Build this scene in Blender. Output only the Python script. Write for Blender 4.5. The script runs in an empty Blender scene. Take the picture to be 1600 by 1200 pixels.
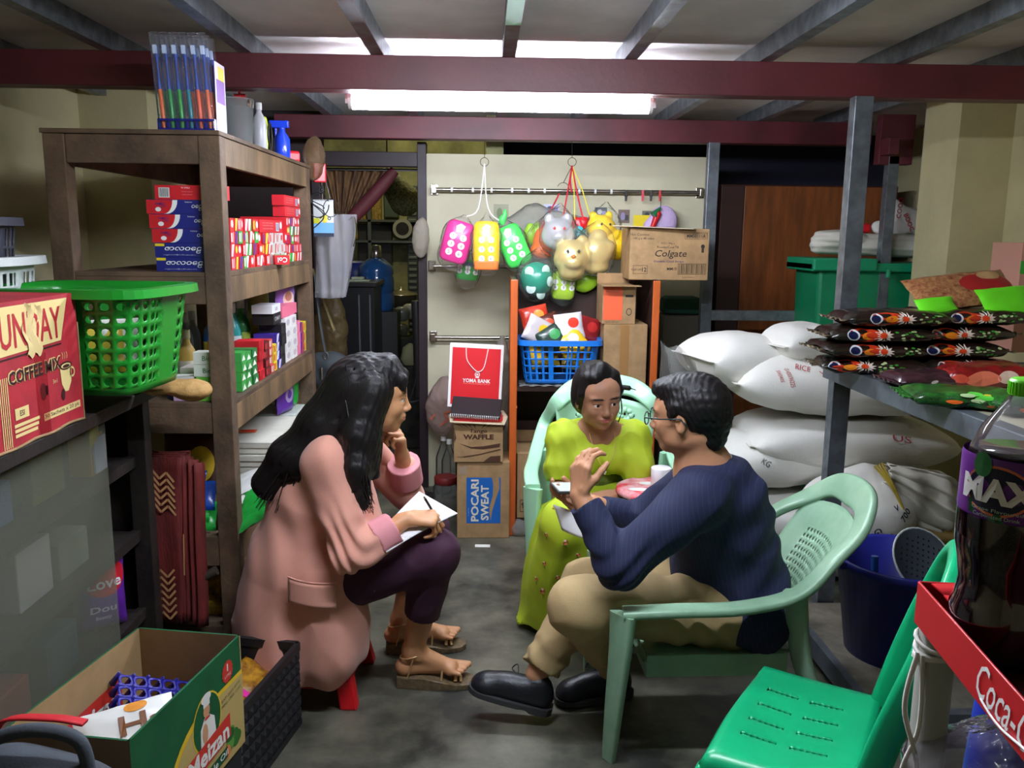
import bpy, bmesh, math, random
import numpy as np
from mathutils import Vector, Matrix, Euler
random.seed(7); RNG = np.random.default_rng(7)
SC = bpy.context.scene; COL = SC.collection
# ---------------------------------------------------------------- camera
FPX = 1330.0; YAW = math.radians(1.85); PITCH = math.radians(10.0); ROLL = math.radians(0.6)
CAM = np.array([0.0, 0.0, 1.5])
_f = np.array([math.sin(YAW)*math.cos(PITCH), math.cos(YAW)*math.cos(PITCH), -math.sin(PITCH)])
_r = np.array([math.cos(YAW), -math.sin(YAW), 0.0]); _u = np.cross(_r, _f)
_R = math.cos(ROLL)*_r + math.sin(ROLL)*_u; _U = -math.sin(ROLL)*_r + math.cos(ROLL)*_u
cam = bpy.data.objects.new('camera', bpy.data.cameras.new('camera')); COL.objects.link(cam)
cam.data.lens = FPX/1600*36; cam.data.sensor_width = 36; cam.data.clip_start = 0.05
cam.matrix_world = Matrix(((_R[0], _U[0], -_f[0], 0), (_R[1], _U[1], -_f[1], 0), (_R[2], _U[2], -_f[2], 1.5), (0, 0, 0, 1)))
SC.camera = cam
# ---------------------------------------------------------------- world, exposure
w = bpy.data.worlds.new('world'); SC.world = w; w.use_nodes = True
w.node_tree.nodes['Background'].inputs[0].default_value = (0.80, 0.86, 1.0, 1)
w.node_tree.nodes['Background'].inputs[1].default_value = 0.16
SC.view_settings.view_transform = 'Standard'; SC.view_settings.look = 'None'
SC.view_settings.exposure = 0.7; SC.view_settings.gamma = 1.0; SC.view_settings.use_curve_mapping = False
TUBE_MAIN = 84.0; TUBE_NEAR = 210.0; KITCHEN_BULB = 40.0     # lamp strengths, used in the lamp builders

def P(x, y, Y=None, z=None, X=None):
    """point of the place seen at photo pixel (x, y) on the plane Y=, z= or X="""
    d = _f + _R*(x-800)/FPX - _U*(y-600)/FPX
    t = Y/d[1] if Y is not None else ((z-1.5)/d[2] if z is not None else X/d[0])
    return Vector(CAM + t*d)
# ---------------------------------------------------------------- materials
def lin(c):
    return tuple((v/255/12.92 if v/255 <= 0.04045 else ((v/255+0.055)/1.055)**2.4) for v in c)
_mats = {}
def M(name, c=(128, 128, 128), rough=0.5, metal=0.0, noise=None, bump=None, spec=0.5, emit=None, coat=0.0, sheen=0.0, c2=None, trans=0.0, stretch=None, sss=0.0):
    if name in _mats: return _mats[name]
    m = bpy.data.materials.new(name); m.use_nodes = True; nt = m.node_tree; N = nt.nodes; L = nt.links
    b = N['Principled BSDF']; b.inputs['Base Color'].default_value = (*lin(c), 1); b.inputs['Roughness'].default_value = rough
    b.inputs['Metallic'].default_value = metal; b.inputs['Specular IOR Level'].default_value = spec
    if coat: b.inputs['Coat Weight'].default_value = coat; b.inputs['Coat Roughness'].default_value = 0.12
    if sheen: b.inputs['Sheen Weight'].default_value = sheen
    if trans: b.inputs['Transmission Weight'].default_value = trans
    if sss: b.inputs['Subsurface Weight'].default_value = sss; b.inputs['Subsurface Scale'].default_value = 0.01; b.inputs['Subsurface Radius'].default_value = (1, .35, .2)
    if emit: b.inputs['Emission Color'].default_value = (*lin(c), 1); b.inputs['Emission Strength'].default_value = emit
    tc = None
    def coords():
        nonlocal tc
        if tc is None:
            t = N.new('ShaderNodeTexCoord'); tc = t.outputs['Object']
            if stretch:
                mp = N.new('ShaderNodeMapping'); mp.inputs['Scale'].default_value = stretch; L.new(tc, mp.inputs[0]); tc = mp.outputs[0]
        return tc
    if noise:
        sc_, amt = noise[0], noise[1]
        n = N.new('ShaderNodeTexNoise'); n.inputs['Scale'].default_value = sc_; n.inputs['Detail'].default_value = 6; n.inputs['Roughness'].default_value = 0.62
        L.new(coords(), n.inputs['Vector'])
        r = N.new('ShaderNodeValToRGB'); a, bb = lin(c), lin(c2 if c2 else tuple(max(0, v*(1-amt)) for v in c))
        r.color_ramp.elements[0].position = 0.36; r.color_ramp.elements[1].position = 0.66
        r.color_ramp.elements[0].color = (*bb, 1); r.color_ramp.elements[1].color = (*a, 1)
        L.new(n.outputs['Fac'], r.inputs['Fac']); L.new(r.outputs['Color'], b.inputs['Base Color'])
    if bump:
        n = N.new('ShaderNodeTexNoise'); n.inputs['Scale'].default_value = bump[0]; n.inputs['Detail'].default_value = 4
        L.new(coords(), n.inputs['Vector'])
        bp = N.new('ShaderNodeBump'); bp.inputs['Strength'].default_value = bump[1]; bp.inputs['Distance'].default_value = bump[2] if len(bump) > 2 else 0.01
        L.new(n.outputs['Fac'], bp.inputs['Height']); L.new(bp.outputs['Normal'], b.inputs['Normal'])
    _mats[name] = m
    return m
def film(name, tint=(235, 238, 240), alpha=0.25, rough=0.12, wr=40, st=0.9, fr=0.16):
    """thin clear plastic: see-through with wrinkled glossy highlights"""
    if name in _mats: return _mats[name]
    m = bpy.data.materials.new(name); m.use_nodes = True; N = m.node_tree.nodes; L = m.node_tree.links
    for n in list(N): N.remove(n)
    o = N.new('ShaderNodeOutputMaterial'); mix = N.new('ShaderNodeMixShader'); t = N.new('ShaderNodeBsdfTransparent'); mix2 = N.new('ShaderNodeMixShader')
    g = N.new('ShaderNodeBsdfGlossy'); g.inputs['Roughness'].default_value = rough; d = N.new('ShaderNodeBsdfTranslucent'); d2 = N.new('ShaderNodeBsdfDiffuse'); ma = N.new('ShaderNodeMixShader')
    d.inputs[0].default_value = (*lin(tint), 1); d2.inputs[0].default_value = (*lin(tint), 1); ma.inputs[0].default_value = 0.5
    f = N.new('ShaderNodeLayerWeight'); f.inputs[0].default_value = fr
    tc = N.new('ShaderNodeTexCoord'); nz = N.new('ShaderNodeTexNoise'); nz.inputs['Scale'].default_value = wr; nz.inputs['Detail'].default_value = 3
    bp = N.new('ShaderNodeBump'); bp.inputs['Strength'].default_value = st; bp.inputs['Distance'].default_value = 0.012
    L.new(tc.outputs['Object'], nz.inputs['Vector']); L.new(nz.outputs['Fac'], bp.inputs['Height'])
    for q in (g, d2, f): L.new(bp.outputs['Normal'], q.inputs['Normal'])
    L.new(d.outputs[0], ma.inputs[1]); L.new(d2.outputs[0], ma.inputs[2])
    mix.inputs[0].default_value = alpha; L.new(t.outputs[0], mix.inputs[1]); L.new(ma.outputs[0], mix.inputs[2])
    L.new(f.outputs['Fresnel'], mix2.inputs[0]); L.new(mix.outputs[0], mix2.inputs[1]); L.new(g.outputs[0], mix2.inputs[2]); L.new(mix2.outputs[0], o.inputs[0])
    _mats[name] = m
    return m
def ink(c, rough=0.5):
    return M('ink_%d_%d_%d' % tuple(c), c, rough)
# ---------------------------------------------------------------- objects
def tag(o, label=None, cat=None, group=None, kind=None):
    if label: o['label'] = label
    if cat: o['category'] = cat
    if group: o['group'] = group
    if kind: o['kind'] = kind
    return o
def thing(name, label, cat, loc=(0, 0, 0), rz=0.0, group=None, rot=None):
    o = bpy.data.objects.new(name, None); COL.objects.link(o); o.empty_display_size = 0.05
    o.location = loc; o.rotation_euler = rot if rot else (0, 0, rz)
    return tag(o, label, cat, group)
def copy_tree(o, parent=None):
    c = o.copy(); COL.objects.link(c)
    if parent is not None: c.parent = parent
    for ch in [x for x in bpy.data.objects if x.parent == o]: copy_tree(ch, c)
    return c
def dup(o, loc, rz=None, label=None, group=None, rot=None, scale=None):
    c = copy_tree(o); c.location = loc
    if rz is not None: c.rotation_euler = (0, 0, rz)
    if rot is not None: c.rotation_euler = rot
    if label: c['label'] = label
    if group: c['group'] = group
    if scale: c.scale = scale
    return c
_font = {}
def text_mesh(s, bold=0.0, font=None, shear=0.0):
    k = (s, bold, font, shear)
    if k not in _font:
        cu = bpy.data.curves.new('t', 'FONT'); cu.body = s; cu.size = 1; cu.offset = bold; cu.resolution_u = 2; cu.align_x = 'CENTER'; cu.align_y = 'CENTER'; cu.shear = shear
        o = bpy.data.objects.new('t', cu); COL.objects.link(o)
        dg = bpy.context.evaluated_depsgraph_get(); dg.update()
        me = bpy.data.meshes.new_from_object(o.evaluated_get(dg))
        v = [(p.co.x, p.co.y) for p in me.vertices]; fs = [tuple(p.vertices) for p in me.polygons]
        COL.objects.unlink(o); bpy.data.objects.remove(o); bpy.data.meshes.remove(me); bpy.data.curves.remove(cu)
        if v:
            xs = [a[0] for a in v]; ys = [a[1] for a in v]; cx, cy = (min(xs)+max(xs))/2, (min(ys)+max(ys))/2
            wd, ht = max(xs)-min(xs), max(ys)-min(ys); v = [((a-cx)/wd, (b-cy)/ht) for a, b in v]
            _font[k] = (v, fs, wd/ht)
        else: _font[k] = ([], [], 1)
    return _font[k]
def frame(o, right, up):
    """matrix whose x = right, y = up, z = outward normal, at o"""
    r = Vector(right).normalized(); u = Vector(up); u = (u - r*u.dot(r)).normalized(); n = r.cross(u)
    return Matrix(((r.x, u.x, n.x, o[0]), (r.y, u.y, n.y, o[1]), (r.z, u.z, n.z, o[2]), (0, 0, 0, 1)))
def T(x=0, y=0, z=0, rx=0, ry=0, rz=0, s=1):
    return Matrix.Translation((x, y, z)) @ Euler((rx, ry, rz)).to_matrix().to_4x4() @ Matrix.Diagonal((*(s if hasattr(s, '__len__') else (s, s, s)), 1))
class MB:
    def __init__(self): self.v = []; self.f = []; self.m = []; self.mats = []; self.sm = []
    def mi(self, m):
        if m not in self.mats: self.mats.append(m)
        return self.mats.index(m)
    def add(self, vs, fs, m, X=None, smooth=False):
        b = len(self.v); i = self.mi(m)
        for p in vs:
            p = Vector(p)
            self.v.append(tuple(X @ p if X is not None else p))
        for f in fs: self.f.append(tuple(b+k for k in f)); self.m.append(i); self.sm.append(smooth)
        return self
    def box(self, x0, x1, y0, y1, z0, z1, m, X=None, faces=None):
        vs = [(x0, y0, z0), (x1, y0, z0), (x1, y1, z0), (x0, y1, z0), (x0, y0, z1), (x1, y0, z1), (x1, y1, z1), (x0, y1, z1)]
        fs = {'bot': (0, 3, 2, 1), 'top': (4, 5, 6, 7), 'front': (0, 1, 5, 4), 'right': (1, 2, 6, 5), 'back': (2, 3, 7, 6), 'left': (3, 0, 4, 7)}
        if isinstance(m, dict):
            for k, f in fs.items():
                mm = m.get(k, m.get('all'))
                if mm: self.add(vs, [f], mm, X)
        else: self.add(vs, [f for k, f in fs.items() if not faces or k in faces], m, X)
        return self
    def cyl(self, a, b, ra, rb, m, n=16, caps=True, X=None, smooth=True):
        a, b = Vector(a), Vector(b); d = (b-a).normalized(); t = Vector((0, 0, 1)) if abs(d.z) < 0.9 else Vector((1, 0, 0)); u = d.cross(t).normalized(); w_ = d.cross(u)
        vs = []; 
        for c, r in ((a, ra), (b, rb)):
            for i in range(n): th = 2*math.pi*i/n; vs.append(c + (u*math.cos(th) + w_*math.sin(th))*r)
        self.add(vs, [(i, i+n, (i+1) % n+n, (i+1) % n) for i in range(n)], m, X, smooth)
        if caps: self.add(vs, [tuple(range(n)), tuple(range(2*n-1, n-1, -1))], m, X)
        return self
    def lathe(self, pr, m, n=24, X=None, smooth=True, cap=True, sx=1, sy=1):
        vs = []
        for r, z in pr:
            for i in range(n): th = 2*math.pi*i/n; vs.append((r*math.cos(th)*sx, r*math.sin(th)*sy, z))
        fs = [(j*n+i, j*n+(i+1) % n, (j+1)*n+(i+1) % n, (j+1)*n+i) for j in range(len(pr)-1) for i in range(n)]
        self.add(vs, fs, m, X, smooth)
        if cap:
            k = (len(pr)-1)*n
            self.add(vs, [tuple(range(n-1, -1, -1)), tuple(range(k, k+n))], m, X)
        return self
    def tube(self, pts, r, m, n=8, closed=False, X=None, flat=None, up=None, caps=True, smooth=True):
        """sweep along pts; r number or list; flat=(w,t) gives a rounded rectangle section"""
        P_ = [Vector(p) for p in pts]; k = len(P_); vs = []; u = None
        for i, p in enumerate(P_):
            d = (P_[(i+1) % k]-P_[i-1]) if closed else (P_[min(i+1, k-1)]-P_[max(i-1, 0)])
            if d.length < 1e-9: d = Vector((0, 0, 1))
            d.normalize()
            if up is not None:
                uu = Vector(up[i] if hasattr(up[0], '__len__') or isinstance(up[0], Vector) else up); u = (uu - d*uu.dot(d)).normalized()
            elif u is None:
                t = Vector((0, 0, 1)) if abs(d.z) < 0.9 else Vector((1, 0, 0)); u = (t - d*t.dot(d)).normalized()
            else: u = (u - d*u.dot(d)).normalized()
            w_ = d.cross(u); rr = r[i] if hasattr(r, '__len__') else r
            for q in range(n):
                th = 2*math.pi*(q+0.5)/n
                if flat:
                    fw, ft = (flat[i] if hasattr(flat[0], '__len__') else flat); c, s = math.cos(th), math.sin(th); e = 0.45
                    a = math.copysign(abs(c)**e, c)*fw/2; b = math.copysign(abs(s)**e, s)*ft/2
                    vs.append(p + w_*a + u*b)
                else: vs.append(p + (u*math.cos(th) + w_*math.sin(th))*rr)
        R_ = range(k if closed else k-1)
        fs = [(i*n+q, i*n+(q+1) % n, ((i+1) % k)*n+(q+1) % n, ((i+1) % k)*n+q) for i in R_ for q in range(n)]
        self.add(vs, fs, m, X, smooth)
        if caps and not closed: self.add(vs, [tuple(range(n-1, -1, -1)), tuple(range((k-1)*n, k*n))], m, X)
        return self
    def grid(self, fn, nu, nv, m, X=None, closed_u=False, smooth=True, keep=None, mfn=None):
        vs = [fn(i/(nu if closed_u else nu-1), j/(nv-1)) for j in range(nv) for i in range(nu)]
        for j in range(nv-1):
            for i in range(nu if closed_u else nu-1):
                if keep and not keep(i, j): continue
        fs = [(j*nu+i, j*nu+(i+1) % nu, (j+1)*nu+(i+1) % nu, (j+1)*nu+i) for j in range(nv-1) for i in range(nu if closed_u else nu-1) if not keep or keep(i, j)]
        if mfn:
            b = len(self.v)
            for p in vs: self.v.append(tuple(X @ Vector(p) if X is not None else p))
            for f in fs:
                j, i = divmod(f[0], nu); self.f.append(tuple(b+q for q in f)); self.m.append(self.mi(mfn(i, j))); self.sm.append(smooth)
        else: self.add(vs, fs, m, X, smooth)
        return self
    def poly(self, pts, F, m, lift=0.0006, thick=0):
        """flat 2D polygon on frame F"""
        self.add([(x, y, lift) for x, y in pts], [tuple(range(len(pts)))], m, F); return self
    def disc(self, x, y, rx, ry, F, m, n=20, lift=0.0006):
        return self.poly([(x+rx*math.cos(2*math.pi*i/n), y+ry*math.sin(2*math.pi*i/n)) for i in range(n)], F, m, lift)
    def rect(self, x0, x1, y0, y1, F, m, lift=0.0006): return self.poly([(x0, y0), (x1, y0), (x1, y1), (x0, y1)], F, m, lift)
    def ring(self, x, y, r, w_, F, m, n=24, lift=0.0006, sy=1.0):
        vs = [(x+q*math.cos(2*math.pi*i/n), y+q*sy*math.sin(2*math.pi*i/n), lift) for i in range(n) for q in (r-w_, r)]
        self.add(vs, [(2*i, 2*i+1, (2*i+3) % (2*n), (2*i+2) % (2*n)) for i in range(n)], m, F); return self
    def line(self, pts, w_, F, m, lift=0.0006):
        for a, b in zip(pts, pts[1:]):
            d = Vector((b[0]-a[0], b[1]-a[1])); 
            if d.length < 1e-9: continue
            n_ = Vector((-d.y, d.x)).normalized()*w_/2
            self.poly([(a[0]-n_.x, a[1]-n_.y), (b[0]-n_.x, b[1]-n_.y), (b[0]+n_.x, b[1]+n_.y), (a[0]+n_.x, a[1]+n_.y)], F, m, lift)
        return self
    def text(self, s, x, y, h, F, m, w_=None, bold=0.0, rot=0.0, lift=0.0008, shear=0.0, fn=None):
        v, fs, asp = text_mesh(s, bold, None, shear)
        if w_ is None: w_ = h*asp
        c, sn = math.cos(rot), math.sin(rot)
        pts = [(x + a*w_*c - b*h*sn, y + a*w_*sn + b*h*c, lift) for a, b in v]
        if fn: pts = [fn(*p) for p in pts]; self.add(pts, fs, m)
        else: self.add(pts, fs, m, F)
        return self
    def build(self, name, parent=None, loc=None, bevel=0, solid=0, sub=0, rz=None, rot=None, weld=False, so=-1):
        me = bpy.data.meshes.new(name); me.from_pydata(self.v, [], self.f)
        for m in self.mats: me.materials.append(m)
        me.polygons.foreach_set('material_index', self.m); me.polygons.foreach_set('use_smooth', self.sm)
        if weld:
            b = bmesh.new(); b.from_mesh(me); bmesh.ops.remove_doubles(b, verts=b.verts, dist=1e-5); b.to_mesh(me); b.free()
        me.validate(); me.update()
        o = bpy.data.objects.new(name, me); COL.objects.link(o)
        if parent is not None: o.parent = parent
        if loc is not None: o.location = loc
        if rz is not None: o.rotation_euler = (0, 0, rz)
        if rot is not None: o.rotation_euler = rot
        if solid: s = o.modifiers.new('solid', 'SOLIDIFY'); s.thickness = solid; s.offset = so
        if sub: s = o.modifiers.new('sub', 'SUBSURF'); s.levels = s.render_levels = sub
        if bevel: s = o.modifiers.new('bevel', 'BEVEL'); s.width = bevel; s.segments = 2; s.limit_method = 'ANGLE'; s.angle_limit = 0.7; s.use_clamp_overlap = True
        return o
# ---------------------------------------------------------------- signed-distance modelling
class SDF:
    def __init__(self, lo, hi, h):
        self.h = h; self.lo = np.array(lo, float); self.n = np.ceil((np.array(hi)-self.lo)/h).astype(int)+1
        self.D = np.full(self.n, 0.5, np.float32); self.ax = [(self.lo[i]+h*np.arange(self.n[i])).astype(np.float32) for i in range(3)]
    def _blk(self, lo, hi, pad):
        s = []
        for i in range(3):
            a = max(0, int(math.floor((lo[i]-pad-self.lo[i])/self.h))); b = min(self.n[i], int(math.ceil((hi[i]+pad-self.lo[i])/self.h))+1)
            if a >= b: return None
            s.append(slice(a, b))
        x = self.ax[0][s[0]][:, None, None]; y = self.ax[1][s[1]][None, :, None]; z = self.ax[2][s[2]][None, None, :]
        return tuple(s), x, y, z
    def _put(self, s, d, k, mode):
        A = self.D[s]
        if mode == 'add':
            r = np.minimum(A, d)
            if k > 0: h = np.maximum(k-np.abs(A-d), 0)/k; r = r - h*h*k*0.25
        else:
            d = -d; r = np.maximum(A, d)
            if k > 0: h = np.maximum(k-np.abs(A-d), 0)/k; r = r + h*h*k*0.25
        self.D[s] = r
    def cone(self, a, b, ra, rb=None, k=0.015, mode='add', sq=None):
        """round cone from a to b; sq=(axis vector, factor) flattens along an axis"""
        rb = ra if rb is None else rb; a = np.array(a, float); b = np.array(b, float); r = max(ra, rb); pad = k+3*self.h
        B = self._blk(np.minimum(a, b)-r, np.maximum(a, b)+r, pad)
        if B is None: return self
        s, x, y, z = B; ab = b-a; L = max(float(ab@ab), 1e-12)
        px, py, pz = x-a[0], y-a[1], z-a[2]
        t = np.clip((px*ab[0]+py*ab[1]+pz*ab[2])/L, 0, 1)
        qx, qy, qz = px-t*ab[0], py-t*ab[1], pz-t*ab[2]
        d2 = qx*qx+qy*qy+qz*qz
        if sq is not None:
            n_ = np.array(sq[0], float); n_ /= np.linalg.norm(n_); dn = qx*n_[0]+qy*n_[1]+qz*n_[2]; d2 = d2 + dn*dn*(1/(sq[1]**2)-1)
            d = (np.sqrt(np.maximum(d2, 0)) - (ra+(rb-ra)*t))*min(1, sq[1]*1.3)
        else: d = np.sqrt(d2) - (ra+(rb-ra)*t)
        self._put(s, d, k, mode); return self
    def chain(self, pts, rs, k=0.015, **kw):
        for i in range(len(pts)-1): self.cone(pts[i], pts[i+1], rs[i], rs[i+1], k, **kw)
        return self
    def ell(self, c, r, k=0.015, R=None, mode='add'):
        c = np.array(c, float); r = np.array(r, float); m = r.max(); pad = k+3*self.h
        if R is None: B = self._blk(c-r, c+r, pad)
        else:
            Rm = np.array(R)[:3, :3]; e = np.sqrt(((Rm*r)**2).sum(1)); B = self._blk(c-e, c+e, pad)
        if B is None: return self
        s, x, y, z = B; px, py, pz = x-c[0], y-c[1], z-c[2]
        if R is not None:
            px, py, pz = (px*Rm[0, 0]+py*Rm[1, 0]+pz*Rm[2, 0], px*Rm[0, 1]+py*Rm[1, 1]+pz*Rm[2, 1], px*Rm[0, 2]+py*Rm[1, 2]+pz*Rm[2, 2])
        k0 = np.sqrt((px/r[0])**2+(py/r[1])**2+(pz/r[2])**2); k1 = np.sqrt((px/r[0]**2)**2+(py/r[1]**2)**2+(pz/r[2]**2)**2)+1e-9
        self._put(s, k0*(k0-1)/k1, k, mode); return self
    def plane(self, o, n, k=0.0, lo=None, hi=None):
        """keep the side the normal n points away from"""
        o = np.array(o, float); n = np.array(n, float); n /= np.linalg.norm(n)
        B = self._blk(lo if lo is not None else self.lo, hi if hi is not None else self.lo+self.h*self.n, 0)
        s, x, y, z = B; d = (x-o[0])*n[0]+(y-o[1])*n[1]+(z-o[2])*n[2]
        self._put(s, -d, k, 'cut'); return self
    def disp(self, fn):
        """add displacement fn(x,y,z) near the surface"""
        x, y, z = self.ax[0][:, None, None], self.ax[1][None, :, None], self.ax[2][None, None, :]
        idx = np.nonzero(np.abs(self.D) < 0.03)
        self.D[idx] += fn(self.ax[0][idx[0]], self.ax[1][idx[1]], self.ax[2][idx[2]]).astype(np.float32); return self
    def mesh(self):
        D = self.D; n = D.shape; S = D < 0; V = []; ID = []; Q = []
        st = (n[1]*n[2], n[2], 1)
        for a in range(3):
            sl0 = [slice(None)]*3; sl1 = [slice(None)]*3; sl0[a] = slice(0, -1); sl1[a] = slice(1, None)
            s0, s1 = S[tuple(sl0)], S[tuple(sl1)]; I = np.argwhere(s0 != s1)
            b, c = (a+1) % 3, (a+2) % 3
            I = I[(I[:, b] > 0) & (I[:, c] > 0) & (I[:, b] < n[b]-1) & (I[:, c] < n[c]-1)]
            if len(I) == 0: continue
            J = I.copy(); J[:, a] += 1
            d0 = D[tuple(I.T)].astype(float); d1 = D[tuple(J.T)].astype(float); t = d0/(d0-d1)
            p = I.astype(float); p[:, a] += t
            base = I[:, 0]*st[0]+I[:, 1]*st[1]+I[:, 2]
            cs = [base-st[b]-st[c], base-st[c], base, base-st[b]]
            for q in cs: ID.append(q); V.append(p)
            fl = d0 < 0
            q = np.stack(cs, 1); q[~fl] = q[~fl][:, ::-1]; Q.append(q)
        ID = np.concatenate(ID); V = np.concatenate(V); Q = np.concatenate(Q)
        u, inv = np.unique(ID, return_inverse=True); cnt = np.bincount(inv)
        W = np.stack([np.bincount(inv, V[:, i])/cnt for i in range(3)], 1)*self.h+self.lo
        return W, np.searchsorted(u, Q)
    def build(self, name, mats, parent=None, color=None, mfn=None, smooth_it=0):
        W, Q = self.mesh()
        o = np_obj(name, W, Q, mats, parent)
        if smooth_it: s = o.modifiers.new('smooth', 'SMOOTH'); s.iterations = smooth_it; s.factor = 0.5
        if mfn is not None:
            c = W[Q].mean(1); o.data.polygons.foreach_set('material_index', mfn(c).astype(np.int32))
        if color is not None:
            at = o.data.color_attributes.new('Col', 'FLOAT_COLOR', 'POINT'); cc = np.ones((len(W), 4), np.float32); cc[:, :3] = color(W); at.data.foreach_set('color', cc.ravel())
        return o
def np_obj(name, W, Q, mats, parent=None, smooth=True):
    me = bpy.data.meshes.new(name); W = np.asarray(W, np.float32); Q = np.asarray(Q, np.int32); k = Q.shape[1]
    me.vertices.add(len(W)); me.vertices.foreach_set('co', W.ravel()); me.loops.add(Q.size); me.loops.foreach_set('vertex_index', Q.ravel())
    me.polygons.add(len(Q)); me.polygons.foreach_set('loop_start', np.arange(0, Q.size, k, dtype=np.int32)); me.polygons.foreach_set('loop_total', np.full(len(Q), k, np.int32))
    me.polygons.foreach_set('use_smooth', np.full(len(Q), smooth)); me.update(calc_edges=True); me.validate()
    for m in (mats if isinstance(mats, (list, tuple)) else [mats]): me.materials.append(m)
    o = bpy.data.objects.new(name, me); COL.objects.link(o)
    if parent is not None: o.parent = parent
    return o
def wob(x, y, z, s=1.0, seed=0):
    """cheap smooth noise in -1..1 for numpy arrays or floats"""
    sn = np.sin; a = seed*1.7
    return (sn(x*s*1.0+1.3*sn(y*s*1.3+a)+a)+sn(y*s*1.1+1.7*sn(z*s*0.9+a*2)+2+a)+sn(z*s*1.2+1.1*sn(x*s*1.4+a*3)+4+a))/3
def spline(pts, n=8, closed=False):
    P_ = [Vector(p) for p in pts]; k = len(P_); out = []
    for i in range(k if closed else k-1):
        p0, p1, p2, p3 = (P_[(i-1) % k], P_[i], P_[(i+1) % k], P_[(i+2) % k]) if closed else (P_[max(i-1, 0)], P_[i], P_[i+1], P_[min(i+2, k-1)])
        for j in range(n):
            t = j/n; out.append(0.5*((2*p1)+(p2-p0)*t+(2*p0-5*p1+4*p2-p3)*t*t+(3*p1-p0-3*p2+p3)*t**3))
    if not closed: out.append(P_[-1])
    return out
def perforated(mb, fn, us, vs, m, hole, nh=8, closed=False, solid_cells=None):
    """sheet fn(u,v) split into cells; hole(i,j) -> hole size 0..1 or 0 (solid cell)"""
    for j in range(len(vs)-1):
        for i in range(len(us)-1):
            u0, u1, v0, v1 = us[i], us[i+1], vs[j], vs[j+1]; s = hole(i, j)
            if not s: mb.add([fn(u0, v0), fn(u1, v0), fn(u1, v1), fn(u0, v1)], [(0, 1, 2, 3)], m, smooth=True); continue
            oc = [(-1, -1), (0, -1), (1, -1), (1, 0), (1, 1), (0, 1), (-1, 1), (-1, 0)]; e = 1.0 if nh == 4 else 0.72
            ic = [(-e, -e), (0, -1), (e, -e), (1, 0), (e, e), (0, 1), (-e, e), (-1, 0)]
            su, sv = (s if hasattr(s, '__len__') else (s, s))
            g = lambda a, b, q: fn((u0+u1)/2+(u1-u0)/2*a*(su if q else 1), (v0+v1)/2+(v1-v0)/2*b*(sv if q else 1))
            pts = [g(a, b, False) for a, b in oc]+[g(a, b, True) for a, b in ic]
            mb.add(pts, [(k, (k+1) % 8, (k+1) % 8+8, k+8) for k in range(8)], m, smooth=True)
UP = Vector((0, 0, 1))
# ================================================================ setting
m_wall = M('wall_paint', (206, 196, 150), 0.85, noise=(1.6, 0.12), bump=(30, 0.15))
m_wall2 = M('panel_paint', (208, 202, 172), 0.6, noise=(1.3, 0.10), bump=(14, 0.06))
m_floor = M('floor_concrete', (112, 110, 94), 0.42, noise=(3.4, 0.42), bump=(22, 0.18), c2=(40, 41, 36))
m_ceil = M('ceiling_board', (226, 218, 216), 0.8, noise=(1.2, 0.18))
m_beam = M('beam_oxide', (100, 38, 43), 0.45, noise=(2.0, 0.25), bump=(40, 0.1))
m_beam2 = M('beam_oxide_dark', (100, 36, 46), 0.5, noise=(3.0, 0.3))
m_galv = M('galvanised_steel', (150, 158, 166), 0.42, 0.75, noise=(18, 0.25), bump=(60, 0.08))
m_galvd = M('galvanised_painted', (108, 114, 120), 0.5, 0.3, noise=(14, 0.25))
m_dark = M('near_black_brown', (34, 26, 28), 0.7)  # plain near-black brown for cords, print and small dark parts
def struct(name, mb, **k): return tag(mb.build(name, **k), kind='structure')
struct('floor', MB().box(-3.2, 3.6, -2.5, 5.0, -0.08, 0.0, m_floor))
struct('floor_kitchen', MB().box(-2.6, 3.6, 5.0, 9.2, -0.08, 0.0, m_floor))
struct('ceiling', MB().box(-3.2, 3.6, -2.5, 6.4, 2.165, 2.2, m_ceil))
struct('wall_left', MB().box(-2.0, -1.86, -2.5, 4.1, 0, 2.165, m_wall).box(-2.0, -1.55, 4.1, 5.02, 0, 2.165, m_wall))
struct('wall_right', MB().box(2.375, 2.52, -2.5, 3.9, 0, 2.165, m_wall).box(2.126, 2.52, 3.9, 4.22, 0, 2.165, m_wall).box(2.66, 2.8, 4.22, 6.3, 0, 2.165, m_wall))
struct('wall_behind', MB().box(-3.2, 3.6, -2.6, -2.5, 0, 3.2, m_wall))
struct('wall_back', MB().box(-0.335, 1.27, 4.95, 5.05, 0, 1.94, m_wall2))
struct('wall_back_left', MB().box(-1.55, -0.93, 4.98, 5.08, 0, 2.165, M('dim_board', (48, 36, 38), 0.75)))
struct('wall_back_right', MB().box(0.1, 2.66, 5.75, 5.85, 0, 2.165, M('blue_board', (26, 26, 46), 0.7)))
struct('trim_1', MB().box(-2.0, 2.5, 3.08, 3.13, 1.985, 2.10, m_beam).box(-2.0, 2.5, 3.13, 3.17, 2.085, 2.10, m_beam).box(-2.0, 2.5, 3.13, 3.17, 1.985, 1.995, m_beam), bevel=0.003)
struct('trim_2', MB().box(-1.1, 2.05, 4.62, 4.66, 1.985, 2.10, m_beam2).box(-1.1, 2.05, 4.66, 4.72, 1.985, 1.995, m_beam2), bevel=0.003)
struct('trim_3', MB().box(1.95, 2.12, 4.3, 4.36, 1.86, 2.1, m_beam2).box(1.95, 2.0, 4.2, 4.3, 1.9, 1.98, m_beam2), bevel=0.003)
struct('trim_4', MB().box(-1.86, -1.74, 2.62, 2.7, 1.93, 2.1, m_beam2).box(-1.74, -1.70, 2.64, 2.68, 1.93, 1.97, m_beam2), bevel=0.004)
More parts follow.
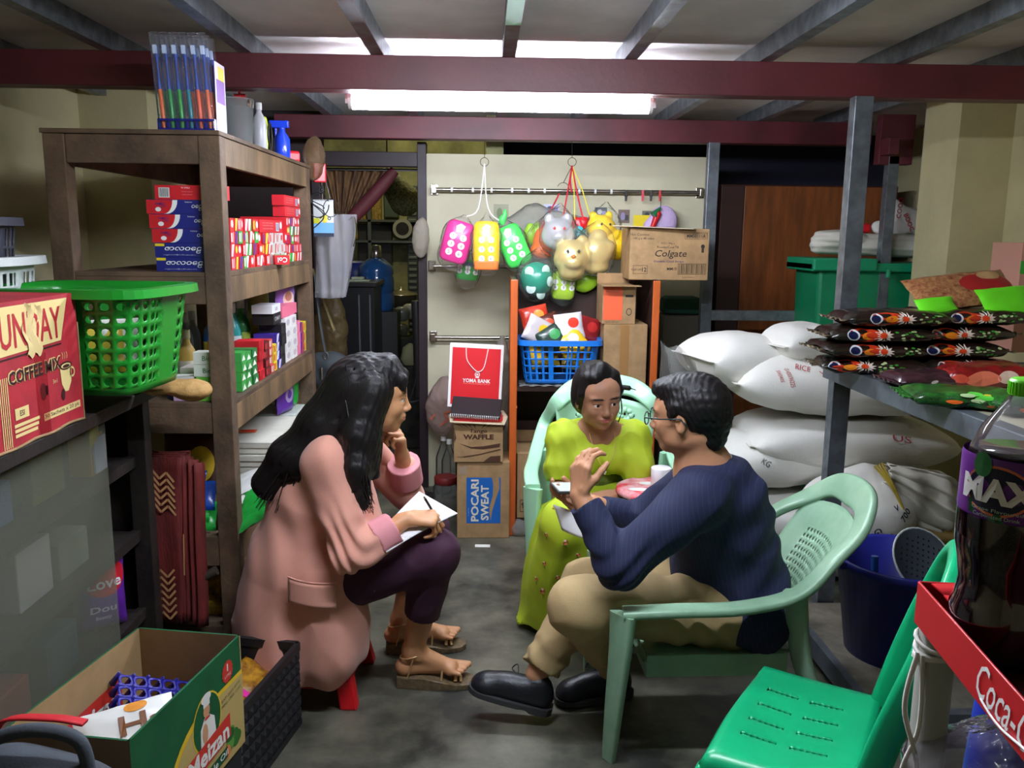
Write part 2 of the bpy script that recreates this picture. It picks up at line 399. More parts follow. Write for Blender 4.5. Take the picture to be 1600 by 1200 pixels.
m_jr = M('joist_red_oxide', (92, 46, 50), 0.6, noise=(9, 0.4), c2=(120, 116, 118))
for i, x in enumerate((-1.75, -1.29, -0.824, -0.375, 0.077, 0.5, 0.972, 1.448, 1.894)):
    mm = m_jr if i in (4, 3) else m_galv
    b = MB().box(x-0.022, x+0.022, 1.2, 5.0, 2.10, 2.104, mm).box(x-0.022, x-0.018, 1.2, 5.0, 2.104, 2.165, m_galv).box(x+0.018, x+0.022, 1.2, 5.0, 2.104, 2.165, m_galv)
    if i == 4: b.box(x-0.023, x+0.023, 2.25, 2.62, 2.098, 2.1, M('green_tape', (60, 150, 70), 0.5))
    struct('trim_%d' % (10+i), b)
for i, (x, y) in enumerate(((-0.43, 2.36), (0.62, 2.36), (0.77, 2.35))):
    tag(MB().lathe([(0.012, 0), (0.016, 0.012), (0.006, 0.03)], ink((200, 30, 40)), 8).build('ceiling_hook', loc=(x, y, 2.135)), 'small red plastic plug on the ceiling, %s' % ('left one', 'middle one', 'right one')[i], 'plug', 'red plugs on the ceiling')
# posts
def post(n, x, y, z1, w_=0.062, d=0.05, m=m_galvd):
    return struct('trim_%d' % n, MB().box(x-w_/2, x+w_/2, y, y+d, 0, z1, m).box(x-w_/2-0.003, x-w_/2, y-0.002, y+d, 0, z1, m_galv), bevel=0.002)
post(30, 1.318, 3.05, 1.985); post(31, 1.205, 4.60, 1.985, 0.056); post(32, 2.03, 4.30, 1.9, 0.05)
struct('trim_33', MB().box(1.235, 1.95, 4.61, 4.65, 1.045, 1.10, m_galv), bevel=0.002)
# door frame to the kitchen, and the dim space above it
m_frame = M('door_frame_dark', (38, 24, 30), 0.5)
struct('door_1', MB().box(-0.93, -0.335, 4.93, 5.0, 1.865, 1.945, m_frame).box(-0.385, -0.335, 4.92, 5.02, 0, 2.0, m_frame).box(-0.98, -0.93, 4.93, 5.0, 0, 2.0, m_frame).box(-0.93, -0.385, 4.95, 5.03, 0, 0.035, m_frame), bevel=0.003)
# ---------------------------------------------------------------- the lamps
def tube_lamp(x, y, z, L_, power, label, rz=0.0, r=0.014):
    t = thing('fluorescent_lamp', label, 'lamp', (x, y, z), rz)
    MB().box(-L_/2-0.02, L_/2+0.02, -0.010-r*0.4, 0.010+r*0.4, r-0.001 if r > 0.02 else 0.002, r+0.005 if r > 0.02 else 0.05, M('lamp_white', (225, 225, 225), 0.4)).build('housing', t, bevel=0.004)
    tb = MB().cyl((-L_/2+0.012, 0, 0), (L_/2-0.012, 0, 0), r, r, M('tube_glow_%d' % power, (232, 240, 255), 0.3, emit=power), 12).build('glass_tube', t)
    for s in (-1, 1):
        e = MB().cyl((s*L_/2, 0, 0), (s*(L_/2-0.013), 0, 0), r+0.0015, r+0.0015, M('lamp_white'), 12).box(s*L_/2-0.012, s*L_/2+0.012, -0.014, 0.014, -0.012, 0.02, M('lamp_white')); e.build('end_cap', t)
    return t
tube_lamp(0.055, 3.25, 1.973, 1.11, TUBE_MAIN, 'long bright white fluorescent tube under the red steel beam', r=0.032)
tube_lamp(0.10, 1.75, 2.05, 1.11, TUBE_NEAR, 'fluorescent tube on the ceiling behind the photographer')
# ---------------------------------------------------------------- kitchen seen through the doorway
struct('wall_kitchen_back', MB().box(-2.6, 1.2, 8.2, 8.3, 0, 2.9, M('kitchen_paint', (176, 176, 120), 0.9, noise=(1.5, 0.35), c2=(90, 88, 66))))
struct('wall_kitchen_right', MB().box(0.0, 0.1, 5.05, 8.2, 0, 2.9, M('kitchen_paint')))
struct('wall_kitchen_left', MB().box(-2.6, -2.5, 5.08, 8.2, 0, 2.9, M('kitchen_paint')))
struct('ceiling_kitchen', MB().box(-2.6, 1.2, 6.4, 8.3, 2.9, 3.0, M('kitchen_paint')))
tag(MB().box(-1.5, -0.0, 6.2, 6.32, 0, 0.13, M('step_dark', (40, 40, 36), 0.8)).build('trim_40'), kind='structure')
t = thing('light_bulb', 'bare bulb on the kitchen ceiling beyond the doorway', 'lamp', (-0.75, 6.9, 2.55))
MB().lathe([(0.012, 0.06), (0.014, 0.03), (0.03, 0), (0.032, -0.02), (0.02, -0.04), (0.004, -0.05)][::-1], M('bulb_glow', (255, 244, 200), emit=KITCHEN_BULB*10), 12).build('globe', t)
MB().cyl((0, 0, 0.05), (0, 0, 0.35), 0.004, 0.004, m_dark, 6).cyl((0, 0, 0.04), (0, 0, 0.1), 0.016, 0.016, m_dark, 10).build('cord', t)
# ================================================================ wooden shelf unit at the left
m_wood = M('shelf_wood', (134, 106, 74), 0.7, noise=(7, 0.35), bump=(60, 0.25), stretch=(1, 1, 0.3))
m_woodd = M('shelf_wood_weathered', (112, 88, 66), 0.75, noise=(8, 0.35), bump=(60, 0.25))
SX0, SX1, SY0, SY1 = -1.34, -0.81, 2.70, 4.05
LV = (1.80, 1.372, 0.955, 0.505, 0.19)
sh = thing('wooden_shelf', 'tall weathered wooden shelf unit with five levels of goods', 'shelf', (0, 0, 0))
for (x, y) in ((SX0, SY0), (SX1-0.065, SY0), (SX0, SY1-0.06), (SX1-0.065, SY1-0.06)):
    MB().box(x, x+0.065, y, y+0.06, 0, 1.785, m_woodd).build('post', sh, bevel=0.003)
for z in LV:
    MB().box(SX0-0.005, SX1+0.002, SY0-0.005, SY1+0.005, z-0.014, z, m_woodd).build('shelf_board', sh, bevel=0.002) if z == 1.80 else MB().box(SX0+0.066, SX1-0.004, SY0+0.004, SY1-0.004, z-0.014, z, m_woodd).build('shelf_board', sh)
    e = 0.004
    for q in (MB().box(SX0+0.066, SX1-0.066, SY0+e, SY0+0.026, z-0.10, z-0.015, m_woodd), MB().box(SX0+0.066, SX1-0.066, SY1-0.026, SY1-e, z-0.10, z-0.015, m_woodd),
              MB().box(SX1-0.026, SX1-e, SY0+0.061, SY1-0.061, z-0.10, z-0.015, m_wood), MB().box(SX0+e, SX0+0.026, SY0+0.061, SY1-0.061, z-0.10, z-0.015, m_woodd)):
        q.build('rail', sh, bevel=0.002)
W_ = ink((240, 240, 236)); RED = ink((206, 30, 40)); BLU = ink((28, 34, 120)); YEL = ink((240, 210, 40)); GRN = ink((40, 150, 60)); BLK = ink((24, 22, 24)); SIL = M('foil_silver', (190, 195, 190), 0.3, 0.5)
ORD = ('topmost', 'second from the top', 'third from the top', 'fourth from the top', 'fifth from the top', 'sixth from the top', 'seventh from the top', 'eighth from the top')
# --- toothpaste boxes, front stack (long side faces the room)
x0 = P(243, 420, Y=2.735).x; Lb = 0.215; hb = 0.0435
for k in range(6):
    z = 1.373 + k*(hb+0.0008); dx = (0.004, 0.002, -0.004, -0.010, -0.016, 0.012)[k]; r = 5-k
    if k == 5: lab = 'red toothpaste box with a barcode, topmost of the front stack'
    else: lab = ('dark blue toothpaste box %s, %s in the front stack' % ('with white lettering' if k < 2 else 'with red end', ORD[r]))
    t = thing('toothpaste_box', lab, 'box', (x0+dx, 2.735, z), group='toothpaste boxes in the front stack')
    base = RED if k == 5 else BLU
    b = MB().box(0, Lb, 0, 0.05, 0, hb, {'all': base, 'left': RED, 'right': RED}); F = frame((0, 0, 0), (1, 0, 0), UP)
    if k == 5:
        b.rect(0.012, 0.045, 0.006, 0.036, F, W_, -0.0).rect(0.012, 0.045, 0.006, 0.036, F, W_)
        for q in range(9): b.rect(0.014+q*0.0033, 0.0155+q*0.0033+0.0006*(q % 2), 0.008, 0.034, F, BLK, 0.0009)
        b.text('W SMILE', 0.095, 0.036, 0.005, F, W_); b.text('fluoride toothpaste', 0.1, 0.024, 0.004, F, ink((240, 150, 150))); b.text('cavity protection', 0.1, 0.015, 0.004, F, ink((240, 150, 150)))
    elif k >= 2:
        arc = [(0.0, 0.0005), (0.062, 0.0005)] + [(0.062+0.034*math.sin(a*math.pi/2/6), hb-0.001-(hb-0.0015)*math.cos(a*math.pi/2/6)) for a in range(7)] + [(0.0, hb-0.001)]
        b.poly(arc, F, W_, 0.0006)
        b.poly([(x*0.84 if x > 0.03 else x, y) for x, y in arc], F, RED, 0.0009)
        b.text('FAMILY', 0.044, 0.031, 0.007, F, BLU, lift=0.0013, bold=0.02); b.text('CARE', 0.05, 0.024, 0.006, F, BLU, lift=0.0013); b.disc(0.036, 0.014, 0.009, 0.007, F, W_, 12, 0.0013)
        b.text('ဝေဠ', 0.155, 0.02, 0.018, F, W_, bold=0.01, shear=0.2); b.text('freshmint', 0.13, 0.037, 0.004, F, W_)
    else:
        b.text('ဇာလဝေဠ', 0.088, 0.022, 0.02, F, W_, w_=0.115, bold=0.012, shear=0.2); b.rect(0.001, 0.03, hb-0.01, hb-0.002, F, YEL); b.text('သွားတိုက်ဆေး', 0.075, 0.007, 0.004, F, W_, w_=0.1)
        b.poly([(0.17+0.03*math.sin(a*0.3), 0.02+0.019*math.cos(a*0.3)) for a in range(6)]+[(0.2, 0.002)], F, W_)
    b.build('carton', t)
# --- rows of small boxes with their ends to the aisle
PAL = [((206, 30, 40), (240, 235, 230)), ((196, 28, 44), (60, 60, 150)), ((214, 40, 40), (245, 240, 235)), ((60, 160, 60), (240, 240, 230)), ((200, 205, 200), (210, 60, 60)), ((210, 34, 44), (250, 220, 60)), ((40, 60, 160), (240, 240, 240)), ((205, 40, 60), (245, 200, 200))]
def end_box(x1, y, z, L_, w_, h, c, name, lab, cat, grp, mark=0):
    t = thing(name, lab, cat, (x1-L_, y, z), group=grp); cm, cw = ink(c[0], 0.45), ink(c[1], 0.45)
    b = MB().box(0, L_, 0, w_, 0, h, {'all': cm}); F = frame((L_, 0, 0), (0, 1, 0), UP)
    if mark == 0: b.disc(w_*0.5, h*0.55, w_*0.3, h*0.3, F, cw, 10)
    elif mark == 1: b.rect(w_*0.1, w_*0.4, h*0.15, h*0.85, F, cw).rect(w_*0.6, w_*0.72, h*0.1, h*0.9, F, cw)
    elif mark == 2: b.poly([(w_*0.1, h*0.1), (w_*0.9, h*0.1), (w_*0.5, h*0.75)], F, cw)
    elif mark == 3: b.poly([(0.001, 0.001), (w_*0.5, 0.001), (w_*0.9, h*0.99), (w_*0.3, h*0.99)], F, cw)
    b.build('carton', t); return t
rr = random.Random(3)
def row_lab(y): return 'near the front post' if y < 3.2 else ('at the middle of the level' if y < 3.6 else 'near the far post')
NTH = 'first second third fourth fifth sixth seventh eighth ninth tenth eleventh twelfth thirteenth fourteenth fifteenth sixteenth seventeenth eighteenth nineteenth twentieth twenty-first twenty-second twenty-third twenty-fourth twenty-fifth'.split()
y = 2.86; ci = 0
while y < 3.93:
    w_ = rr.choice((0.046, 0.05, 0.036)); rows = 4 if y < 3.2 else (3 if y < 3.62 else 5); h = 0.042 if y < 3.2 else (0.040 if y < 3.62 else 0.037)
    if y+w_ > 3.98: break
    for k in range(rows):
        pal = PAL[rr.choice((0, 1, 2, 5, 7, 0, 3))] if not (3.36 < y < 3.6) else PAL[4]
        cn = {206: 'red', 196: 'dark red', 214: 'bright red', 60: 'green', 200: 'silver', 210: 'scarlet', 40: 'blue', 205: 'crimson'}[pal[0][0]]
        end_box(-0.836+rr.uniform(-0.006, 0.004), y, 1.3725+k*(h+0.0006), 0.19, w_, h, pal, 'toothpaste_box', 'small %s toothpaste box, %s end-on pile from the near post, %s' % (cn, NTH[ci], ORD[rows-1-k]), 'box', 'toothpaste boxes end-on along the second level', rr.choice((0, 1, 3)))
    y += w_+0.0015; ci += 1
def long_box(y0, z, L_, h, c, lab, txt=None, x1=-0.84, d=0.05, tc=(235, 170, 170)):
    t = thing('toothpaste_box', lab, 'box', (x1-d, y0, z), group='toothpaste boxes laid lengthwise on top')
    b = MB().box(0, d, 0, L_, 0, h, {'all': ink(c)}); F = frame((d, 0, 0), (0, 1, 0), UP)
    b.rect(L_*0.70, L_*0.84, h*0.12, h*0.8, F, W_)
    for q in range(8): b.rect(L_*(0.71+q*0.016), L_*(0.718+q*0.016), h*0.16, h*0.76, F, BLU, 0.0009)
    b.disc(L_*0.93, h*0.6, L_*0.05, h*0.3, F, W_, 12)
    for q in (0.3, 0.55, 0.75): b.text(txt or 'cavity protection toothpaste', L_*0.35, h*q, h*0.13, F, ink(tc), w_=L_*0.45)
    b.build('carton', t)
for k, (y0, z) in enumerate(((3.66, 1.5625), (3.65, 1.608))): long_box(y0, z, 0.30, 0.043, (206, 30, 44), 'long red toothpaste box with barcode on the far pile, %s' % ('upper' if k else 'lower'))
long_box(3.24, 1.4955, 0.36, 0.048, (200, 26, 40), 'long red toothpaste box lying across the middle piles')
t = thing('toothpaste_box', 'red and green toothpaste box standing out at the shelf edge, its name upside down', 'box', (-0.83, 3.37, 1.3735), rz=0.5, group=None)
b = MB().box(0, 0.055, -0.11, 0.0, 0, 0.036, {'all': RED, 'top': GRN, 'right': RED}); b.text('Col', 0.045, 0.018, 0.022, frame((0.055, -0.1, 0), (0, 1, 0), UP), W_, bold=0.02, rot=math.pi); b.text('Col', 0.028, 0.018, 0.02, frame((0, -0.11, 0), (1, 0, 0), UP), W_, bold=0.02, rot=math.pi); b.build('carton', t)
t['label'] = 'small red and green box jutting over the shelf edge, lettering upside down'
t.location = (-0.868, 3.46, 1.373); 
# small things on top of the far pile
tag(MB().box(-1.0, -0.93, 3.70, 3.86, 1.373, 1.50, BLK).build('dark_box'), 'dark box behind the red toothpaste boxes', 'box')
# --- soap level (third)
def soap_end(y, z, w_, h, c, lab, grp, mark=0, x1=-0.832, L_=0.09): return end_box(x1, y, z, L_, w_, h, c, 'soap_box', lab, 'box', grp, mark)
def soap_pile(y, w_, h, rows, c, what, grp, mark=0, z0=0.9565, x1=-0.832, L_=0.09, jit=0.004):
    for k in range(rows): soap_end(y, z0+k*(h+0.0008), w_, h, c, '%s, %s' % (what, ORD[rows-1-k]), grp, mark, x1+rr.uniform(-jit, jit), L_)
soap_pile(2.90, 0.055, 0.033, 4, ((60, 160, 70), (236, 240, 226)), 'green soap box with white folded end nearest the post', 'green soap boxes', 2)
soap_pile(2.965, 0.062, 0.031, 4, ((50, 150, 66), (238, 242, 228)), 'green and white soap box in the second pile', 'green soap boxes', 2)
soap_pile(3.045, 0.062, 0.031, 4, ((40, 120, 60), (238, 242, 228)), 'dark green soap box with white end beside the red ones', 'green soap boxes', 2)
soap_pile(3.125, 0.07, 0.036, 4, ((206, 30, 44), (180, 20, 34)), 'red soap box beside the green boxes', 'red soap boxes', 3)
soap_pile(3.215, 0.06, 0.032, 4, ((96, 26, 34), (200, 60, 60)), 'dark red soap box beside the bright red ones', 'red soap boxes', 1)
soap_pile(3.29, 0.05, 0.032, 4, ((200, 60, 60), (240, 230, 220)), 'coral red soap box in a narrow pile', 'red soap boxes', 1)
soap_pile(3.35, 0.05, 0.034, 3, ((238, 214, 50), (220, 60, 50)), 'yellow soap box at the shelf edge', 'yellow soap boxes', 1)
soap_pile(3.41, 0.055, 0.034, 4, ((60, 40, 150), (220, 220, 240)), 'violet blue soap box beside the yellow ones', 'violet soap boxes', 3)
soap_pile(3.475, 0.08, 0.042, 4, ((26, 24, 28), (60, 60, 64)), 'black soap box beside the violet ones', 'black soap boxes', 1)
soap_pile(3.565, 0.10, 0.046, 4, ((238, 236, 234), (200, 190, 200)), 'white floral soap box beside the black ones', 'white soap boxes', 0)
soap_pile(3.675, 0.10, 0.046, 4, ((240, 238, 236), (210, 196, 204)), 'white floral soap box further along', 'white soap boxes', 0)
soap_pile(3.785, 0.07, 0.05, 3, ((236, 110, 150), (246, 150, 180)), 'pink soap box beside the white ones', 'pink soap boxes', 3)
soap_pile(3.86, 0.05, 0.045, 3, ((90, 40, 150), (230, 90, 60)), 'purple and orange soap box beside the pink ones', 'purple soap boxes', 3)
soap_pile(3.915, 0.055, 0.045, 3, ((240, 220, 50), (230, 80, 50)), 'yellow and orange soap box by the far post', 'yellow soap boxes at the far post', 1)
def laid(name, lab, x, y, z, sx, sy, sz, c, txt, tc, face='front', rz=0.0, th=None):
    t = thing(name, lab, 'box', (x, y, z), rz); b = MB().box(0, sx, 0, sy, 0, sz, {'all': ink(c)})
    if txt:
        F = frame((0, 0, 0), (1, 0, 0), UP) if face == 'front' else frame((sx, 0, 0), (0, 1, 0), UP); w2 = sx if face == 'front' else sy
        b.text(txt, w2*0.5, sz*0.5, th or sz*0.4, F, ink(tc), bold=0.01)
    b.build('carton', t); return t
laid('soap_box', 'black soap box with silver name lying on the front piles', -0.93, 3.42, 1.1305, 0.085, 0.125, 0.045, (28, 26, 30), 'CAMAY', (200, 200, 200), 'right')
laid('soap_box', 'white soap box lying on the black one', -0.925, 3.40, 1.1765, 0.08, 0.14, 0.034, (236, 236, 240), 'LUX', (90, 90, 110), 'right')
laid('soap_box', 'bright pink soap box lying on top of the white piles', -0.92, 3.55, 1.146, 0.08, 0.27, 0.045, (240, 120, 150), None, (255, 255, 255), 'right')
# seen from the front, left of the post
fx = lambda px, yy=600, Y=2.735: P(px, yy, Y=Y).x
for k in range(2): laid('soap_box', ('white and purple soap box, lower of two by the green basket', 'plain white soap box, upper of two by the green basket')[k], fx(270), 2.735, 0.9565+k*0.040, 0.075, 0.055, 0.039, ((196, 160, 190), (226, 226, 220))[k], 'Pond', (150, 60, 130), th=0.014)
for k in range(4):
    laid('soap_box', '%s left of the post, %s' % (('light green soap box', 'light green soap box', 'white and green soap box', 'white soap box')[k], ORD[3-k]), fx(304), 2.735, 0.9565+k*0.040, 0.085, 0.055, 0.039, ((120, 200, 70), (110, 190, 66), (224, 230, 214), (226, 230, 216))[k], 'Bio', (60, 130, 60) if k > 1 else (230, 240, 210), th=0.016)
for k in range(2): laid('soap_box', ('red and white soap box behind the green basket, lower', 'red and white soap box behind the green basket, upper')[k], fx(290, 560, 2.82)-0.02, 2.82, 0.9565+k*0.05, 0.09, 0.09, 0.045, (206, 196, 190), None, (0, 0, 0))
# bottles at the back of the soap level
def bottle(name, lab, x, y, z, r, h, c, capc, lc=None, group='bottles at the back of the soap level', trans=0.0):
    t = thing(name, lab, 'bottle', (x, y, z), group=group)
    MB().lathe([(r*0.9, 0), (r, 0.006), (r, h*0.58), (r*0.85, h*0.68), (r*0.4, h*0.8), (r*0.36, h*0.86)], M('bot_%d_%d_%d' % c, c, 0.25, spec=0.6), 18, sx=1, sy=0.8).build('bottle_body', t)
    MB().lathe([(r*0.42, h*0.86), (r*0.45, h*0.87), (r*0.45, h), (r*0.38, h*1.01)], ink(capc), 14).build('cap', t)
    if lc: MB().lathe([(r*1.01, h*0.12), (r*1.015, h*0.13), (r*1.015, h*0.5), (r*1.01, h*0.51)], ink(lc), 18, cap=False, sx=1, sy=0.8).build('paper_label', t)
bottle('juice_bottle', 'orange bottle with black cap and white label behind the soap', -0.96, 3.06, 0.956, 0.037, 0.235, (236, 160, 40), (26, 24, 26), (232, 228, 220))
bottle('juice_bottle', 'amber bottle mostly hidden by the front shelf post', -1.02, 2.92, 0.956, 0.032, 0.21, (214, 176, 90), (200, 190, 150), (230, 220, 200))
for i in range(4): bottle('shampoo_bottle', ('blue bottle with yellow mark beside the orange one', 'deep blue bottle behind the black soap', 'teal bottle at the back', 'green bottle beside the blue ones')[i], -1.03+0.01*i, 3.24+i*0.09, 0.956, 0.036, 0.26+0.012*(i % 2), ((40, 110, 200), (30, 90, 190), (60, 170, 170), (60, 150, 80))[i], (220, 225, 225), ((240, 220, 60), (40, 140, 200), (210, 220, 220), (200, 220, 90))[i])
for i in range(5): bottle('shampoo_bottle', 'clear bottle with pale cap, %s of five in the rear row' % ('nearest', 'second', 'third', 'fourth', 'farthest')[i], -1.14, 3.0+i*0.085, 0.956, 0.03, 0.235, (150, 160, 160), (205, 210, 205), None, 'clear bottles in the rear row')
t = thing('glass_jar', 'empty clear glass jar with dark label behind the green basket', 'jar', (-1.22, 3.15, 0.956))
MB().lathe([(0.055, 0), (0.06, 0.01), (0.06, 0.19), (0.05, 0.21), (0.05, 0.23), (0.047, 0.23), (0.047, 0.21), (0.056, 0.19), (0.056, 0.014), (0.0, 0.012)], film('jar_film', (190, 195, 190), 0.22, 0.05, 5, 0.1), 24, cap=False).build('jar_body', t)
MB().lathe([(0.0605, 0.08), (0.061, 0.081), (0.061, 0.14), (0.0605, 0.141)], BLK, 24, cap=False).build('paper_label', t)
def pouch(name, lab, cat, o, right, up, w_, h, d, front, marks=(), back=None, group=None, crimp=0.02, puff=1.0, seed=0, side=None):
    """pillow bag standing on frame o; marks drawn on the bulging front: (kind, x, y, sx, sy, colour, extra)"""
    t = thing(name, lab, cat, (0, 0, 0), group=group); t.matrix_world = frame(o, right, up)
    def sf(s):
        def fn(u, v):
            x = (u-0.5)*w_; y_ = v*h; e = max(0.0, 1-abs(2*u-1)**3.2)**0.6*max(0.0, 1-abs(2*v-1)**4.5)**0.6
            zz = s*d/2*e*puff*(1+0.12*wob(x*50, y_*40, s, 1, seed)) + 0.0035*wob(x*90, y_*80, 0.3*s, 1, seed+2)*(1-e*0.5)
            return (x*(1-0.04*math.sin(v*math.pi)), y_, zz)
        return fn
    b = MB(); n1, n2 = 17, 21
    b.grid(sf(1), n1, n2, front); b.grid(lambda u, v: (lambda p: p)(sf(-1)(1-u, v)), n1, n2, back or front)
    b.build('bag_film', t, weld=True)
    b = MB(); f1 = sf(1)
    def onto(x, y_, l=0.0015):
        u = min(max(x/w_+0.5, 0), 1); v = min(max(y_/h, 0), 1); p = f1(u, v); return (p[0], p[1], p[2]+l)
    for mk in marks:
        k, x, y_, sx, sy, c = mk[:6]; l = 0.0012+0.0005*(mk[7] if len(mk) > 7 else 0)
        if k == 'text': b.text(mk[6], x*w_, y_*h, sy*h, None, ink(c, 0.35), w_=sx*w_, bold=0.02, fn=lambda X_, Y_, Z_, l=l: onto(X_, Y_, l+0.0012))
        elif k == 'disc':
            n = 6; vs = []; fs = []
            for j in range(n+1):
                for i in range(16): a = i*math.pi/8; q = j/n; vs.append(onto(x*w_+math.cos(a)*sx*w_*q, y_*h+math.sin(a)*sy*h*q, l))
            fs = [(j*16+i, (j+1)*16+i, (j+1)*16+(i+1) % 16, j*16+(i+1) % 16) for j in range(n) for i in range(16)]
            b.add(vs, fs, ink(c, 0.35), None, True)
        elif k == 'burst':
            n = 24; vs = [onto(x*w_, y_*h, l)]
            for i in range(n*2): a = i*math.pi/n; q = 1 if i % 2 == 0 else 0.55; vs.append(onto(x*w_+math.cos(a)*sx*w_*q, y_*h+math.sin(a)*sy*h*q, l))
            b.add(vs, [(0, 1+i, 1+(i+1) % (2*n)) for i in range(2*n)], ink(c, 0.35))
        elif k == 'rect':
            b.grid(lambda u, v: onto((x-sx/2+sx*u)*w_, (y_-sy/2+sy*v)*h, l), 9, 7, ink(c, 0.35))
    if marks: b.build('print', t)
    return t
m_purple = M('film_purple', (110, 60, 180), 0.3, spec=0.7)
pouch('diaper_pack', 'purple baby diaper pack leaning at the far shelf post', 'pack', (-0.885, 3.80, 1.155), (0.35, 0.94, 0), (0, 0.05, 1), 0.15, 0.20, 0.03, M('film_lilac', (160, 120, 215), 0.3), [('disc', 0.05, 0.25, 0.3, 0.18, (240, 214, 200)), ('disc', 0.03, 0.32, 0.18, 0.11, (190, 130, 110), None, 1), ('disc', -0.1, 0.92, 0.3, 0.1, (240, 190, 60)), ('text', 0.0, 0.68, 0.7, 0.14, (240, 235, 250), 'mar')])
pouch('diaper_pack', 'tall narrow green and yellow pack behind the diaper pack', 'pack', (-1.02, 3.86, 0.957), (0.35, 0.94, 0), (0, 0, 1), 0.16, 0.38, 0.04, M('film_yg', (150, 160, 60), 0.4))
# --- fourth level: folded white bags, snack and noodle packets
for k in range(8):
    w1, d1 = 0.33+0.02*(k % 3), 0.5-0.02*(k % 2)
    x = -1.17+rr.uniform(-0.012, 0.012); y_ = 3.2+rr.uniform(-0.02, 0.02); z = 0.506+k*0.0245
    t = tag(MB().grid(lambda u, v: (u*w1, v*d1, 0.0225+0.0006*math.sin(u*9+k)*math.sin(v*7)), 7, 7, M('paper_white', (222, 220, 206), 0.8, noise=(12, 0.08)))
        .box(0, w1, 0, d1, 0, 0.0222, M('paper_white')).build('folded_bag', loc=(x, y_, z), rz=rr.uniform(-0.03, 0.03), bevel=0.004), 'folded white plastic sack bundle, %s of the pile' % ORD[7-k], 'bag', 'folded white sacks on the fourth level')
t = tag(MB().box(0, 0.07, 0, 0.05, 0, 0.001, ink((230, 120, 70))).box(0.01, 0.06, 0.012, 0.038, 0.001, 0.0015, ink((200, 40, 40))).build('sticker', loc=(-0.99, 3.36, 0.7035), rz=0.1), 'orange sticker on the topmost folded sack', 'sticker')
for k in range(3):
    pouch('noodle_packet', 'clear noodle packet with red label, %s of three by the shelf edge' % ('lowest', 'middle', 'topmost')[k], 'packet', (-0.93+0.01*k, 2.90+0.05*k, 0.525+0.03*k), (0.2, -0.98, 0) if 0 else (-0.25, 0.97, 0), (0.93, 0.2, 0.33), 0.26, 0.13, 0.035, M('film_white', (225, 225, 220), 0.25), [('rect', -0.05, 0.5, 0.5, 0.5, (196, 40, 44)), ('text', -0.05, 0.5, 0.44, 0.3, (240, 240, 235), 'Dabdar', 1)], group='noodle packets with red labels')
for k in range(3):
    pouch('snack_packet', 'bright green snack packet with silver back, %s by the front post' % ('lowest', 'middle', 'topmost')[k], 'packet', (-0.855, 2.80+0.05*k, 0.515+0.028*k), (-0.3, 0.95, 0.1), (0.8, 0.2, 0.5), 0.2, 0.14, 0.03, M('film_green', (40, 180, 70), 0.22, spec=0.8), [('rect', 0, 0.5, 0.5, 0.3, (30, 130, 50))], group='green snack packets')
for k in range(4):
    pouch('snack_packet', 'blue and green snack packet with yellow letters left of the post, %s' % ORD[3-k], 'packet', (-1.02-0.02*(k % 2), 2.745, 0.512+0.036*k), (1, 0, 0), (0, 0.5, 0.86), 0.25 if k < 3 else 0.22, 0.10, 0.03, M('film_blue', (30, 80, 180), 0.25, spec=0.7) if k > 1 else M('film_green', (40, 180, 70), 0.22), [('text', -0.22, 0.5, 0.36, 0.6, (236, 200, 60), 'ICE'), ('disc', 0.15, 0.55, 0.07, 0.12, (230, 90, 150)), ('disc', 0.3, 0.4, 0.07, 0.12, (230, 90, 150)), ('rect', 0.1, 0.3, 0.2, 0.15, (200, 120, 60))] if k > 1 else [], group='snack packets on the fourth level')
pouch('snack_packet', 'yellow and dark brown packet at the back of the fourth level', 'packet', (-1.06, 3.0, 0.56), (1, 0, 0), (0, 0.2, 1), 0.2, 0.22, 0.05, M('film_brown', (70, 40, 30), 0.4), [('disc', 0.2, 0.5, 0.25, 0.3, (230, 190, 50))])
# purple and green packs at the far end of the fourth level
pouch('detergent_pack', 'purple detergent pack at the far end of the fourth level', 'pack', (-0.90, 3.78, 0.70), (0.2, 0.97, 0), (0, 0, 1), 0.16, 0.15, 0.05, m_purple, [('disc', 0, 0.55, 0.25, 0.25, (190, 170, 220)), ('disc', 0, 0.55, 0.13, 0.13, (110, 60, 170), None, 1)])
pouch('detergent_pack', 'green detergent pack beside the purple one', 'pack', (-0.90, 3.92, 0.70), (0.2, 0.97, 0), (0, 0, 1), 0.10, 0.13, 0.05, M('film_green', (40, 180, 70)), [])
tag(MB().box(-1.08, -0.84, 3.74, 3.98, 0.506, 0.698, M('tub_pale', (190, 196, 186), 0.5)).build('storage_box', bevel=0.01), 'pale plastic box under the purple pack', 'box')
# --- fifth level
m_yb = M('carton_yellow', (216, 170, 40), 0.5, noise=(26, 1.0), c2=(60, 34, 20))
for k in range(5): tag(MB().box(-1.05, -0.84, 2.80, 3.02, 0.191+k*0.037, 0.226+k*0.037, m_yb).build('incense_box'), 'yellow printed box behind the front post, %s' % ORD[4-k], 'box', 'yellow printed boxes on the lowest level')
for k in range(3): tag(MB().box(-1.10, -0.84, 3.06, 3.3, 0.191+k*0.05, 0.239+k*0.05, M('carton_maroon', (110, 30, 40), 0.5, noise=(30, 0.6), c2=(210, 200, 200))).build('incense_box'), 'maroon printed box beyond the yellow ones, %s' % ORD[2-k], 'box', 'maroon printed boxes on the lowest level')
pouch('detergent_pack', 'shiny purple pack lying under the lowest shelf boards', 'pack', (-1.15, 2.76, 0.20), (1, 0.1, 0), (0, 0.3, 0.9), 0.2, 0.12, 0.07, m_purple, [('text', 0, 0.6, 0.5, 0.3, (200, 180, 230), 'soft')])
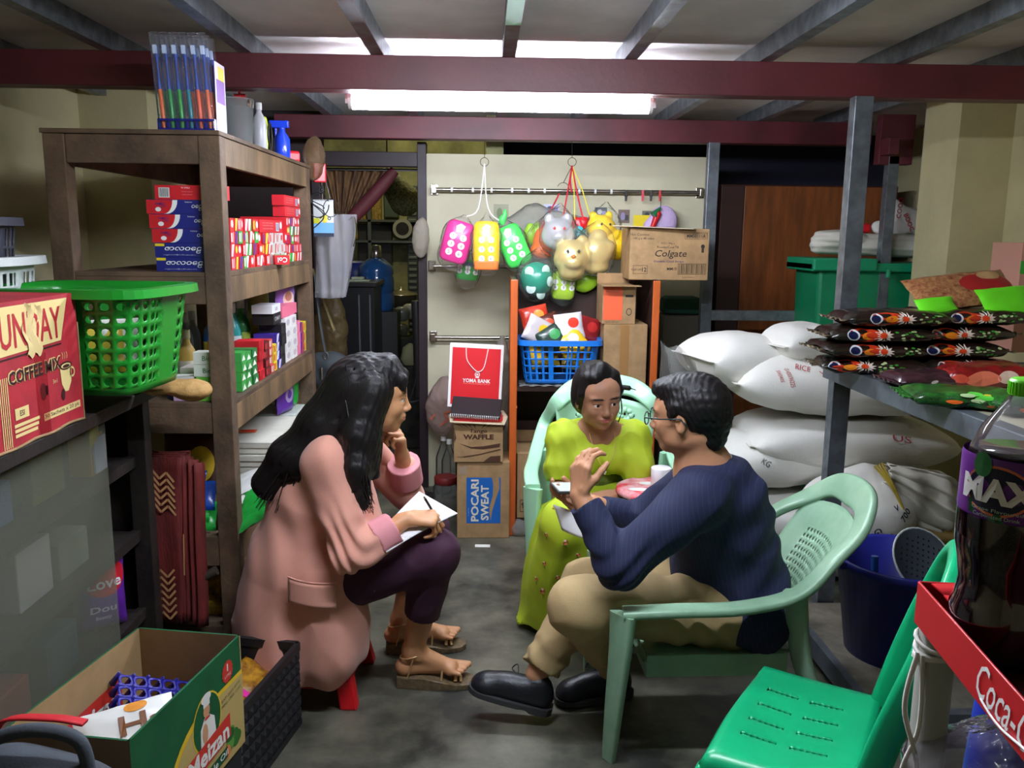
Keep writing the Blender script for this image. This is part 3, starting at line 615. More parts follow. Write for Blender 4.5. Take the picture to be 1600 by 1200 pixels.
for i in range(2): tag(MB().tube([(-1.36+0.05*i, 2.66, 0.16+0.0*i), (-0.93+0.05*i, 2.68, 0.40)], 0.016, M('old_pole', (70, 58, 46), 0.8, noise=(30, 0.4)), 8).build('wooden_pole'), ('dark wooden pole slanting before the lowest shelf, upper', 'dark wooden pole slanting before the lowest shelf, lower')[i], 'pole', 'slanting poles'); 
# ---------------------------------------------------------------- on top of the shelf
t = thing('toothbrush_display', 'blue tray packed with toothbrushes in clear packs on top of the shelf', 'display', (-1.005, 2.735, 1.801))
m_tray = M('tray_blue', (24, 34, 130), 0.3, spec=0.7)
b = MB()
for i in range(6):
    x = i*0.0285; b.box(x, x+0.003, 0, 0.12, 0, 0.036, m_tray)
b.box(0, 0.172, 0, 0.003, 0, 0.008, m_tray).box(0, 0.172, 0, 0.003, 0.03, 0.036, m_tray).box(0, 0.172, 0.117, 0.12, 0, 0.036, m_tray).box(0.169, 0.172, 0, 0.12, 0, 0.036, M('tray_white', (210, 210, 236), 0.4)).box(0, 0.172, 0, 0.12, 0, 0.003, m_tray)
b.text('Shining', 0.05, 0.02, 0.012, frame((0.172, 0, 0), (0, 1, 0), UP), ink((40, 40, 130))); b.build('tray', t)
cols = ((236, 110, 50), (40, 150, 70), (50, 160, 60), (30, 130, 140), (236, 100, 60), (230, 110, 60))
fm = film('blister', (225, 230, 245), 0.07, 0.08, 25, 0.7)
nb = 0
for r_ in range(3):
    for i in range(6):
        c = cols[(i+r_) % 6]; x = 0.014+i*0.0285; y_ = 0.018+r_*0.04
        q = thing('toothbrush_pack', '%s toothbrush in a clear pack, %s row, %s from the left' % ({236: 'orange', 40: 'green', 50: 'light green', 30: 'teal', 230: 'coral'}[c[0]], ('front', 'middle', 'rear')[r_], ('first', 'second', 'third', 'fourth', 'fifth', 'sixth')[i]), 'toothbrush', (-1.005+x, 2.735+y_, 1.805), rot=(0.0, -0.055, 0), group='toothbrushes in the blue tray')
        MB().tube(spline([(0, 0, 0.005), (0.001, -0.002, 0.06), (-0.001, 0.002, 0.12)], 4), [0.006]*3+[0.0065]*3+[0.006]*3, ink(c, 0.3), 8).build('grip', q)
        MB().tube([(-0.001, 0.002, 0.12), (0, 0, 0.17), (0, 0, 0.19), (0, 0.001, 0.225), (0, 0.001, 0.25)], [0.006, 0.0035, 0.003, 0.006, 0.005], M('brush_blue', (50, 80, 170), 0.25), 8).box(-0.005, 0.005, -0.014, -0.002, 0.222, 0.247, ink((200, 215, 240))).build('brush_head', q)
        MB().box(-0.0125, 0.0125, -0.013, 0.006, 0.0, 0.285, fm).build('blister_pack', q, bevel=0.003)
q = thing('toothbrush_card', 'white and purple card standing at the right end of the toothbrush tray', 'card', (-0.832, 2.755, 1.801))
MB().box(0, 0.002, 0, 0.10, 0, 0.21, ink((214, 200, 230))).box(0.002, 0.0025, 0.01, 0.09, 0.09, 0.16, ink((120, 60, 150))).box(0.002, 0.0025, 0.03, 0.09, 0.16, 0.2, ink((230, 200, 60))).build('card_sheet', q)
# clear jug with tools
t = thing('measuring_jug', 'cloudy clear plastic jug with tools in it on top of the shelf', 'jug', (-0.905, 3.22, 1.801))
fj = film('jug_film', (200, 205, 205), 0.5, 0.15, 12, 0.4)
MB().lathe([(0.055, 0), (0.058, 0.01), (0.066, 0.16), (0.07, 0.165), (0.067, 0.165), (0.055, 0.012), (0, 0.01)], fj, 28, cap=False).build('jug_body', t)
MB().tube(spline([(-0.062, 0, 0.14), (-0.105, 0, 0.155), (-0.10, 0, 0.08), (-0.06, 0, 0.03)], 5), 0.007, fj, 8).build('handle', t)
tag(MB().tube([(-0.93, 3.2, 1.82), (-0.955, 3.18, 2.02)], 0.006, M('blue_tool', (70, 90, 150), 0.3), 8).build('scraper'), 'blue-handled tool standing in the clear jug', 'tool')
tag(MB().tube([(-0.89, 3.21, 1.82), (-0.885, 3.22, 2.0)], 0.005, RED, 8).box(-0.905, -0.865, 3.215, 3.225, 1.965, 1.985, RED).build('screwdriver'), 'red tool standing in the clear jug', 'tool')
bottle('spray_bottle', 'silver white aerosol bottle beside the clear jug', -0.85, 3.34, 1.801, 0.026, 0.17, (205, 205, 210), (225, 225, 225), None, 'bottles on top of the shelf')
t = thing('spray_bottle', 'blue spray bottle on top of the shelf near its far end', 'bottle', (-0.855, 3.72, 1.801))
MB().lathe([(0.03, 0), (0.033, 0.01), (0.033, 0.08), (0.014, 0.11), (0.014, 0.125)], M('bot_30_60_190', (30, 60, 190), 0.2), 16).build('bottle_body', t)
MB().box(-0.05, 0.03, -0.01, 0.01, 0.125, 0.155, M('bot_30_60_190')).box(-0.03, -0.02, -0.008, 0.008, 0.09, 0.125, M('bot_30_60_190')).build('trigger', t, bevel=0.004)
t = tag(MB().tube(spline([(0, 0, 0.002), (0.0, 0.03, 0.09), (0.0, 0.0, 0.14), (0, -0.03, 0.09), (0, 0, 0.004)], 6), 0.007, ink((190, 210, 40)), 8).tube(spline([(0.02, 0, 0.002), (0.02, 0.03, 0.07), (0.02, 0.0, 0.12), (0.02, -0.03, 0.07), (0.02, 0, 0.004)], 6), 0.004, BLK, 8).build('rubber_strap', loc=(-0.885, 3.56, 1.805)), 'looped yellow and black strap on top of the shelf', 'strap')
# ================================================================ showcase counter at the left
CX = -1.03
ct = thing('display_counter', 'low dark wooden showcase counter with dusty sliding glass', 'counter', (0, 0, 0))
m_cw = M('counter_wood', (44, 36, 32), 0.55, noise=(10, 0.4), bump=(50, 0.2))
MB().box(-1.80, CX+0.03, 1.0, 2.60, 1.0, 1.035, m_cw).build('counter_top', ct, bevel=0.003)
for (x, y) in ((CX-0.055, 2.545), (CX-0.055, 1.0), (-1.79, 2.545), (-1.79, 1.0)): MB().box(x, x+0.055, y, y+0.05, 0, 0.999, m_cw).build('post', ct, bevel=0.003)
for z in (0.82, 0.585, 0.33): MB().box(-1.78, CX-0.06, 1.05, 2.54, z-0.02, z, m_cw).box(CX-0.058, CX-0.03, 1.05, 2.545, z-0.03, z+0.002, m_cw).build('shelf_board', ct)
MB().box(-1.79, CX-0.058, 1.0, 2.59, 0.04, 0.07, m_cw).box(-1.80, -1.792, 1.0, 2.6, 0.0, 0.999, m_cw).build('base_board', ct)
MB().box(CX-0.012, CX-0.006, 1.02, 2.30, 0.07, 0.999, film('dusty_glass', (150, 152, 134), 0.42, 0.10, 3, 0.05, 0.04)).build('sliding_glass', ct)
MB().box(-1.785, CX-0.06, 2.592, 2.598, 0.07, 0.999, m_cw).build('end_panel', ct)
# stock on the counter shelves
pouch('snack_packet', 'yellow packet hanging at the open end of the counter', 'packet', (-1.10, 2.36, 0.905), (0.3, -0.95, 0), (0, 0, 1), 0.10, 0.09, 0.03, M('film_yellow', (220, 200, 40), 0.3), [('disc', 0, 0.5, 0.15, 0.2, (60, 60, 40))])
laid('tea_box', 'orange and white box standing under the yellow packet', -1.15, 2.32, 0.822, 0.06, 0.08, 0.115, (226, 170, 90), None, (0, 0, 0))
tag(MB().box(-1.085, -1.08, 2.325, 2.395, 0.83, 0.93, ink((190, 200, 220))).build('paper_tag'), 'pale blue printed card before the orange box', 'card')
pouch('detergent_bag', 'purple detergent bag with red panel at the counter end', 'bag', (-1.135, 2.40, 0.335), (0.75, 0.66, 0), (0.02, 0, 1), 0.15, 0.245, 0.07, M('film_violet', (96, 40, 150), 0.3, spec=0.7), [('disc', 0.05, 0.68, 0.42, 0.24, (206, 34, 50)), ('text', 0.05, 0.62, 0.66, 0.14, (240, 240, 240), 'Love', 1), ('text', 0.0, 0.30, 0.5, 0.09, (225, 215, 235), 'Dou', 0), ('text', 0.0, 0.18, 0.3, 0.06, (225, 215, 235), 'Beauty', 0)])
ci = 0
for (z, lst) in ((0.822, ((1.15, (60, 90, 150)), (1.5, (150, 110, 60)), (1.8, (70, 110, 170)), (2.05, (120, 120, 60)))), (0.587, ((1.2, (170, 160, 200)), (1.45, (190, 190, 210)), (1.7, (150, 150, 190)), (1.95, (200, 200, 196)), (2.15, (120, 130, 110)))), (0.332, ((1.2, (60, 120, 80)), (1.5, (90, 140, 90)), (1.8, (170, 70, 60)), (2.05, (60, 90, 110)))), (0.072, ((1.3, (150, 60, 50)), (1.7, (50, 110, 90)), (2.1, (60, 70, 110))))):
    for (y_, c) in lst:
        ci += 1; h = 0.10+0.05*((ci*7) % 3)/2
        cn = ('blue', 'tan', 'light blue', 'olive', 'lilac', 'white', 'violet grey', 'cream', 'grey green', 'green', 'pale green', 'red', 'slate', 'brick red', 'teal', 'navy')[ci-1]
        tag(MB().box(-1.30, -1.11, y_, y_+0.16, z, z+h, ink(c)).build('goods_box', bevel=0.004), '%s box behind the dusty counter glass' % cn, 'box')
# big coffee carton on the counter
cb = thing('coffee_carton', 'large red coffee mix carton with torn sticker on the counter', 'carton', (0, 0, 0))
X1 = -1.0; Y1 = P(124, 560, X=X1).y; zb = 1.037; zt = P(108, 458, X=X1).z; Y0 = 1.50
m_cart = M('carton_red', (190, 40, 54), 0.6, noise=(9, 0.18), bump=(18, 0.2)); m_kraft = M('kraft', (166, 132, 90), 0.8, noise=(14, 0.15))
b = MB().box(X1-0.36, X1, Y0, Y1, zb, zt, {'all': m_kraft, 'right': m_cart, 'back': m_cart, 'front': m_cart, 'top': m_cart}); b.build('carton_body', cb, bevel=0.003)
L_ = Y1-Y0; H = zt-zb; F = frame((X1+0.0005, Y0, zb), (0, 1, 0), UP); b = MB(); m_cr = ink((232, 208, 140)); m_dk = ink((60, 22, 24)); m_crm = ink((186, 40, 52))
sy0 = P(0, 580, X=X1).y-Y0
b.poly([(0, H*0.62), (L_*0.86, H*0.66), (L_*0.93, H*0.97), (0, H*0.97)], F, m_cr).text('SUNDAY', (sy0+L_*0.86)/2-0.012, H*0.80, H*0.24, F, m_crm, w_=(L_*0.88-sy0)*1.08, bold=0.012, lift=0.0014)
b.line([(0, H*0.60), (L_*0.86, H*0.635)], 0.004, F, m_dk)
b.text('COFFEE MIX', L_*0.66, H*0.49, H*0.095, F, m_dk, w_=(L_*0.86-sy0)*0.86, bold=0.03, lift=0.0016, rot=0.02).text('COFFEE MIX', L_*0.66-0.001, H*0.49+0.001, H*0.105, F, m_cr, w_=(L_*0.86-sy0)*0.88, bold=0.06, lift=0.0010, rot=0.02)
cx, cy = L_*0.88, H*0.36
b.poly([(cx-0.028, cy+0.03), (cx+0.028, cy+0.03), (cx+0.022, cy-0.01), (cx+0.006, cy-0.03), (cx-0.01, cy-0.03), (cx-0.024, cy-0.01)], F, m_cr).disc(cx, cy+0.031, 0.029, 0.010, F, m_dk, 18, 0.001).disc(cx, cy+0.031, 0.023, 0.006, F, m_cr, 18, 0.0014).disc(cx, cy+0.030, 0.017, 0.004, F, m_dk, 18, 0.0018).ring(cx+0.03, cy+0.012, 0.013, 0.005, F, m_cr, 16)
b.disc(cx-0.022, cy-0.035, 0.008, 0.014, F, m_dk, 12, 0.0012)
for q in range(3): b.line([(cx-0.012+q*0.01, cy+0.048), (cx-0.009+q*0.01, cy+0.056), (cx-0.013+q*0.01, cy+0.064)], 0.0015, F, m_cr)
b.text('3in1', L_*0.79, H*0.37, 0.010, F, m_cr)
b.rect(L_*0.69, L_*0.975, H*0.105, H*0.16, F, m_cr).text('30 Sachets x 20 pk', L_*0.83, H*0.132, H*0.038, F, m_dk, w_=L_*0.27, bold=0.01)
b.rect(L_*0.50, L_*0.59, H*0.19, H*0.27, F, m_cr).text('ESI', L_*0.545, H*0.23, H*0.04, F, m_dk, bold=0.02)
for q in range(3): b.rect(L_*0.49, L_*(0.66-0.01*q), H*(0.14-0.035*q), H*(0.163-0.035*q), F, m_cr)
for q in range(5): b.rect(L_*(0.415+q*0.012), L_*(0.42+q*0.012), H*0.02, H*0.5, F, m_cr)
b.disc(L_*0.70, H*0.32, 0.013, 0.02, F, m_dk, 14).rect(L_*0.715, L_*0.735, H*0.29, H*0.36, F, m_dk, 0.001)
b.build('print', cb)
b = MB(); b.grid(lambda u, v: (X1+0.003+0.004*math.sin(u*9+v*5)*v, Y0+L_*(0.60+0.10*u+0.02*math.sin(v*9)), zb+H*(0.60+0.36*v+0.02*math.sin(u*12))), 9, 9, M('torn_paper', (222, 196, 136), 0.8)); b.build('torn_sticker', cb)
MB().box(X1-0.004, X1+0.0015, Y0+L_*0.655, Y0+L_*0.735, zb, zb+H*0.6, film('tape', (190, 50, 56), 0.3, 0.1, 20, 0.3)).build('packing_tape', cb)
b = MB().tube(spline([(X1+0.001, Y0+L_*q/8, zb+0.002+0.003*math.sin(q*3)) for q in range(9)], 3), 0.0035, m_kraft, 6).tube(spline([(X1+0.001, Y1, zb+0.03*q+0.0) for q in range(9)], 2), 0.002, m_kraft, 6); b.build('worn_edge', cb)
# ---------------------------------------------------------------- baskets
def basket(name, label, cat, c, sx, sy, h, bx, by, mat, rim=0.022, rows=7, cols=(12, 8), hs=0.62, nh=8, rz=0.0, loc=(0, 0, 0), r=0.30, lip=0.03, skip=lambda i, j: False):
    """oblong laundry basket: c unused; rounded rectangle sx*sy at the top, bx*by at the bottom"""
    t = thing(name, label, cat, loc, rz)
    def ring(u, a, b_):
        th = 2*math.pi*u; c_, s = math.cos(th), math.sin(th); e = r
        return (a/2*math.copysign(abs(c_)**e, c_), b_/2*math.copysign(abs(s)**e, s))
    # equalised parameter around the outline
    N_ = 400; pts = [ring(i/N_, sx, sy) for i in range(N_)]; ac = [0]
    for i in range(N_): q = pts[(i+1) % N_]; ac.append(ac[-1]+math.hypot(q[0]-pts[i][0], q[1]-pts[i][1]))
    def par(u):
        u = (u % 1.0)*ac[-1]; lo = int(np.searchsorted(ac, u)); lo = max(1, min(N_, lo)); a = (u-ac[lo-1])/max(1e-9, ac[lo]-ac[lo-1]); return (lo-1+a)/N_
    def fn(u, v): a = bx+(sx-bx)*v; b_ = by+(sy-by)*v; x, y_ = ring(par(u), a, b_); return (x, y_, h*v)
    nu = 2*(cols[0]+cols[1]); us = [i/nu for i in range(nu+1)]; vs = [0.0]+[0.07+i*(0.83/rows) for i in range(rows+1)]+[1.0]
    b = MB(); perforated(b, fn, us, vs, mat, lambda i, j: 0 if (j == 0 or j > rows or skip(i, j)) else hs, nh)
    b.grid(lambda u, v: (fn(u, 0)[0]*v, fn(u, 0)[1]*v, 0.0), nu+1, 4, mat)
    b.build('basket_body', t, solid=0.0035, weld=True)
    b = MB(); seg = 64
    def R(u, k): o = fn(u, 1); n_ = Vector((o[0]/(sx*sx), o[1]/(sy*sy), 0)).normalized(); prof = ((0, 0), (lip, 0.0), (lip+0.003, -rim), (lip, -rim-0.001), (lip-0.003, -0.004), (0, -0.004)); q = prof[k]; return (o[0]+n_.x*q[0], o[1]+n_.y*q[0], h+q[1])
    vs_ = [R(i/seg, k) for i in range(seg) for k in range(6)]
    b.add(vs_, [(i*6+k, ((i+1) % seg)*6+k, ((i+1) % seg)*6+(k+1) % 6, i*6+(k+1) % 6) for i in range(seg) for k in range(6)], mat, None, False)
    b.build('rim', t)
    return t
m_gb = M('basket_green', (26, 142, 40), 0.3, spec=0.6)
gb = basket('laundry_basket', 'bright green perforated laundry basket on the counter', 'basket', None, 0.42, 0.36, 0.27, 0.35, 0.30, m_gb, rows=7, cols=(9, 9), loc=(-1.055, 2.31, 1.085), rz=-0.10, skip=lambda i, j: i % 9 in (0, 1))
for k in range(5):
    pouch('snack_packet', '%s lying in the green basket' % ('orange and cream snack packet', 'clear packet of crackers', 'brown sachet', 'yellow packet', 'white sachet')[k], 'packet', (-1.13+0.04*k, 2.25+0.03*(k % 3), 1.092+0.012*k), (0.8, 0.3*(k-2), 0), (-0.1, 0.3, 1), 0.12, 0.13, 0.03, M('gbp%d' % k, ((226, 140, 90), (214, 196, 150), (120, 80, 50), (220, 190, 60), (220, 220, 210))[k], 0.4), group='packets in the green basket')
wb = basket('plastic_basket', 'white slotted plastic basket behind the coffee carton', 'basket', None, 0.34, 0.30, 0.39, 0.29, 0.25, M('plastic_white', (214, 218, 216), 0.35), rows=8, cols=(8, 8), hs=(0.62, 0.8), nh=4, loc=(-1.42, 2.33, 1.037), rz=0.12)
wb2 = basket('plastic_basket', 'dark grey slotted basket nested inside the white basket', 'basket', None, 0.27, 0.24, 0.26, 0.23, 0.20, M('plastic_grey', (70, 72, 84), 0.4), rows=4, cols=(8, 8), hs=(0.5, 0.85), nh=4, loc=(-1.42, 2.33, 1.27), rz=0.1, lip=0.02)
# brown paper pack under the basket's edge
S = SDF((-1.06, 2.38, 0.99), (-0.78, 2.62, 1.10), 0.004)
S.ell((-0.93, 2.50, 1.045), (0.10, 0.075, 0.02), 0.01).ell((-0.86, 2.50, 1.035), (0.05, 0.06, 0.03), 0.02).ell((-0.98, 2.5, 1.05), (0.05, 0.06, 0.012), 0.01)
S.disp(lambda x, y, z: 0.003*wob(x, y, z, 70, 2))
tag(S.build('paper_parcel', M('kraft_crumpled', (172, 132, 74), 0.75, bump=(40, 0.5))), 'crumpled brown paper parcel sticking out beside the green basket', 'parcel')
t = thing('tin_can', 'short tin with blue and red stripes below the paper parcel', 'tin', (-1.0, 2.80, 0.956))
MB().cyl((0, 0, 0), (0, 0, 0.075), 0.045, 0.045, ink((40, 60, 130)), 24).build('tin_body', t)
MB().cyl((0, 0, 0.012), (0, 0, 0.022), 0.0455, 0.0455, RED, 24).cyl((0, 0, 0.022), (0, 0, 0.032), 0.0457, 0.0457, W_, 24).cyl((0, 0, 0.06), (0, 0, 0.076), 0.0458, 0.0458, ink((120, 180, 90)), 24).build('stripes', t)
# ---------------------------------------------------------------- folded woven mat
mt = thing('woven_mat', 'folded dark red mat with gold zigzags hanging beside the shelf', 'mat', (0, 0, 0))
a0 = P(222, 716, Y=2.63); a1 = P(282, 728, Y=2.63); zb = P(250, 975, Y=2.63).z
m_mat = M('mat_red', (128, 42, 38), 0.75, noise=(40, 0.25), bump=(160, 0.3), stretch=(1, 1, 0.2)); m_gold = M('mat_gold', (196, 146, 96), 0.7)
Wm = (a1.x-a0.x); b = MB(); H = a0.z-zb
for k in range(4):
    yy = 2.635+0.012*k; xs = 0.006*k
    b.grid(lambda u, v: (a0.x+xs+Wm*(u*(1-0.25*(1-v))+0.10*(1-v)*0.3)+0.004*math.sin(v*7+k), yy+0.006*math.sin(u*4+k)+0.004*math.sin(v*9), zb+H*v+0.004*k), 8, 16, m_mat)
    if k: b.tube([(a0.x+xs, yy, zb+H+0.004*k), (a0.x+xs+Wm*0.5, yy+0.004, zb+H+0.004*k-0.006), (a0.x+xs+Wm, yy, zb+H+0.004*k)], 0.0035, m_mat, 6)
b.build('mat_layers', mt, solid=0.003)
b = MB()
for k in range(3):
    x = a0.x+Wm+0.002+0.018*k; b.grid(lambda u, v: (x+0.024*u-0.10*(1-v)*Wm*2.2*0.55, 2.64+0.03*u+0.004*math.sin(v*8), zb+H*v-0.01*k-0.005*u), 4, 14, m_mat)
b.build('folded_edge', mt, solid=0.003)
F = frame((a0.x, 2.6315, zb), (1, 0, 0), UP); b = MB()
def zig(y0, sl, x0, x1, per, amp, wd):
    pts = []; x = x0; k = 0
    while x < x1-1e-6: pts.append((x, y0+sl*(x-x0)+(amp if k % 2 else 0))); x += per/2; k += 1
    b.line(pts, wd, F, m_gold)
for q in range(6): zig(H*0.90-q*0.022, -0.25, 0.004, Wm-0.002, 0.045, 0.026, 0.007)
for q in range(7): zig(H*0.03+q*0.024, 0.0, 0.004+Wm*0.06, Wm*0.80, 0.045, 0.026, 0.007)
b.line([(Wm*0.97, H*0.1+0.5*H*0.9), (Wm*0.93, H*0.3)], 0.004, F, m_gold)
b.build('zigzag_pattern', mt)
# ---------------------------------------------------------------- vegetable oil carton with things in it
zt = 0.55; ZB = 0.272; A = P(375, 992, z=zt); B_ = P(216, 980, z=zt); C_ = P(202, 1158, z=zt); D_ = B_+(C_-A)
ob = thing('oil_carton', 'open green and kraft vegetable oil carton on the floor', 'carton', (0, 0, 0))
m_og = M('oil_green', (16, 92, 52), 0.5, noise=(8, 0.15)); m_ok = M('kraft_inside', (176, 142, 96), 0.8, noise=(8, 0.12)); b = MB(); b2 = MB()
def wall(p, q, mo, t_=0.005):
    n_ = (q-p).cross(UP).normalized(); o = [Vector((p.x, p.y, ZB)), Vector((q.x, q.y, ZB)), Vector((q.x, q.y, zt)), Vector((p.x, p.y, zt))]; i = [v-n_*t_ for v in o]
    b.add(o, [(0, 1, 2, 3)], mo); b.add(i, [(3, 2, 1, 0)], m_ok); b.add([o[3], o[2], i[2], i[3]], [(0, 1, 2, 3)], m_og)
    b.add([o[0], o[3], i[3], i[0]], [(0, 1, 2, 3)], m_ok); b.add([o[1], i[1], i[2], o[2]], [(0, 1, 2, 3)], m_ok)
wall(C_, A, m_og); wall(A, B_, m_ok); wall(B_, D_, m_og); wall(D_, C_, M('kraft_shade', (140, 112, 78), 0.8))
b.add([(p.x, p.y, ZB+0.003) for p in (A, B_, D_, C_)], [(0, 1, 2, 3)], m_ok); b.build('carton_body', ob)
e = (A-C_); L_ = e.length; SH = (zt-ZB)/0.34; F = frame((C_.x, C_.y, ZB), e, UP) @ Matrix.Diagonal((1, SH, 1, 1)); b = MB(); m_rd = ink((206, 52, 40)); m_kk = M('kraft_print', (186, 160, 96), 0.7)
# curved kraft swoosh with a yellow border on the green side

arc2 = [(L_*0.62+(L_*0.42)*math.cos(math.pi-a*math.pi/2/10), 0.0+0.235*math.sin(a*math.pi/2/10)) for a in range(11)]+[(L_-0.001, 0.235), (L_-0.001, 0.001), (L_*0.2, 0.001)]
b.poly([(min(x*1.0, L_-0.001), y_) for x, y_ in arc2], F, ink((226, 186, 40)), 0.0006)
arc3 = [(L_*0.65+(L_*0.42)*math.cos(math.pi-a*math.pi/2/10), 0.0+0.222*math.sin(a*math.pi/2/10)) for a in range(11)]+[(L_-0.001, 0.222), (L_-0.001, 0.001), (L_*0.23, 0.001)]
b.poly([(min(x, L_-0.001), y_) for x, y_ in arc3], F, m_kk, 0.0010)
b.disc(L_*0.62, 0.185, 0.062, 0.085, F, ink((226, 186, 40)), 24, 0.0012).disc(L_*0.62, 0.185, 0.058, 0.080, F, m_og, 24, 0.0015)
m_chef = ink((232, 228, 220)); m_skn = ink((206, 150, 110))
b.poly([(L_*0.62-0.032, 0.115), (L_*0.62+0.036, 0.115), (L_*0.62+0.03, 0.185), (L_*0.62+0.008, 0.205), (L_*0.62-0.012, 0.205), (L_*0.62-0.03, 0.18)], F, m_chef, 0.0019)
b.disc(L_*0.62-0.002, 0.222, 0.014, 0.019, F, m_skn, 14, 0.0022).rect(L_*0.62-0.015, L_*0.62+0.012, 0.234, 0.25, F, m_chef, 0.0025).disc(L_*0.62-0.002, 0.258, 0.021, 0.014, F, m_chef, 14, 0.0025).disc(L_*0.62-0.012, 0.16, 0.012, 0.03, F, m_skn, 10, 0.0024).rect(L_*0.62-0.012, L_*0.62+0.01, 0.197, 0.204, F, m_rd, 0.0026)
b.poly([(L_*0.40, 0.055), (L_*0.84, 0.075), (L_*0.84, 0.145), (L_*0.40, 0.125)], F, m_rd, 0.0028)
b.text('Meizan', L_*0.62, 0.10, 0.055, F, m_chef, w_=L_*0.40, bold=0.03, lift=0.0034, rot=0.03)
b.poly([(L_*0.42, 0.012), (L_*0.80, 0.022), (L_*0.80, 0.054), (L_*0.42, 0.044)], F, m_og, 0.0028).text('Vegetable Oil', L_*0.61, 0.033, 0.024, F, m_chef, w_=L_*0.38, bold=0.01, lift=0.0034, rot=0.03)
for i in range(9): b.disc(L_*0.86+0.022*math.cos(i*2.1)*(0.5+i/12), 0.06+0.02*math.sin(i*1.7), 0.02, 0.02, F, ink(((50, 110, 40), (90, 150, 60), (40, 90, 40))[i % 3]), 10, 0.0012+0.0001*i)
b.disc(L_*0.80, 0.035, 0.014, 0.02, F, ink((226, 120, 70)), 12, 0.0024)
b.poly([(L_*0.845+0.026*(1 if i % 2 else 0.88)*math.cos(i*math.pi/14), 0.27+0.034*(1 if i % 2 else 0.88)*math.sin(i*math.pi/14)) for i in range(28)], F, ink((200, 50, 40)), 0.0008).text('1', L_*0.845, 0.282, 0.022, F, m_chef, bold=0.03, lift=0.0012).text('LITRE', L_*0.845, 0.258, 0.008, F, m_chef, lift=0.0012)
for i in range(2): b.text('EXP 2021 0772' if i else 'MFG 1905 1102', L_*0.87, 0.185+0.016*i, 0.010, F, ink((90, 84, 60)), lift=0.0014, rot=0.1)
b.build('print', ob)
# print inside on the far long wall (seen through the open top)
e2 = (B_-D_); Fi = frame((D_.x, D_.y, 0), e2, UP); n_i = e2.normalized().cross(UP); 
Fi = frame(tuple(D_*1.0 + (UP.cross(e2.normalized()))*(-0.0065)), e2, UP); Fi.translation.z = 0
n2 = (C_-D_).normalized(); Fi.translation = Vector((D_.x, D_.y, ZB)) + n2*0.0065; Fi = Fi @ Matrix.Diagonal((1, SH, 1, 1))
b = MB(); b.poly([(L_*0.34, 0.13), (L_*0.80, 0.145), (L_*0.80, 0.24), (L_*0.34, 0.225)], Fi, m_rd, 0.0).text('Meizan', L_*0.57, 0.185, 0.065, Fi, m_chef, w_=L_*0.40, bold=0.03, lift=0.0006).text('MIX', L_*0.62, 0.11, 0.02, Fi, ink((70, 60, 40)), lift=0.0006, shear=0.3); b.build('inner_print', ob)
def inbox(u, v, z): p = D_ + (B_-D_)*u + (C_-D_)*v; return Vector((p.x, p.y, z))
# blue egg tray
c0 = inbox(0.70, 0.52, 0.43); ez = Matrix.Translation(c0) @ Euler((0.5, 0.40, 0.55)).to_matrix().to_4x4()
def tray(u, v): x, y_ = (u-0.5)*0.20, (v-0.5)*0.15; return (x, y_, 0.0)
b = MB(); perforated(b, lambda u, v: tuple(ez @ Vector(tray(u, v))), [i/6 for i in range(7)], [i/5 for i in range(6)], M('tray_blue_v', (40, 36, 140), 0.4), lambda i, j: 0.7, 8)
for i in range(7):
    for j in range(6):
        x, y_ = (i/6-0.5)*0.2, (j/5-0.5)*0.15; b.cyl((x, y_, -0.035), (x, y_, 0.004), 0.007, 0.002, M('tray_blue_v'), 5, X=ez)
tag(b.build('egg_tray', solid=0.002), 'violet blue plastic egg tray tilted inside the oil carton', 'tray')
pouch('snack_packet', 'white and blue biscuit packet with brown lettering in the oil carton', 'packet', inbox(0.30, 0.66, 0.41), (0.85, 0.45, 0.05), (-0.35, 0.62, 0.50), 0.20, 0.13, 0.04, M('film_white2', (226, 226, 220), 0.3), [('text', 0.18, 0.55, 0.5, 0.34, (120, 70, 30), 'Ha', 1), ('disc', 0.12, 0.86, 0.12, 0.1, (230, 150, 60)), ('rect', -0.28, 0.2, 0.16, 0.2, (120, 120, 120))])
pouch('snack_packet', 'blue edged packet under the white biscuit packet', 'packet', inbox(0.42, 0.55, 0.37), (0.8, 0.5, 0.05), (-0.35, 0.62, 0.40), 0.21, 0.14, 0.04, M('film_blue3', (40, 50, 170), 0.3), [])
# black crate with golden packets
cr = P(466, 1003, z=0.27); cl = P(374, 1002, z=0.27)
crate = thing('plastic_crate', 'black lattice plastic crate on the floor beside the oil carton', 'crate', (0, 0, 0)); m_cr2 = M('crate_black', (34, 34, 38), 0.45)
dirn = (A-C_).normalized(); side = Vector((dirn.y, -dirn.x, 0)); o = cr.copy(); o.z = 0; Lc, Wc, Hc = 0.44, 0.25, 0.27
Xc = frame((o.x, o.y, 0), -dirn, UP); b = MB()
def cwall(fr, Lw):
    n = max(3, int(Lw/0.032))
    for i in range(n):
        for j in range(6):
            x, z = (i+0.5)*Lw/n, 0.02+(j+0.5)*(Hc-0.045)/6; dx, dz = Lw/n/2, (Hc-0.045)/12
            b.add([(x-dx, z-dz, 0), (x+dx, z-dz, 0), (x+dx, z+dz, 0), (x-dx, z+dz, 0), (x-dx*0.2, z+dz*0.2, 0.012), (x+dx*0.9, z+dz*0.9, 0.003)], [(0, 1, 4), (1, 5, 4), (1, 2, 5), (2, 3, 5), (3, 4, 5), (3, 0, 4)], m_cr2, fr)
    b.box(0, Lw, 0, 0.02, -0.006, 0.004, m_cr2, fr).box(0, Lw, Hc-0.026, Hc, -0.008, 0.006, m_cr2, fr).box(0, Lw, 0.02, Hc-0.026, -0.005, 0.0, m_cr2, fr)
o2 = o-dirn*Lc
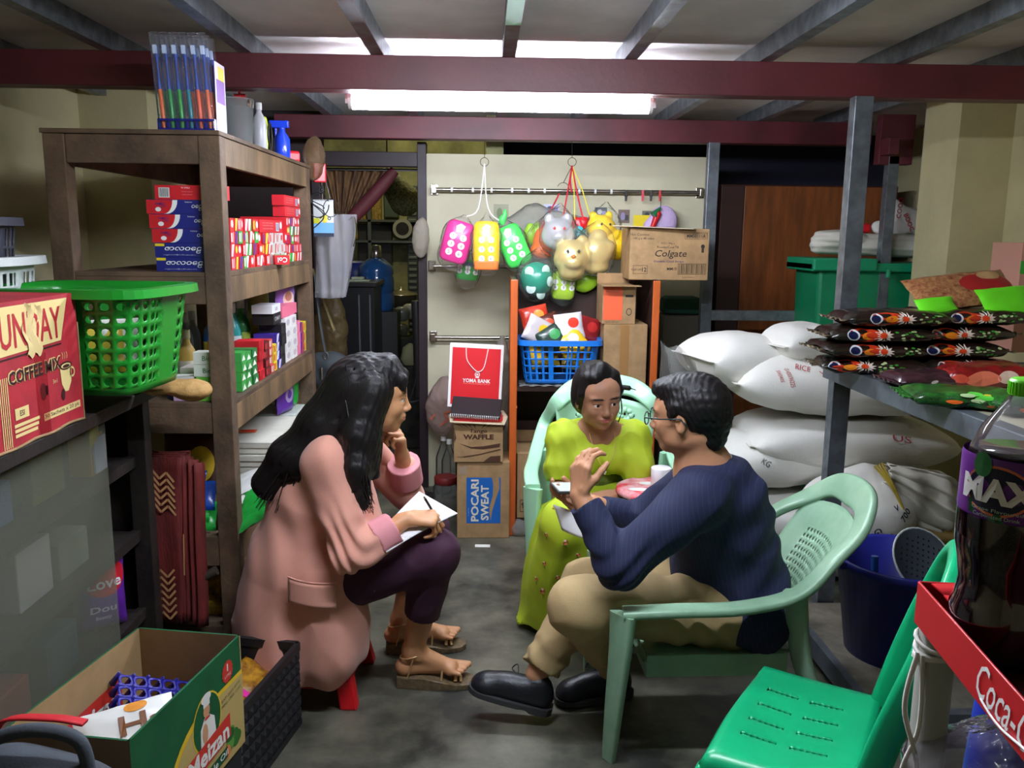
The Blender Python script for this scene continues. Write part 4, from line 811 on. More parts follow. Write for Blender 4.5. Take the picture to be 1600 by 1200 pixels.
cwall(frame(o2, dirn, UP), Lc); cwall(frame(o, -side, UP), Wc); cwall(frame(o2-side*Wc, side, UP), Wc); cwall(frame(o-side*Wc, -dirn, UP), Lc)
b.add([tuple(p+Vector((0, 0, 0.004))) for p in (o, o-side*Wc, o2-side*Wc, o2)], [(0, 1, 2, 3)], m_cr2); b.build('crate_body', crate)
cc = lambda u, v, z: Vector(tuple(o2+dirn*Lc*u-side*Wc*v))+Vector((0, 0, z))
gold = M('film_gold', (206, 150, 40), 0.22, spec=0.8, noise=(30, 0.5), c2=(120, 70, 20))
for k, (u, v, z, rx) in enumerate(((0.78, 0.30, 0.15, 0.1), (0.5, 0.45, 0.13, -0.2), (0.25, 0.4, 0.12, 0.2), (0.62, 0.5, 0.09, 0.0), (0.1, 0.5, 0.10, 0.1))):
    pouch('snack_packet', '%s in the black crate' % ('amber snack brick packet at the far end', 'gold foil packet', 'pale clear packet of puffs', 'brown packet underneath', 'clear packet nearest the camera')[k], 'packet', cc(u, v, z), (math.cos(rx+1.1), math.sin(rx+1.1), 0.1), (-0.8, 0.3, 0.45), 0.15, 0.12, 0.06, gold if k in (0, 1, 3) else M('film_pale', (206, 196, 150), 0.3, noise=(30, 0.3)), group='packets in the black crate')
tag(MB().tube(spline([cc(0.30, 0.02, 0.265), cc(0.36, 0.4, 0.285), cc(0.44, 0.8, 0.268)], 8), 0.01, M('band_pink', (226, 40, 150), 0.4), 8, flat=(0.022, 0.004)).build('plastic_band'), 'bright pink plastic band lying over the crate', 'band')
# ---------------------------------------------------------------- grey backpack at the lower left
bp = thing('backpack', 'grey fabric backpack with carry handle in the lower left corner', 'bag', (0, 0, 0))
cb_ = P(70, 1195, Y=1.60); bx, by = P(62, 1180, Y=1.33).x, 1.33; ZG = 0.165; S = SDF((bx-0.3, by-0.3, ZG-0.02), (bx+0.3, by+0.3, ZG+0.6), 0.006)
S.cone((bx-0.05, by, ZG+0.12), (bx-0.05, by, ZG+0.34), 0.15, 0.13, 0.03, sq=((0.3, 1, 0), 0.75)).cone((bx+0.05, by, ZG+0.12), (bx+0.04, by, ZG+0.33), 0.13, 0.115, 0.05, sq=((0.3, 1, 0), 0.75))
S.cone((bx-0.0, by-0.06, ZG+0.10), (bx+0.0, by-0.06, ZG+0.24), 0.12, 0.10, 0.03); S.plane((0, 0, ZG), (0, 0, -1), 0.01)
S.disp(lambda x, y, z: 0.004*wob(x, y, z, 28, 1)); m_bp = M('bag_cloth', (74, 80, 88), 0.85, bump=(220, 0.25, 0.004), noise=(6, 0.15))
S.build('bag_body', m_bp, bp, smooth_it=2)
top = ZG+0.34+0.128; tag(MB().box(bx-0.17, bx+0.16, by-0.14, by+0.13, 0, ZG-0.002, M('crate_black')).build('plastic_crate', bevel=0.01), 'black crate under the grey backpack', 'crate'); tag(MB().add([(p.x*k+(1-k)*(A.x+D_.x)/2, p.y*k+(1-k)*(A.y+D_.y)/2, z) for z, k in ((0, 0.92), (ZB-0.002, 0.98)) for p in (A, B_, D_, C_)], [(0, 1, 5, 4), (1, 2, 6, 5), (2, 3, 7, 6), (3, 0, 4, 7), (3, 2, 1, 0), (4, 5, 6, 7)], M('crate_black')).build('plastic_crate', bevel=0.01), 'black crate under the vegetable oil carton', 'crate')
b = MB().tube(spline([(bx-0.08, by, top-0.02), (bx-0.07, by-0.01, top+0.025), (bx+0.0, by-0.01, top+0.045), (bx+0.065, by+0.0, top+0.02), (bx+0.08, by, top-0.04)], 6), 0.012, m_bp, 10); b.build('handle', bp)
MB().tube(spline([(bx-0.16, by-0.05, ZG+0.39), (bx-0.07, by-0.105, ZG+0.41), (bx+0.05, by-0.10, ZG+0.40), (bx+0.14, by-0.04, ZG+0.36)], 6), 0.004, M('zip_dark', (30, 32, 36), 0.5), 6).build('zip', bp)
MB().tube(spline([(bx-0.18, by+0.13, ZG+0.36), (bx-0.12, by+0.10, ZG+0.46), (bx-0.02, by+0.08, ZG+0.48), (bx+0.04, by+0.08, ZG+0.47)], 6), 0.006, M('strap_red', (200, 30, 40), 0.6), 8, flat=(0.03, 0.006)).build('strap', bp)
# ================================================================ back wall: rails, pictures, hooks, toys
m_chrome = M('rail_steel', (180, 172, 160), 0.25, 0.9, noise=(20, 0.2)); YW = 4.95
def rail(px0, px1, py, lab):
    a, c = P(px0, py, Y=4.89), P(px1, py+(px1-px0)*0.012, Y=4.89); c.z = a.z
    t = thing('towel_rail', lab, 'rail', (0, 0, 0)); MB().cyl(a, c, 0.011, 0.011, m_chrome, 12).build('bar', t)
    for p in (a, c):
        MB().cyl((p.x, 4.89, p.z), (p.x, 4.95, p.z), 0.013, 0.016, m_chrome, 12).box(p.x-0.014, p.x+0.014, 4.875, 4.905, p.z-0.02, p.z+0.02, m_chrome).box(p.x-0.022, p.x+0.022, 4.942, 4.949, p.z-0.03, p.z+0.03, m_chrome).build('bracket', t, bevel=0.003)
    return a, c
ra, rc = rail(678, 1097, 296, 'long steel rail high on the cream wall'); rail(674, 880, 416, 'middle steel rail half hidden by hanging toys'); rail(676, 830, 527, 'lowest steel rail above the red paper bag')
for i, px in enumerate((706, 739, 768, 800, 826, 851, 905, 930, 955)):
    p = P(px, 297, Y=4.89); tag(MB().lathe([(0.0145, -0.006), (0.015, 0.006)], W_, 12, X=Matrix.Translation((p.x, 4.89, ra.z)) @ Euler((0, math.pi/2, 0)).to_matrix().to_4x4()).build('rail_ring'), 'small white ring around the top steel rail', 'ring', 'white rings on the top rail')
for i, px in enumerate((978, 1004, 1017, 1031)):
    p = P(px, 303, Y=4.875); tag(MB().box(-0.006, 0.006, -0.006, 0.006, -0.03, 0.03, ink(((40, 36, 36), (226, 80, 100), (60, 60, 60), (210, 60, 60))[i])).box(-0.009, 0.009, -0.008, 0.008, -0.005, 0.005, ink(((40, 36, 36), (226, 80, 100), (60, 60, 60), (210, 60, 60))[i])).build('clothes_peg', loc=(p.x, 4.868, p.z-0.01), bevel=0.002), '%s peg on the top rail' % ('black', 'pink', 'dark grey small', 'red')[i], 'peg')
for i, (px, py, w_, h) in enumerate(((783, 333, 0.085, 0.10), (862, 326, 0.09, 0.05), (939, 331, 0.07, 0.05), (975, 338, 0.065, 0.075), (1013, 335, 0.07, 0.04))):
    p = P(px, py, Y=4.945); F = frame((p.x-w_/2, 4.9465, p.z-h/2), (1, 0, 0), UP)
    b = MB().box(0, w_, 0, h, -0.002, 0, ink(((150, 150, 120), (190, 190, 220), (60, 80, 90), (120, 100, 90), (110, 110, 96))[i]), F)
    b.disc(w_*0.4, h*0.5, w_*0.2, h*0.3, F, ink(((90, 110, 60), (60, 60, 90), (200, 200, 200), (150, 140, 180), (50, 60, 70))[i]), 10).rect(w_*0.6, w_*0.9, h*0.2, h*0.6, F, ink(((200, 190, 90), (120, 110, 170), (150, 150, 190), (60, 60, 60), (190, 180, 160))[i]))
    tag(b.build('small_picture'), ('pale photo print on the wall behind the toy phones', 'lilac photo print beside the hook string', 'small dark photo print right of the hook string', 'tall photo print of figures on the wall', 'small photo print above the yellow card')[i], 'picture')
# clear film sheet along the wall
def clearbag(t, pts, r, mat=None, name='clear_bag', seed=0, h=0.008, k=0.04, amp=0.004):
    lo = np.min([np.array(p)-q for p, q in zip(pts, r)], 0)-0.03; hi = np.max([np.array(p)+q for p, q in zip(pts, r)], 0)+0.03
    S = SDF(lo, hi, h)
    if len(pts) == 1: S.cone(pts[0], pts[0], r[0], r[0], 0)
    else: S.chain(pts, r, k)
    S.disp(lambda x, y, z: amp*wob(x, y, z, 60, seed)+amp*0.6*np.abs(wob(x, y, z, 110, seed+3)))
    return S.build(name, mat or film('bag_clear', (240, 244, 244), 0.07, 0.10, 45, 0.8, 0.07), t)
m_num = ink((240, 238, 230))
def phone(lab, px, py, tilt, w_, h, c, c2=None, Y=4.50, keys=(2, 3), grp='toy phone coin banks in clear bags', seed=0, knot=None, screen=False, yaw=0.0):
    o = P(px, py, Y=Y); t = thing('toy_phone', lab, 'toy', tuple(o), group=grp, rot=(0, tilt, yaw)); d = 0.05
    mt_ = M('toy_%d_%d_%d' % c, c, 0.3, spec=0.6); sec = []
    b = MB(); n = 28
    def out(a, s): cx_, sy_ = math.cos(a), math.sin(a); return (s*w_/2*math.copysign(abs(cx_)**0.4, cx_), s*h/2*math.copysign(abs(sy_)**0.4, sy_))
    vs = []; prof = ((0.0, -d/2), (0.9, -d/2), (1.0, -d/2+0.012), (1.0, d/2-0.012), (0.9, d/2), (0.0, d/2))
    for s, yy in prof:
        for i in range(n): x, z = out(2*math.pi*i/n, max(s, 0.001)); vs.append((x, -yy, z))
    b.add(vs, [(j*n+i, j*n+(i+1) % n, (j+1)*n+(i+1) % n, (j+1)*n+i) for j in range(5) for i in range(n)], mt_, None, True)
    b.build('phone_case', t)
    if c2:
        MB().box(-w_*0.46, w_*0.46, -d/2-0.006, d/2, -h*0.49, -h*0.30, M('toy_%d_%d_%d' % c2, c2, 0.3)).build('base_band', t, bevel=0.008)
    F = frame((0, -d/2-0.001, 0), (1, 0, 0), UP)
    for i in range(keys[0]):
        for j in range(keys[1]):
            x = (i-(keys[0]-1)/2)*w_*0.36; z = h*0.12-j*h*0.19
            q = MB().disc(x, z, w_*0.12, w_*0.12, F, m_num, 12, 0.002).text(str(1+i+j*keys[0]), x, z, w_*0.12, F, ink((60, 60, 80)), lift=0.003); q.build('key', t)
    if screen: MB().rect(-w_*0.3, w_*0.3, h*0.2, h*0.4, F, ink((70, 90, 120)), 0.002).build('screen', t)
    else: MB().poly([(-w_*0.12, h*0.22), (w_*0.10, h*0.25), (w_*0.16, h*0.40), (-w_*0.02, h*0.44), (-w_*0.16, h*0.36)], F, m_num, 0.002).build('picture_mark', t)
    bg = clearbag(t, [(0, 0, -h*0.32), (0, 0, h*0.2), (0.0, 0, h*0.62)], [w_*0.56, w_*0.54, 0.012], seed=seed)
    return t, o
m_str = M('string_white', (225, 222, 214), 0.7)
def string(lab, pts, m, r=0.003, grp=None): return tag(MB().tube(spline(pts, 5), r, m, 6).build('string'), lab, 'string', grp)
B2z = 1.985
def hook(px, lab, Y=4.60, dz=0.0):
    p = P(px, 250, Y=Y); t = tag(MB().tube([(p.x+0.022*math.sin(a*math.pi/8), Y, p.z-0.01+0.022*math.cos(a*math.pi/8)) for a in range(17)], 0.0018, M('wire_dark', (60, 52, 44), 0.4, 0.6), 6).tube([(p.x, Y, p.z+0.012), (p.x, 4.64, B2z-0.001)], 0.0018, M('wire_dark'), 6).build('wire_hook'), lab, 'hook'); return p
h1 = hook(757, 'wire hook over the pink and green toy phones'); h2 = hook(894, 'wire hook over the gold and silver toys')
ph1, o1 = phone('bright pink toy phone bank in a clear bag, leftmost of the toys', 714, 378, 0.28, 0.15, 0.22, (226, 30, 140), keys=(2, 3), seed=1)
ph2, o2_ = phone('yellow toy phone bank with orange base in a clear bag', 760, 384, 0.0, 0.135, 0.25, (250, 200, 20), (240, 120, 30), Y=4.44, seed=2)
ph3, o3 = phone('light green toy phone bank in a clear bag beside the yellow one', 802, 384, -0.42, 0.14, 0.22, (60, 220, 80), seed=3, Y=4.52)
ph4, o4 = phone('small green toy calculator hanging below the pink phone', 731, 422, 0.12, 0.12, 0.11, (60, 170, 70), keys=(3, 2), seed=4, Y=4.62, screen=True)
string('white string from the hook down to the pink toy phone', [h1+Vector((0, 0, -0.02)), Vector((h1.x-0.03, 4.52, h1.z-0.25)), o1+Vector((0.05, 0, 0.13))], m_str, 0.004)
string('white string from the hook down to the green toy phone', [h1+Vector((0, 0, -0.02)), Vector((h1.x+0.02, 4.52, h1.z-0.25)), o3+Vector((-0.06, 0, 0.12))], m_str, 0.004)
S = SDF(o3-Vector((0.13, 0.05, -0.06)), o3+Vector((0.05, 0.05, 0.22)), 0.006); S.ell(o3+Vector((-0.06, 0, 0.13)), (0.018, 0.014, 0.028), 0.01).ell(o3+Vector((-0.045, 0, 0.16)), (0.012, 0.01, 0.03), 0.01)
tag(S.build('tied_knot', M('knot_green', (70, 210, 90), 0.4)), 'bright green tied plastic knot on the string', 'knot')
def blob_toy(name, lab, px, py, Y, r, mat, parts, grp, seed=0, bag=True, extra=None):
    o = P(px, py, Y=Y); t = thing(name, lab, 'toy', tuple(o), group=grp)
    S = SDF(Vector((-2.1*r,)*3), Vector((2.1*r,)*3), r/15)
    for c, q in parts: S.ell(np.array(c)*r, np.array(q)*r, r*0.16)
    S.disp(lambda x, y, z: 0.05*r*wob(x, y, z, 3.2/r, seed)); S.build('toy_body', mat, t)
    if extra: extra(t, r)
    if bag: clearbag(t, [(0, 0, -0.25*r), (0, 0, 0.5*r), (0.1*r, 0, 1.75*r)], [1.12*r, 1.05*r, 0.1*r], seed=seed+5, h=max(0.007, r/12))
    return o
def eyes(c1, dx=0.3, z=0.35, y=-0.92, s=0.10, nose=None):
    def f(t, r):
        for k in (-1, 1): MB().lathe([(0.001, -s*r), (s*r, 0), (0.001, s*r)], ink(c1), 10, X=Matrix.Translation((k*dx*r, y*r, z*r))).build('eye', t)
        if nose: MB().lathe([(0.001, -s*r*1.2), (s*r*1.4, 0), (0.001, s*r*1.2)], ink(nose), 10, X=Matrix.Translation((0, (y-0.08)*r, (z-0.28)*r))).build('nose', t)
    return f
m_gold = M('toy_gold', (240, 214, 140), 0.25, 0.5); m_silv = M('toy_silver', (220, 220, 222), 0.25, 0.5)
GT = 'shiny toy banks in clear bags'
blob_toy('piggy_bank', 'silver animal head toy bank in a clear bag', 872, 366, 4.45, 0.085, m_silv, (((0, 0, 0), (1, .9, 1)), ((-0.55, 0, 0.85), (.3, .2, .4)), ((0.55, 0, 0.85), (.3, .2, .4)), ((0, -.8, -0.15), (.42, .35, .3))), GT, 1, extra=eyes((200, 40, 40)))
blob_toy('piggy_bank', 'gold cat toy bank with red nose in a clear bag', 893, 402, 4.40, 0.092, m_gold, (((0, 0, 0), (1, .85, .95)), ((-0.6, 0, 0.8), (.3, .2, .4)), ((0.6, 0, 0.8), (.3, .2, .4)), ((0, -.7, -0.25), (.5, .35, .35)), ((0, 0, -0.8), (.7, .6, .5))), GT, 2, extra=eyes((40, 30, 20), nose=(226, 120, 40)))
blob_toy('piggy_bank', 'gold patterned toy bank right of the gold cat', 931, 394, 4.43, 0.092, m_gold, (((0, 0, 0), (.95, .85, .95)), ((0.1, 0, 0.9), (.5, .45, .4)), ((0, 0, -0.8), (.75, .6, .45)), ((0.7, -0.2, 0.3), (.35, .35, .35))), GT, 3)
blob_toy('piggy_bank', 'bright yellow animal toy bank in a clear bag, rightmost toy', 944, 360, 4.50, 0.078, M('toy_yellow', (246, 204, 30), 0.3), (((-0.2, 0, 0.2), (.95, .8, .85)), ((0.75, 0, -0.95), (.95, .75, 1.0)), ((-0.75, 0, 0.95), (.28, .2, .3)), ((0.3, 0, 1.0), (.28, .2, .3)), ((1.45, -.1, -0.4), (.3, .3, .5))), GT, 4, extra=eyes((40, 30, 20), 0.28, 0.4, -0.78, 0.09))
blob_toy('piggy_bank', 'orange block toy bank behind the silver head', 850, 378, 4.55, 0.075, M('toy_orange', (240, 110, 40), 0.3), (((0, 0, 0), (.8, .6, 1.1)), ((-.1, 0, -.6), (.85, .6, .6))), GT, 5)
def spots(t, r):
    for k, (x, z) in enumerate(((-0.45, 0.45), (0.5, 0.55), (-0.35, -0.5), (0.75, -0.1), (0.25, -0.85))):
        y_ = -math.sqrt(max(0.05, 1-x*x-z*z)); n_ = Vector((x, y_, z)).normalized(); F = frame(tuple(n_*r*1.01), n_.cross(UP)*-1, UP)
        MB().lathe([(0.3*r, 0), (0.26*r, 0.02*r), (0.001, 0.05*r)], ink((200, 226, 214)), 14, X=F).build('spot', t)
blob_toy('toy_ball', 'teal green toy ball with white spots in a clear bag', 838, 436, 4.42, 0.088, M('toy_teal', (20, 140, 110), 0.25), (((0, 0, 0), (.98, .98, .98)),), GT, 6, extra=spots)
blob_toy('toy_bag', 'small lime green toy pouch under the gold toys', 912, 442, 4.5, 0.055, M('toy_lime', (170, 220, 50), 0.35), (((0, 0, 0), (1.3, .4, .9)), ((.5, 0, .2), (.9, .4, .7))), GT, 7, bag=False)
phone('lime green toy phone bank below the gold cat', 880, 446, 0.05, 0.12, 0.15, (176, 216, 40), keys=(3, 2), seed=6, Y=4.46)
blob_toy('toy_fruit', 'green and yellow toy fruit in a cloudy bag behind the orange toy', 829, 366, 4.62, 0.05, M('toy_leaf', (150, 200, 50), 0.4), (((0, 0, 0), (.7, .5, 1.2)), ((.8, 0, .3), (.4, .4, .9))), GT, 8, bag=False)
blob_toy('toy_bow', 'red gift bow toy hanging between the silver and yellow toys', 905, 348, 4.55, 0.045, M('toy_red', (214, 30, 40), 0.3), (((-.5, 0, 0), (.8, .4, .7)), ((.6, 0, 0), (.8, .4, .7)), ((0, -.2, -.5), (.4, .3, .8))), GT, 9, bag=False)
blob_toy('toy_flower', 'small turquoise toy flower under the red bow', 905, 363, 4.5, 0.03, M('toy_turq', (60, 180, 190), 0.3), (((-.5, 0, 0), (.6, .4, .6)), ((.5, 0, 0), (.6, .4, .6)), ((0, 0, .5), (.6, .4, .6)), ((0, 0, -.5), (.6, .4, .6))), GT, 10, bag=False)
t = thing('plastic_bag', 'long cloudy plastic bag of small toys behind the hanging toys', 'bag'); c0 = P(820, 352, Y=4.72)
clearbag(t, [c0+Vector((-0.10, 0, -0.03)), c0+Vector((0.05, 0, 0.03)), c0+Vector((0.30, 0, 0.02))], [0.06, 0.08, 0.03], film('cloudy_film', (205, 205, 196), 0.45, 0.15, 30, 0.8), 'bag_film', 3)
m_rs = M('string_red', (196, 24, 44), 0.6); m_ys = M('string_yellow', (226, 210, 60), 0.6); hb_ = Vector((h2.x, 4.60, h2.z-0.03))
h3 = P(880, 292, Y=4.56); tag(MB().tube([(h3.x+0.032*math.sin(a*math.pi/8), 4.56, h3.z-0.01+0.032*math.cos(a*math.pi/8)) for a in range(-3, 12)], 0.0018, M('wire_dark'), 6).tube([(h3.x, 4.56, h3.z+0.02), (hb_.x, 4.60, hb_.z)], 0.0018, M('wire_dark'), 6).build('wire_hook'), 'lower wire ring linked to the hook over the gold toys', 'hook')
for k, (px, py, m_) in enumerate(((893, 300, m_rs), (912, 345, m_rs), (880, 340, m_rs), (898, 345, m_ys), (921, 335, m_ys))):
    e_ = P(px, py, Y=4.5); string('%s string from the hook, %s' % ('red' if m_ is m_rs else 'yellow', ('shortest one', 'right hand strand', 'left hand strand', 'middle strand', 'outer strand')[k]), [hb_, (hb_+e_)/2+Vector((0.004*(k-2), 0, 0)), e_], m_, 0.0045 if m_ is m_rs else 0.003)
e_ = P(846, 356, Y=4.5); string('red string from the lower ring to the orange toy', [h3+Vector((-0.02, 0, -0.035)), Vector(((h3.x+e_.x)/2, 4.53, (h3.z+e_.z)/2)), e_], m_rs, 0.004)
# coloured bags on the wall right of the toys
yc = P(1007, 350, Y=4.9); tag(MB().box(-0.06, 0.07, 0, 0.01, -0.07, 0.05, ink((240, 214, 30))).build('yellow_card', loc=(yc.x, 4.92, yc.z), bevel=0.004), 'yellow card showing above the large carton', 'card')
lv = P(1036, 345, Y=4.85); S = SDF(lv-Vector((0.12, 0.06, 0.12)), lv+Vector((0.12, 0.06, 0.12)), 0.006); S.ell(lv, (0.08, 0.03, 0.085), 0.02).ell(lv+Vector((-0.05, 0, -0.03)), (0.06, 0.03, 0.05), 0.02)
tag(S.build('lilac_bag', M('lilac', (206, 180, 220), 0.5, bump=(40, 0.5))), 'lilac plastic bag behind the large carton', 'bag')
ch = P(1026, 340, Y=4.80); S = SDF(ch-Vector((0.07, 0.05, 0.1)), ch+Vector((0.07, 0.05, 0.12)), 0.005); S.cone(ch+Vector((-0.02, 0, -0.05)), ch+Vector((0.005, 0, 0.02)), 0.014, 0.02, 0.02)
t = thing('chilli_ornament', 'red chilli ornament with green top above the large carton', 'ornament'); S.build('chilli', M('toy_red'), t); MB().cyl(ch+Vector((-0.02, -0.005, 0.01)), ch+Vector((0.02, 0, 0.055)), 0.024, 0.006, M('leaf_green', (30, 110, 60), 0.5), 10).tube([ch+Vector((0.02, 0, 0.05)), ch+Vector((0.02, 0, 0.11))], 0.002, m_dark).build('stem', t)
# ---------------------------------------------------------------- orange shelf cabinet
cx0, cx1, cy0, cz = P(802, 600, Y=4.1).x, P(1024, 500, Y=4.1).x, 4.10, 1.285
cab = thing('open_cabinet', 'open dark cabinet with orange side panels behind the woman in green', 'cabinet')
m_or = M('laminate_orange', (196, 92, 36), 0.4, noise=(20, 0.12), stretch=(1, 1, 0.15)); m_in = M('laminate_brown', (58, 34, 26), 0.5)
for x, s in ((cx0, 1), (cx1, -1)):
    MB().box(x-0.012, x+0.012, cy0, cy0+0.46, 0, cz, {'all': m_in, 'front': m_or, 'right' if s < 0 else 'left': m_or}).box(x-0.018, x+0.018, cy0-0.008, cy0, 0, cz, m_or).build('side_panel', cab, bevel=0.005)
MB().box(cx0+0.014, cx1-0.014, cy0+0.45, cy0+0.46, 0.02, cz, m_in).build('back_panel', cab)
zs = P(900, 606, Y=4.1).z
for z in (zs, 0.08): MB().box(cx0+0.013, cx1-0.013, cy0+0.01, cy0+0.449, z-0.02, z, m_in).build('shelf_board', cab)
MB().cyl((cx0+0.006, cy0+0.0, 0.66), (cx0+0.02, cy0-0.0, 0.66), 0.008, 0.008, m_or, 8).build('hinge', cab)
# blue basket with packets
bk = P(872, 560, Y=4.22); bb = basket('plastic_basket', 'blue plastic basket heaped with packets in the orange cabinet', 'basket', None, 0.40, 0.27, 0.215, 0.34, 0.22, M('basket_blue', (20, 110, 200), 0.3, spec=0.6), rows=5, cols=(10, 7), hs=(0.62, 0.8), nh=4, loc=(P(872, 560, Y=4.24).x, 4.24, zs+0.016), rim=0.025, skip=lambda i, j: i % 6 == 0, lip=0.014)
for k, (dx, dy, z, c, rx) in enumerate(((-0.13, -0.04, 0.19, (200, 190, 190), -0.5), (-0.04, 0.02, 0.2, (90, 40, 30), 0.3), (0.06, -0.03, 0.21, (220, 216, 220), 0.1), (0.13, 0.02, 0.19, (130, 24, 30), -0.3), (0.0, -0.06, 0.16, (40, 60, 50), 0.5), (-0.1, 0.04, 0.24, (206, 60, 40), 0.2), (0.10, -0.06, 0.14, (236, 190, 40), 0.6), (-0.06, 0, 0.06, (220, 180, 50), 0.1), (0.08, 0, 0.05, (200, 160, 60), -0.2))):
    pouch('snack_packet', '%s packet in the blue basket' % ('white and yellow striped', 'dark brown', 'tall silver and red', 'maroon', 'dark green', 'red and orange', 'small yellow', 'golden hidden', 'amber hidden')[k], 'packet', (P(872, 560, Y=4.24).x+dx, 4.22+dy, zs+0.02+z), (math.cos(rx), 0.3, math.sin(rx)), (-math.sin(rx)*0.8, 0.25, math.cos(rx)), 0.15, 0.13, 0.05, M('bbp%d' % k, c, 0.25, spec=0.7), [('disc', 0.1, 0.6, 0.2, 0.2, ((236, 190, 40), (200, 80, 50), (220, 60, 40), (180, 40, 40), (60, 150, 80), (240, 150, 60), (240, 230, 200), (200, 90, 40), (200, 90, 40))[k])], group='packets heaped in the blue basket')
t = thing('plastic_bag', 'flattened clear plastic bag under the blue basket', 'bag'); c0 = Vector(((cx0+cx1)/2-0.08, 4.2, zs+0.008))
MB().grid(lambda u, v: (cx0+0.03+0.45*u, 4.09+0.2*v-0.0, zs+0.006+0.007*abs(math.sin(u*23+v*4))*(1-v*0.6)), 40, 8, film('cloudy_film')).build('bag_film', t, solid=0.001)
def kraft_box(name, lab, x0, x1, y0, d, z0, z1, rz=0.0, m=None, flap=None, th=None):
    t = thing(name, lab, 'carton', ((x0+x1)/2, y0, z0), rz); w2 = (x1-x0)/2
    MB().box(-w2, w2, 0, d, 0, z1-z0, m or M('kraft')).build('carton_body', t, bevel=0.003); return t, frame((-w2, -0.0006, 0), (1, 0, 0), UP), 2*w2, z1-z0
xa, xb = P(943, 540, Y=4.14).x, P(1011, 540, Y=4.14).x
t, F, w_, h = kraft_box('cardboard_box', 'plain sealed kraft box in the cabinet under the orange printed one', xa, xb, 4.14, 0.28, zs+0.001, P(975, 507, Y=4.14).z)
MB().rect(w_*0.38, w_*0.58, 0.001, h-0.001, F, M('tape_brown', (150, 110, 66), 0.3)).build('packing_tape', t)
zt1 = P(975, 507, Y=4.14).z+0.001; xc, xd = P(941, 480, Y=4.15).x, P(993, 480, Y=4.15).x
t, F, w_, h = kraft_box('cardboard_box', 'small open box with orange printed side above the sealed box', xc, xd, 4.145, 0.22, zt1, P(970, 446, Y=4.15).z)
MB().rect(0.004, w_*0.60, 0.02, h*0.96, F, ink((226, 96, 56))).ring(w_*0.8, h*0.32, 0.014, 0.003, F, m_dark, 14, sy=1.3).rect(w_*0.68, w_*0.92, h*0.7, h*0.76, F, m_dark).text('NOODLES', w_*0.3, h*0.85, 0.01, F, ink((120, 50, 30))).text('handle with care', w_*0.3, h*0.06, 0.007, F, m_dark).build('print', t)
MB().box(-w_/2-0.01, w_/2+0.015, -0.06, 0.0, h-0.002, h+0.002, M('kraft')).box(-w_/2, w_/2, 0.22, 0.224, h, h+0.05, M('kraft')).build('flap', t)
# big toothpaste carton on the cabinet
xe, xf = P(984, 400, Y=4.13).x, P(1107, 400, Y=4.13).x; zt2 = P(1045, 357, Y=4.13).z
t, F, w_, h = kraft_box('toothpaste_carton', 'large kraft toothpaste shipping carton on top of the orange cabinet', xe, xf, 4.13, 0.30, cz+0.002, zt2, -0.02)
mb_ = ink((54, 40, 30)); b = MB().text('Colgate', w_*0.52, h*0.50, h*0.17, F, mb_, w_=w_*0.40, bold=0.008, shear=0.2).text('Double Cool Stripe', w_*0.5, h*0.36, h*0.05, F, ink((70, 50, 90)), w_=w_*0.38, bold=0.01).text('Net Content', w_*0.12, h*0.88, h*0.05, F, mb_).text('140 g x 48 tubes', w_*0.17, h*0.80, h*0.055, F, mb_, w_=w_*0.26).text('DCS 140g x', w_*0.48, h*0.71, h*0.05, F, mb_).text('PowderCool TB', w_*0.48, h*0.64, h*0.045, F, mb_)
b.text('MM00111A', w_*0.83, h*0.86, h*0.075, F, mb_, w_=w_*0.24, bold=0.02).line([(w_*0.69, h*0.92), (w_*0.97, h*0.92), (w_*0.97, h*0.80), (w_*0.69, h*0.80), (w_*0.69, h*0.92)], 0.0015, F, mb_).line([(w_*0.62, h*0.32), (w_*0.97, h*0.32), (w_*0.97, h*0.12), (w_*0.62, h*0.12), (w_*0.62, h*0.32)], 0.002, F, mb_)
for q in range(16): b.rect(w_*(0.635+q*0.021), w_*(0.635+q*0.021+0.006+0.006*((q*5) % 3)/2), h*0.13, h*0.31, F, mb_)
b.text('MM15', w_*0.54, h*0.22, h*0.055, F, mb_, bold=0.01).text('12', w_*0.19, h*0.2, h*0.08, F, mb_, bold=0.01).line([(w_*0.05, h*0.28), (w_*0.23, h*0.28), (w_*0.23, h*0.12), (w_*0.05, h*0.12), (w_*0.05, h*0.28)], 0.0015, F, mb_).text('KEEP DRY', w_*0.1, h*0.2, h*0.035, F, mb_).text('made in thailand', w_*0.75, h*0.06, h*0.025, F, mb_).disc(w_*0.92, h*0.66, h*0.04, h*0.04, F, mb_, 12).rect(w_*0.905, w_*0.935, h*0.54, h*0.66, F, mb_); b.build('print', t)
MB().add([(-w_/2-0.09, -0.02, h+0.012), (w_/2-0.09, -0.05, h-0.0), (w_/2-0.02, 0.10, h+0.001), (-w_/2, 0.10, h+0.001)], [(0, 1, 2, 3)], M('kraft_light', (196, 180, 150), 0.8)).build('flap', t, solid=0.003)
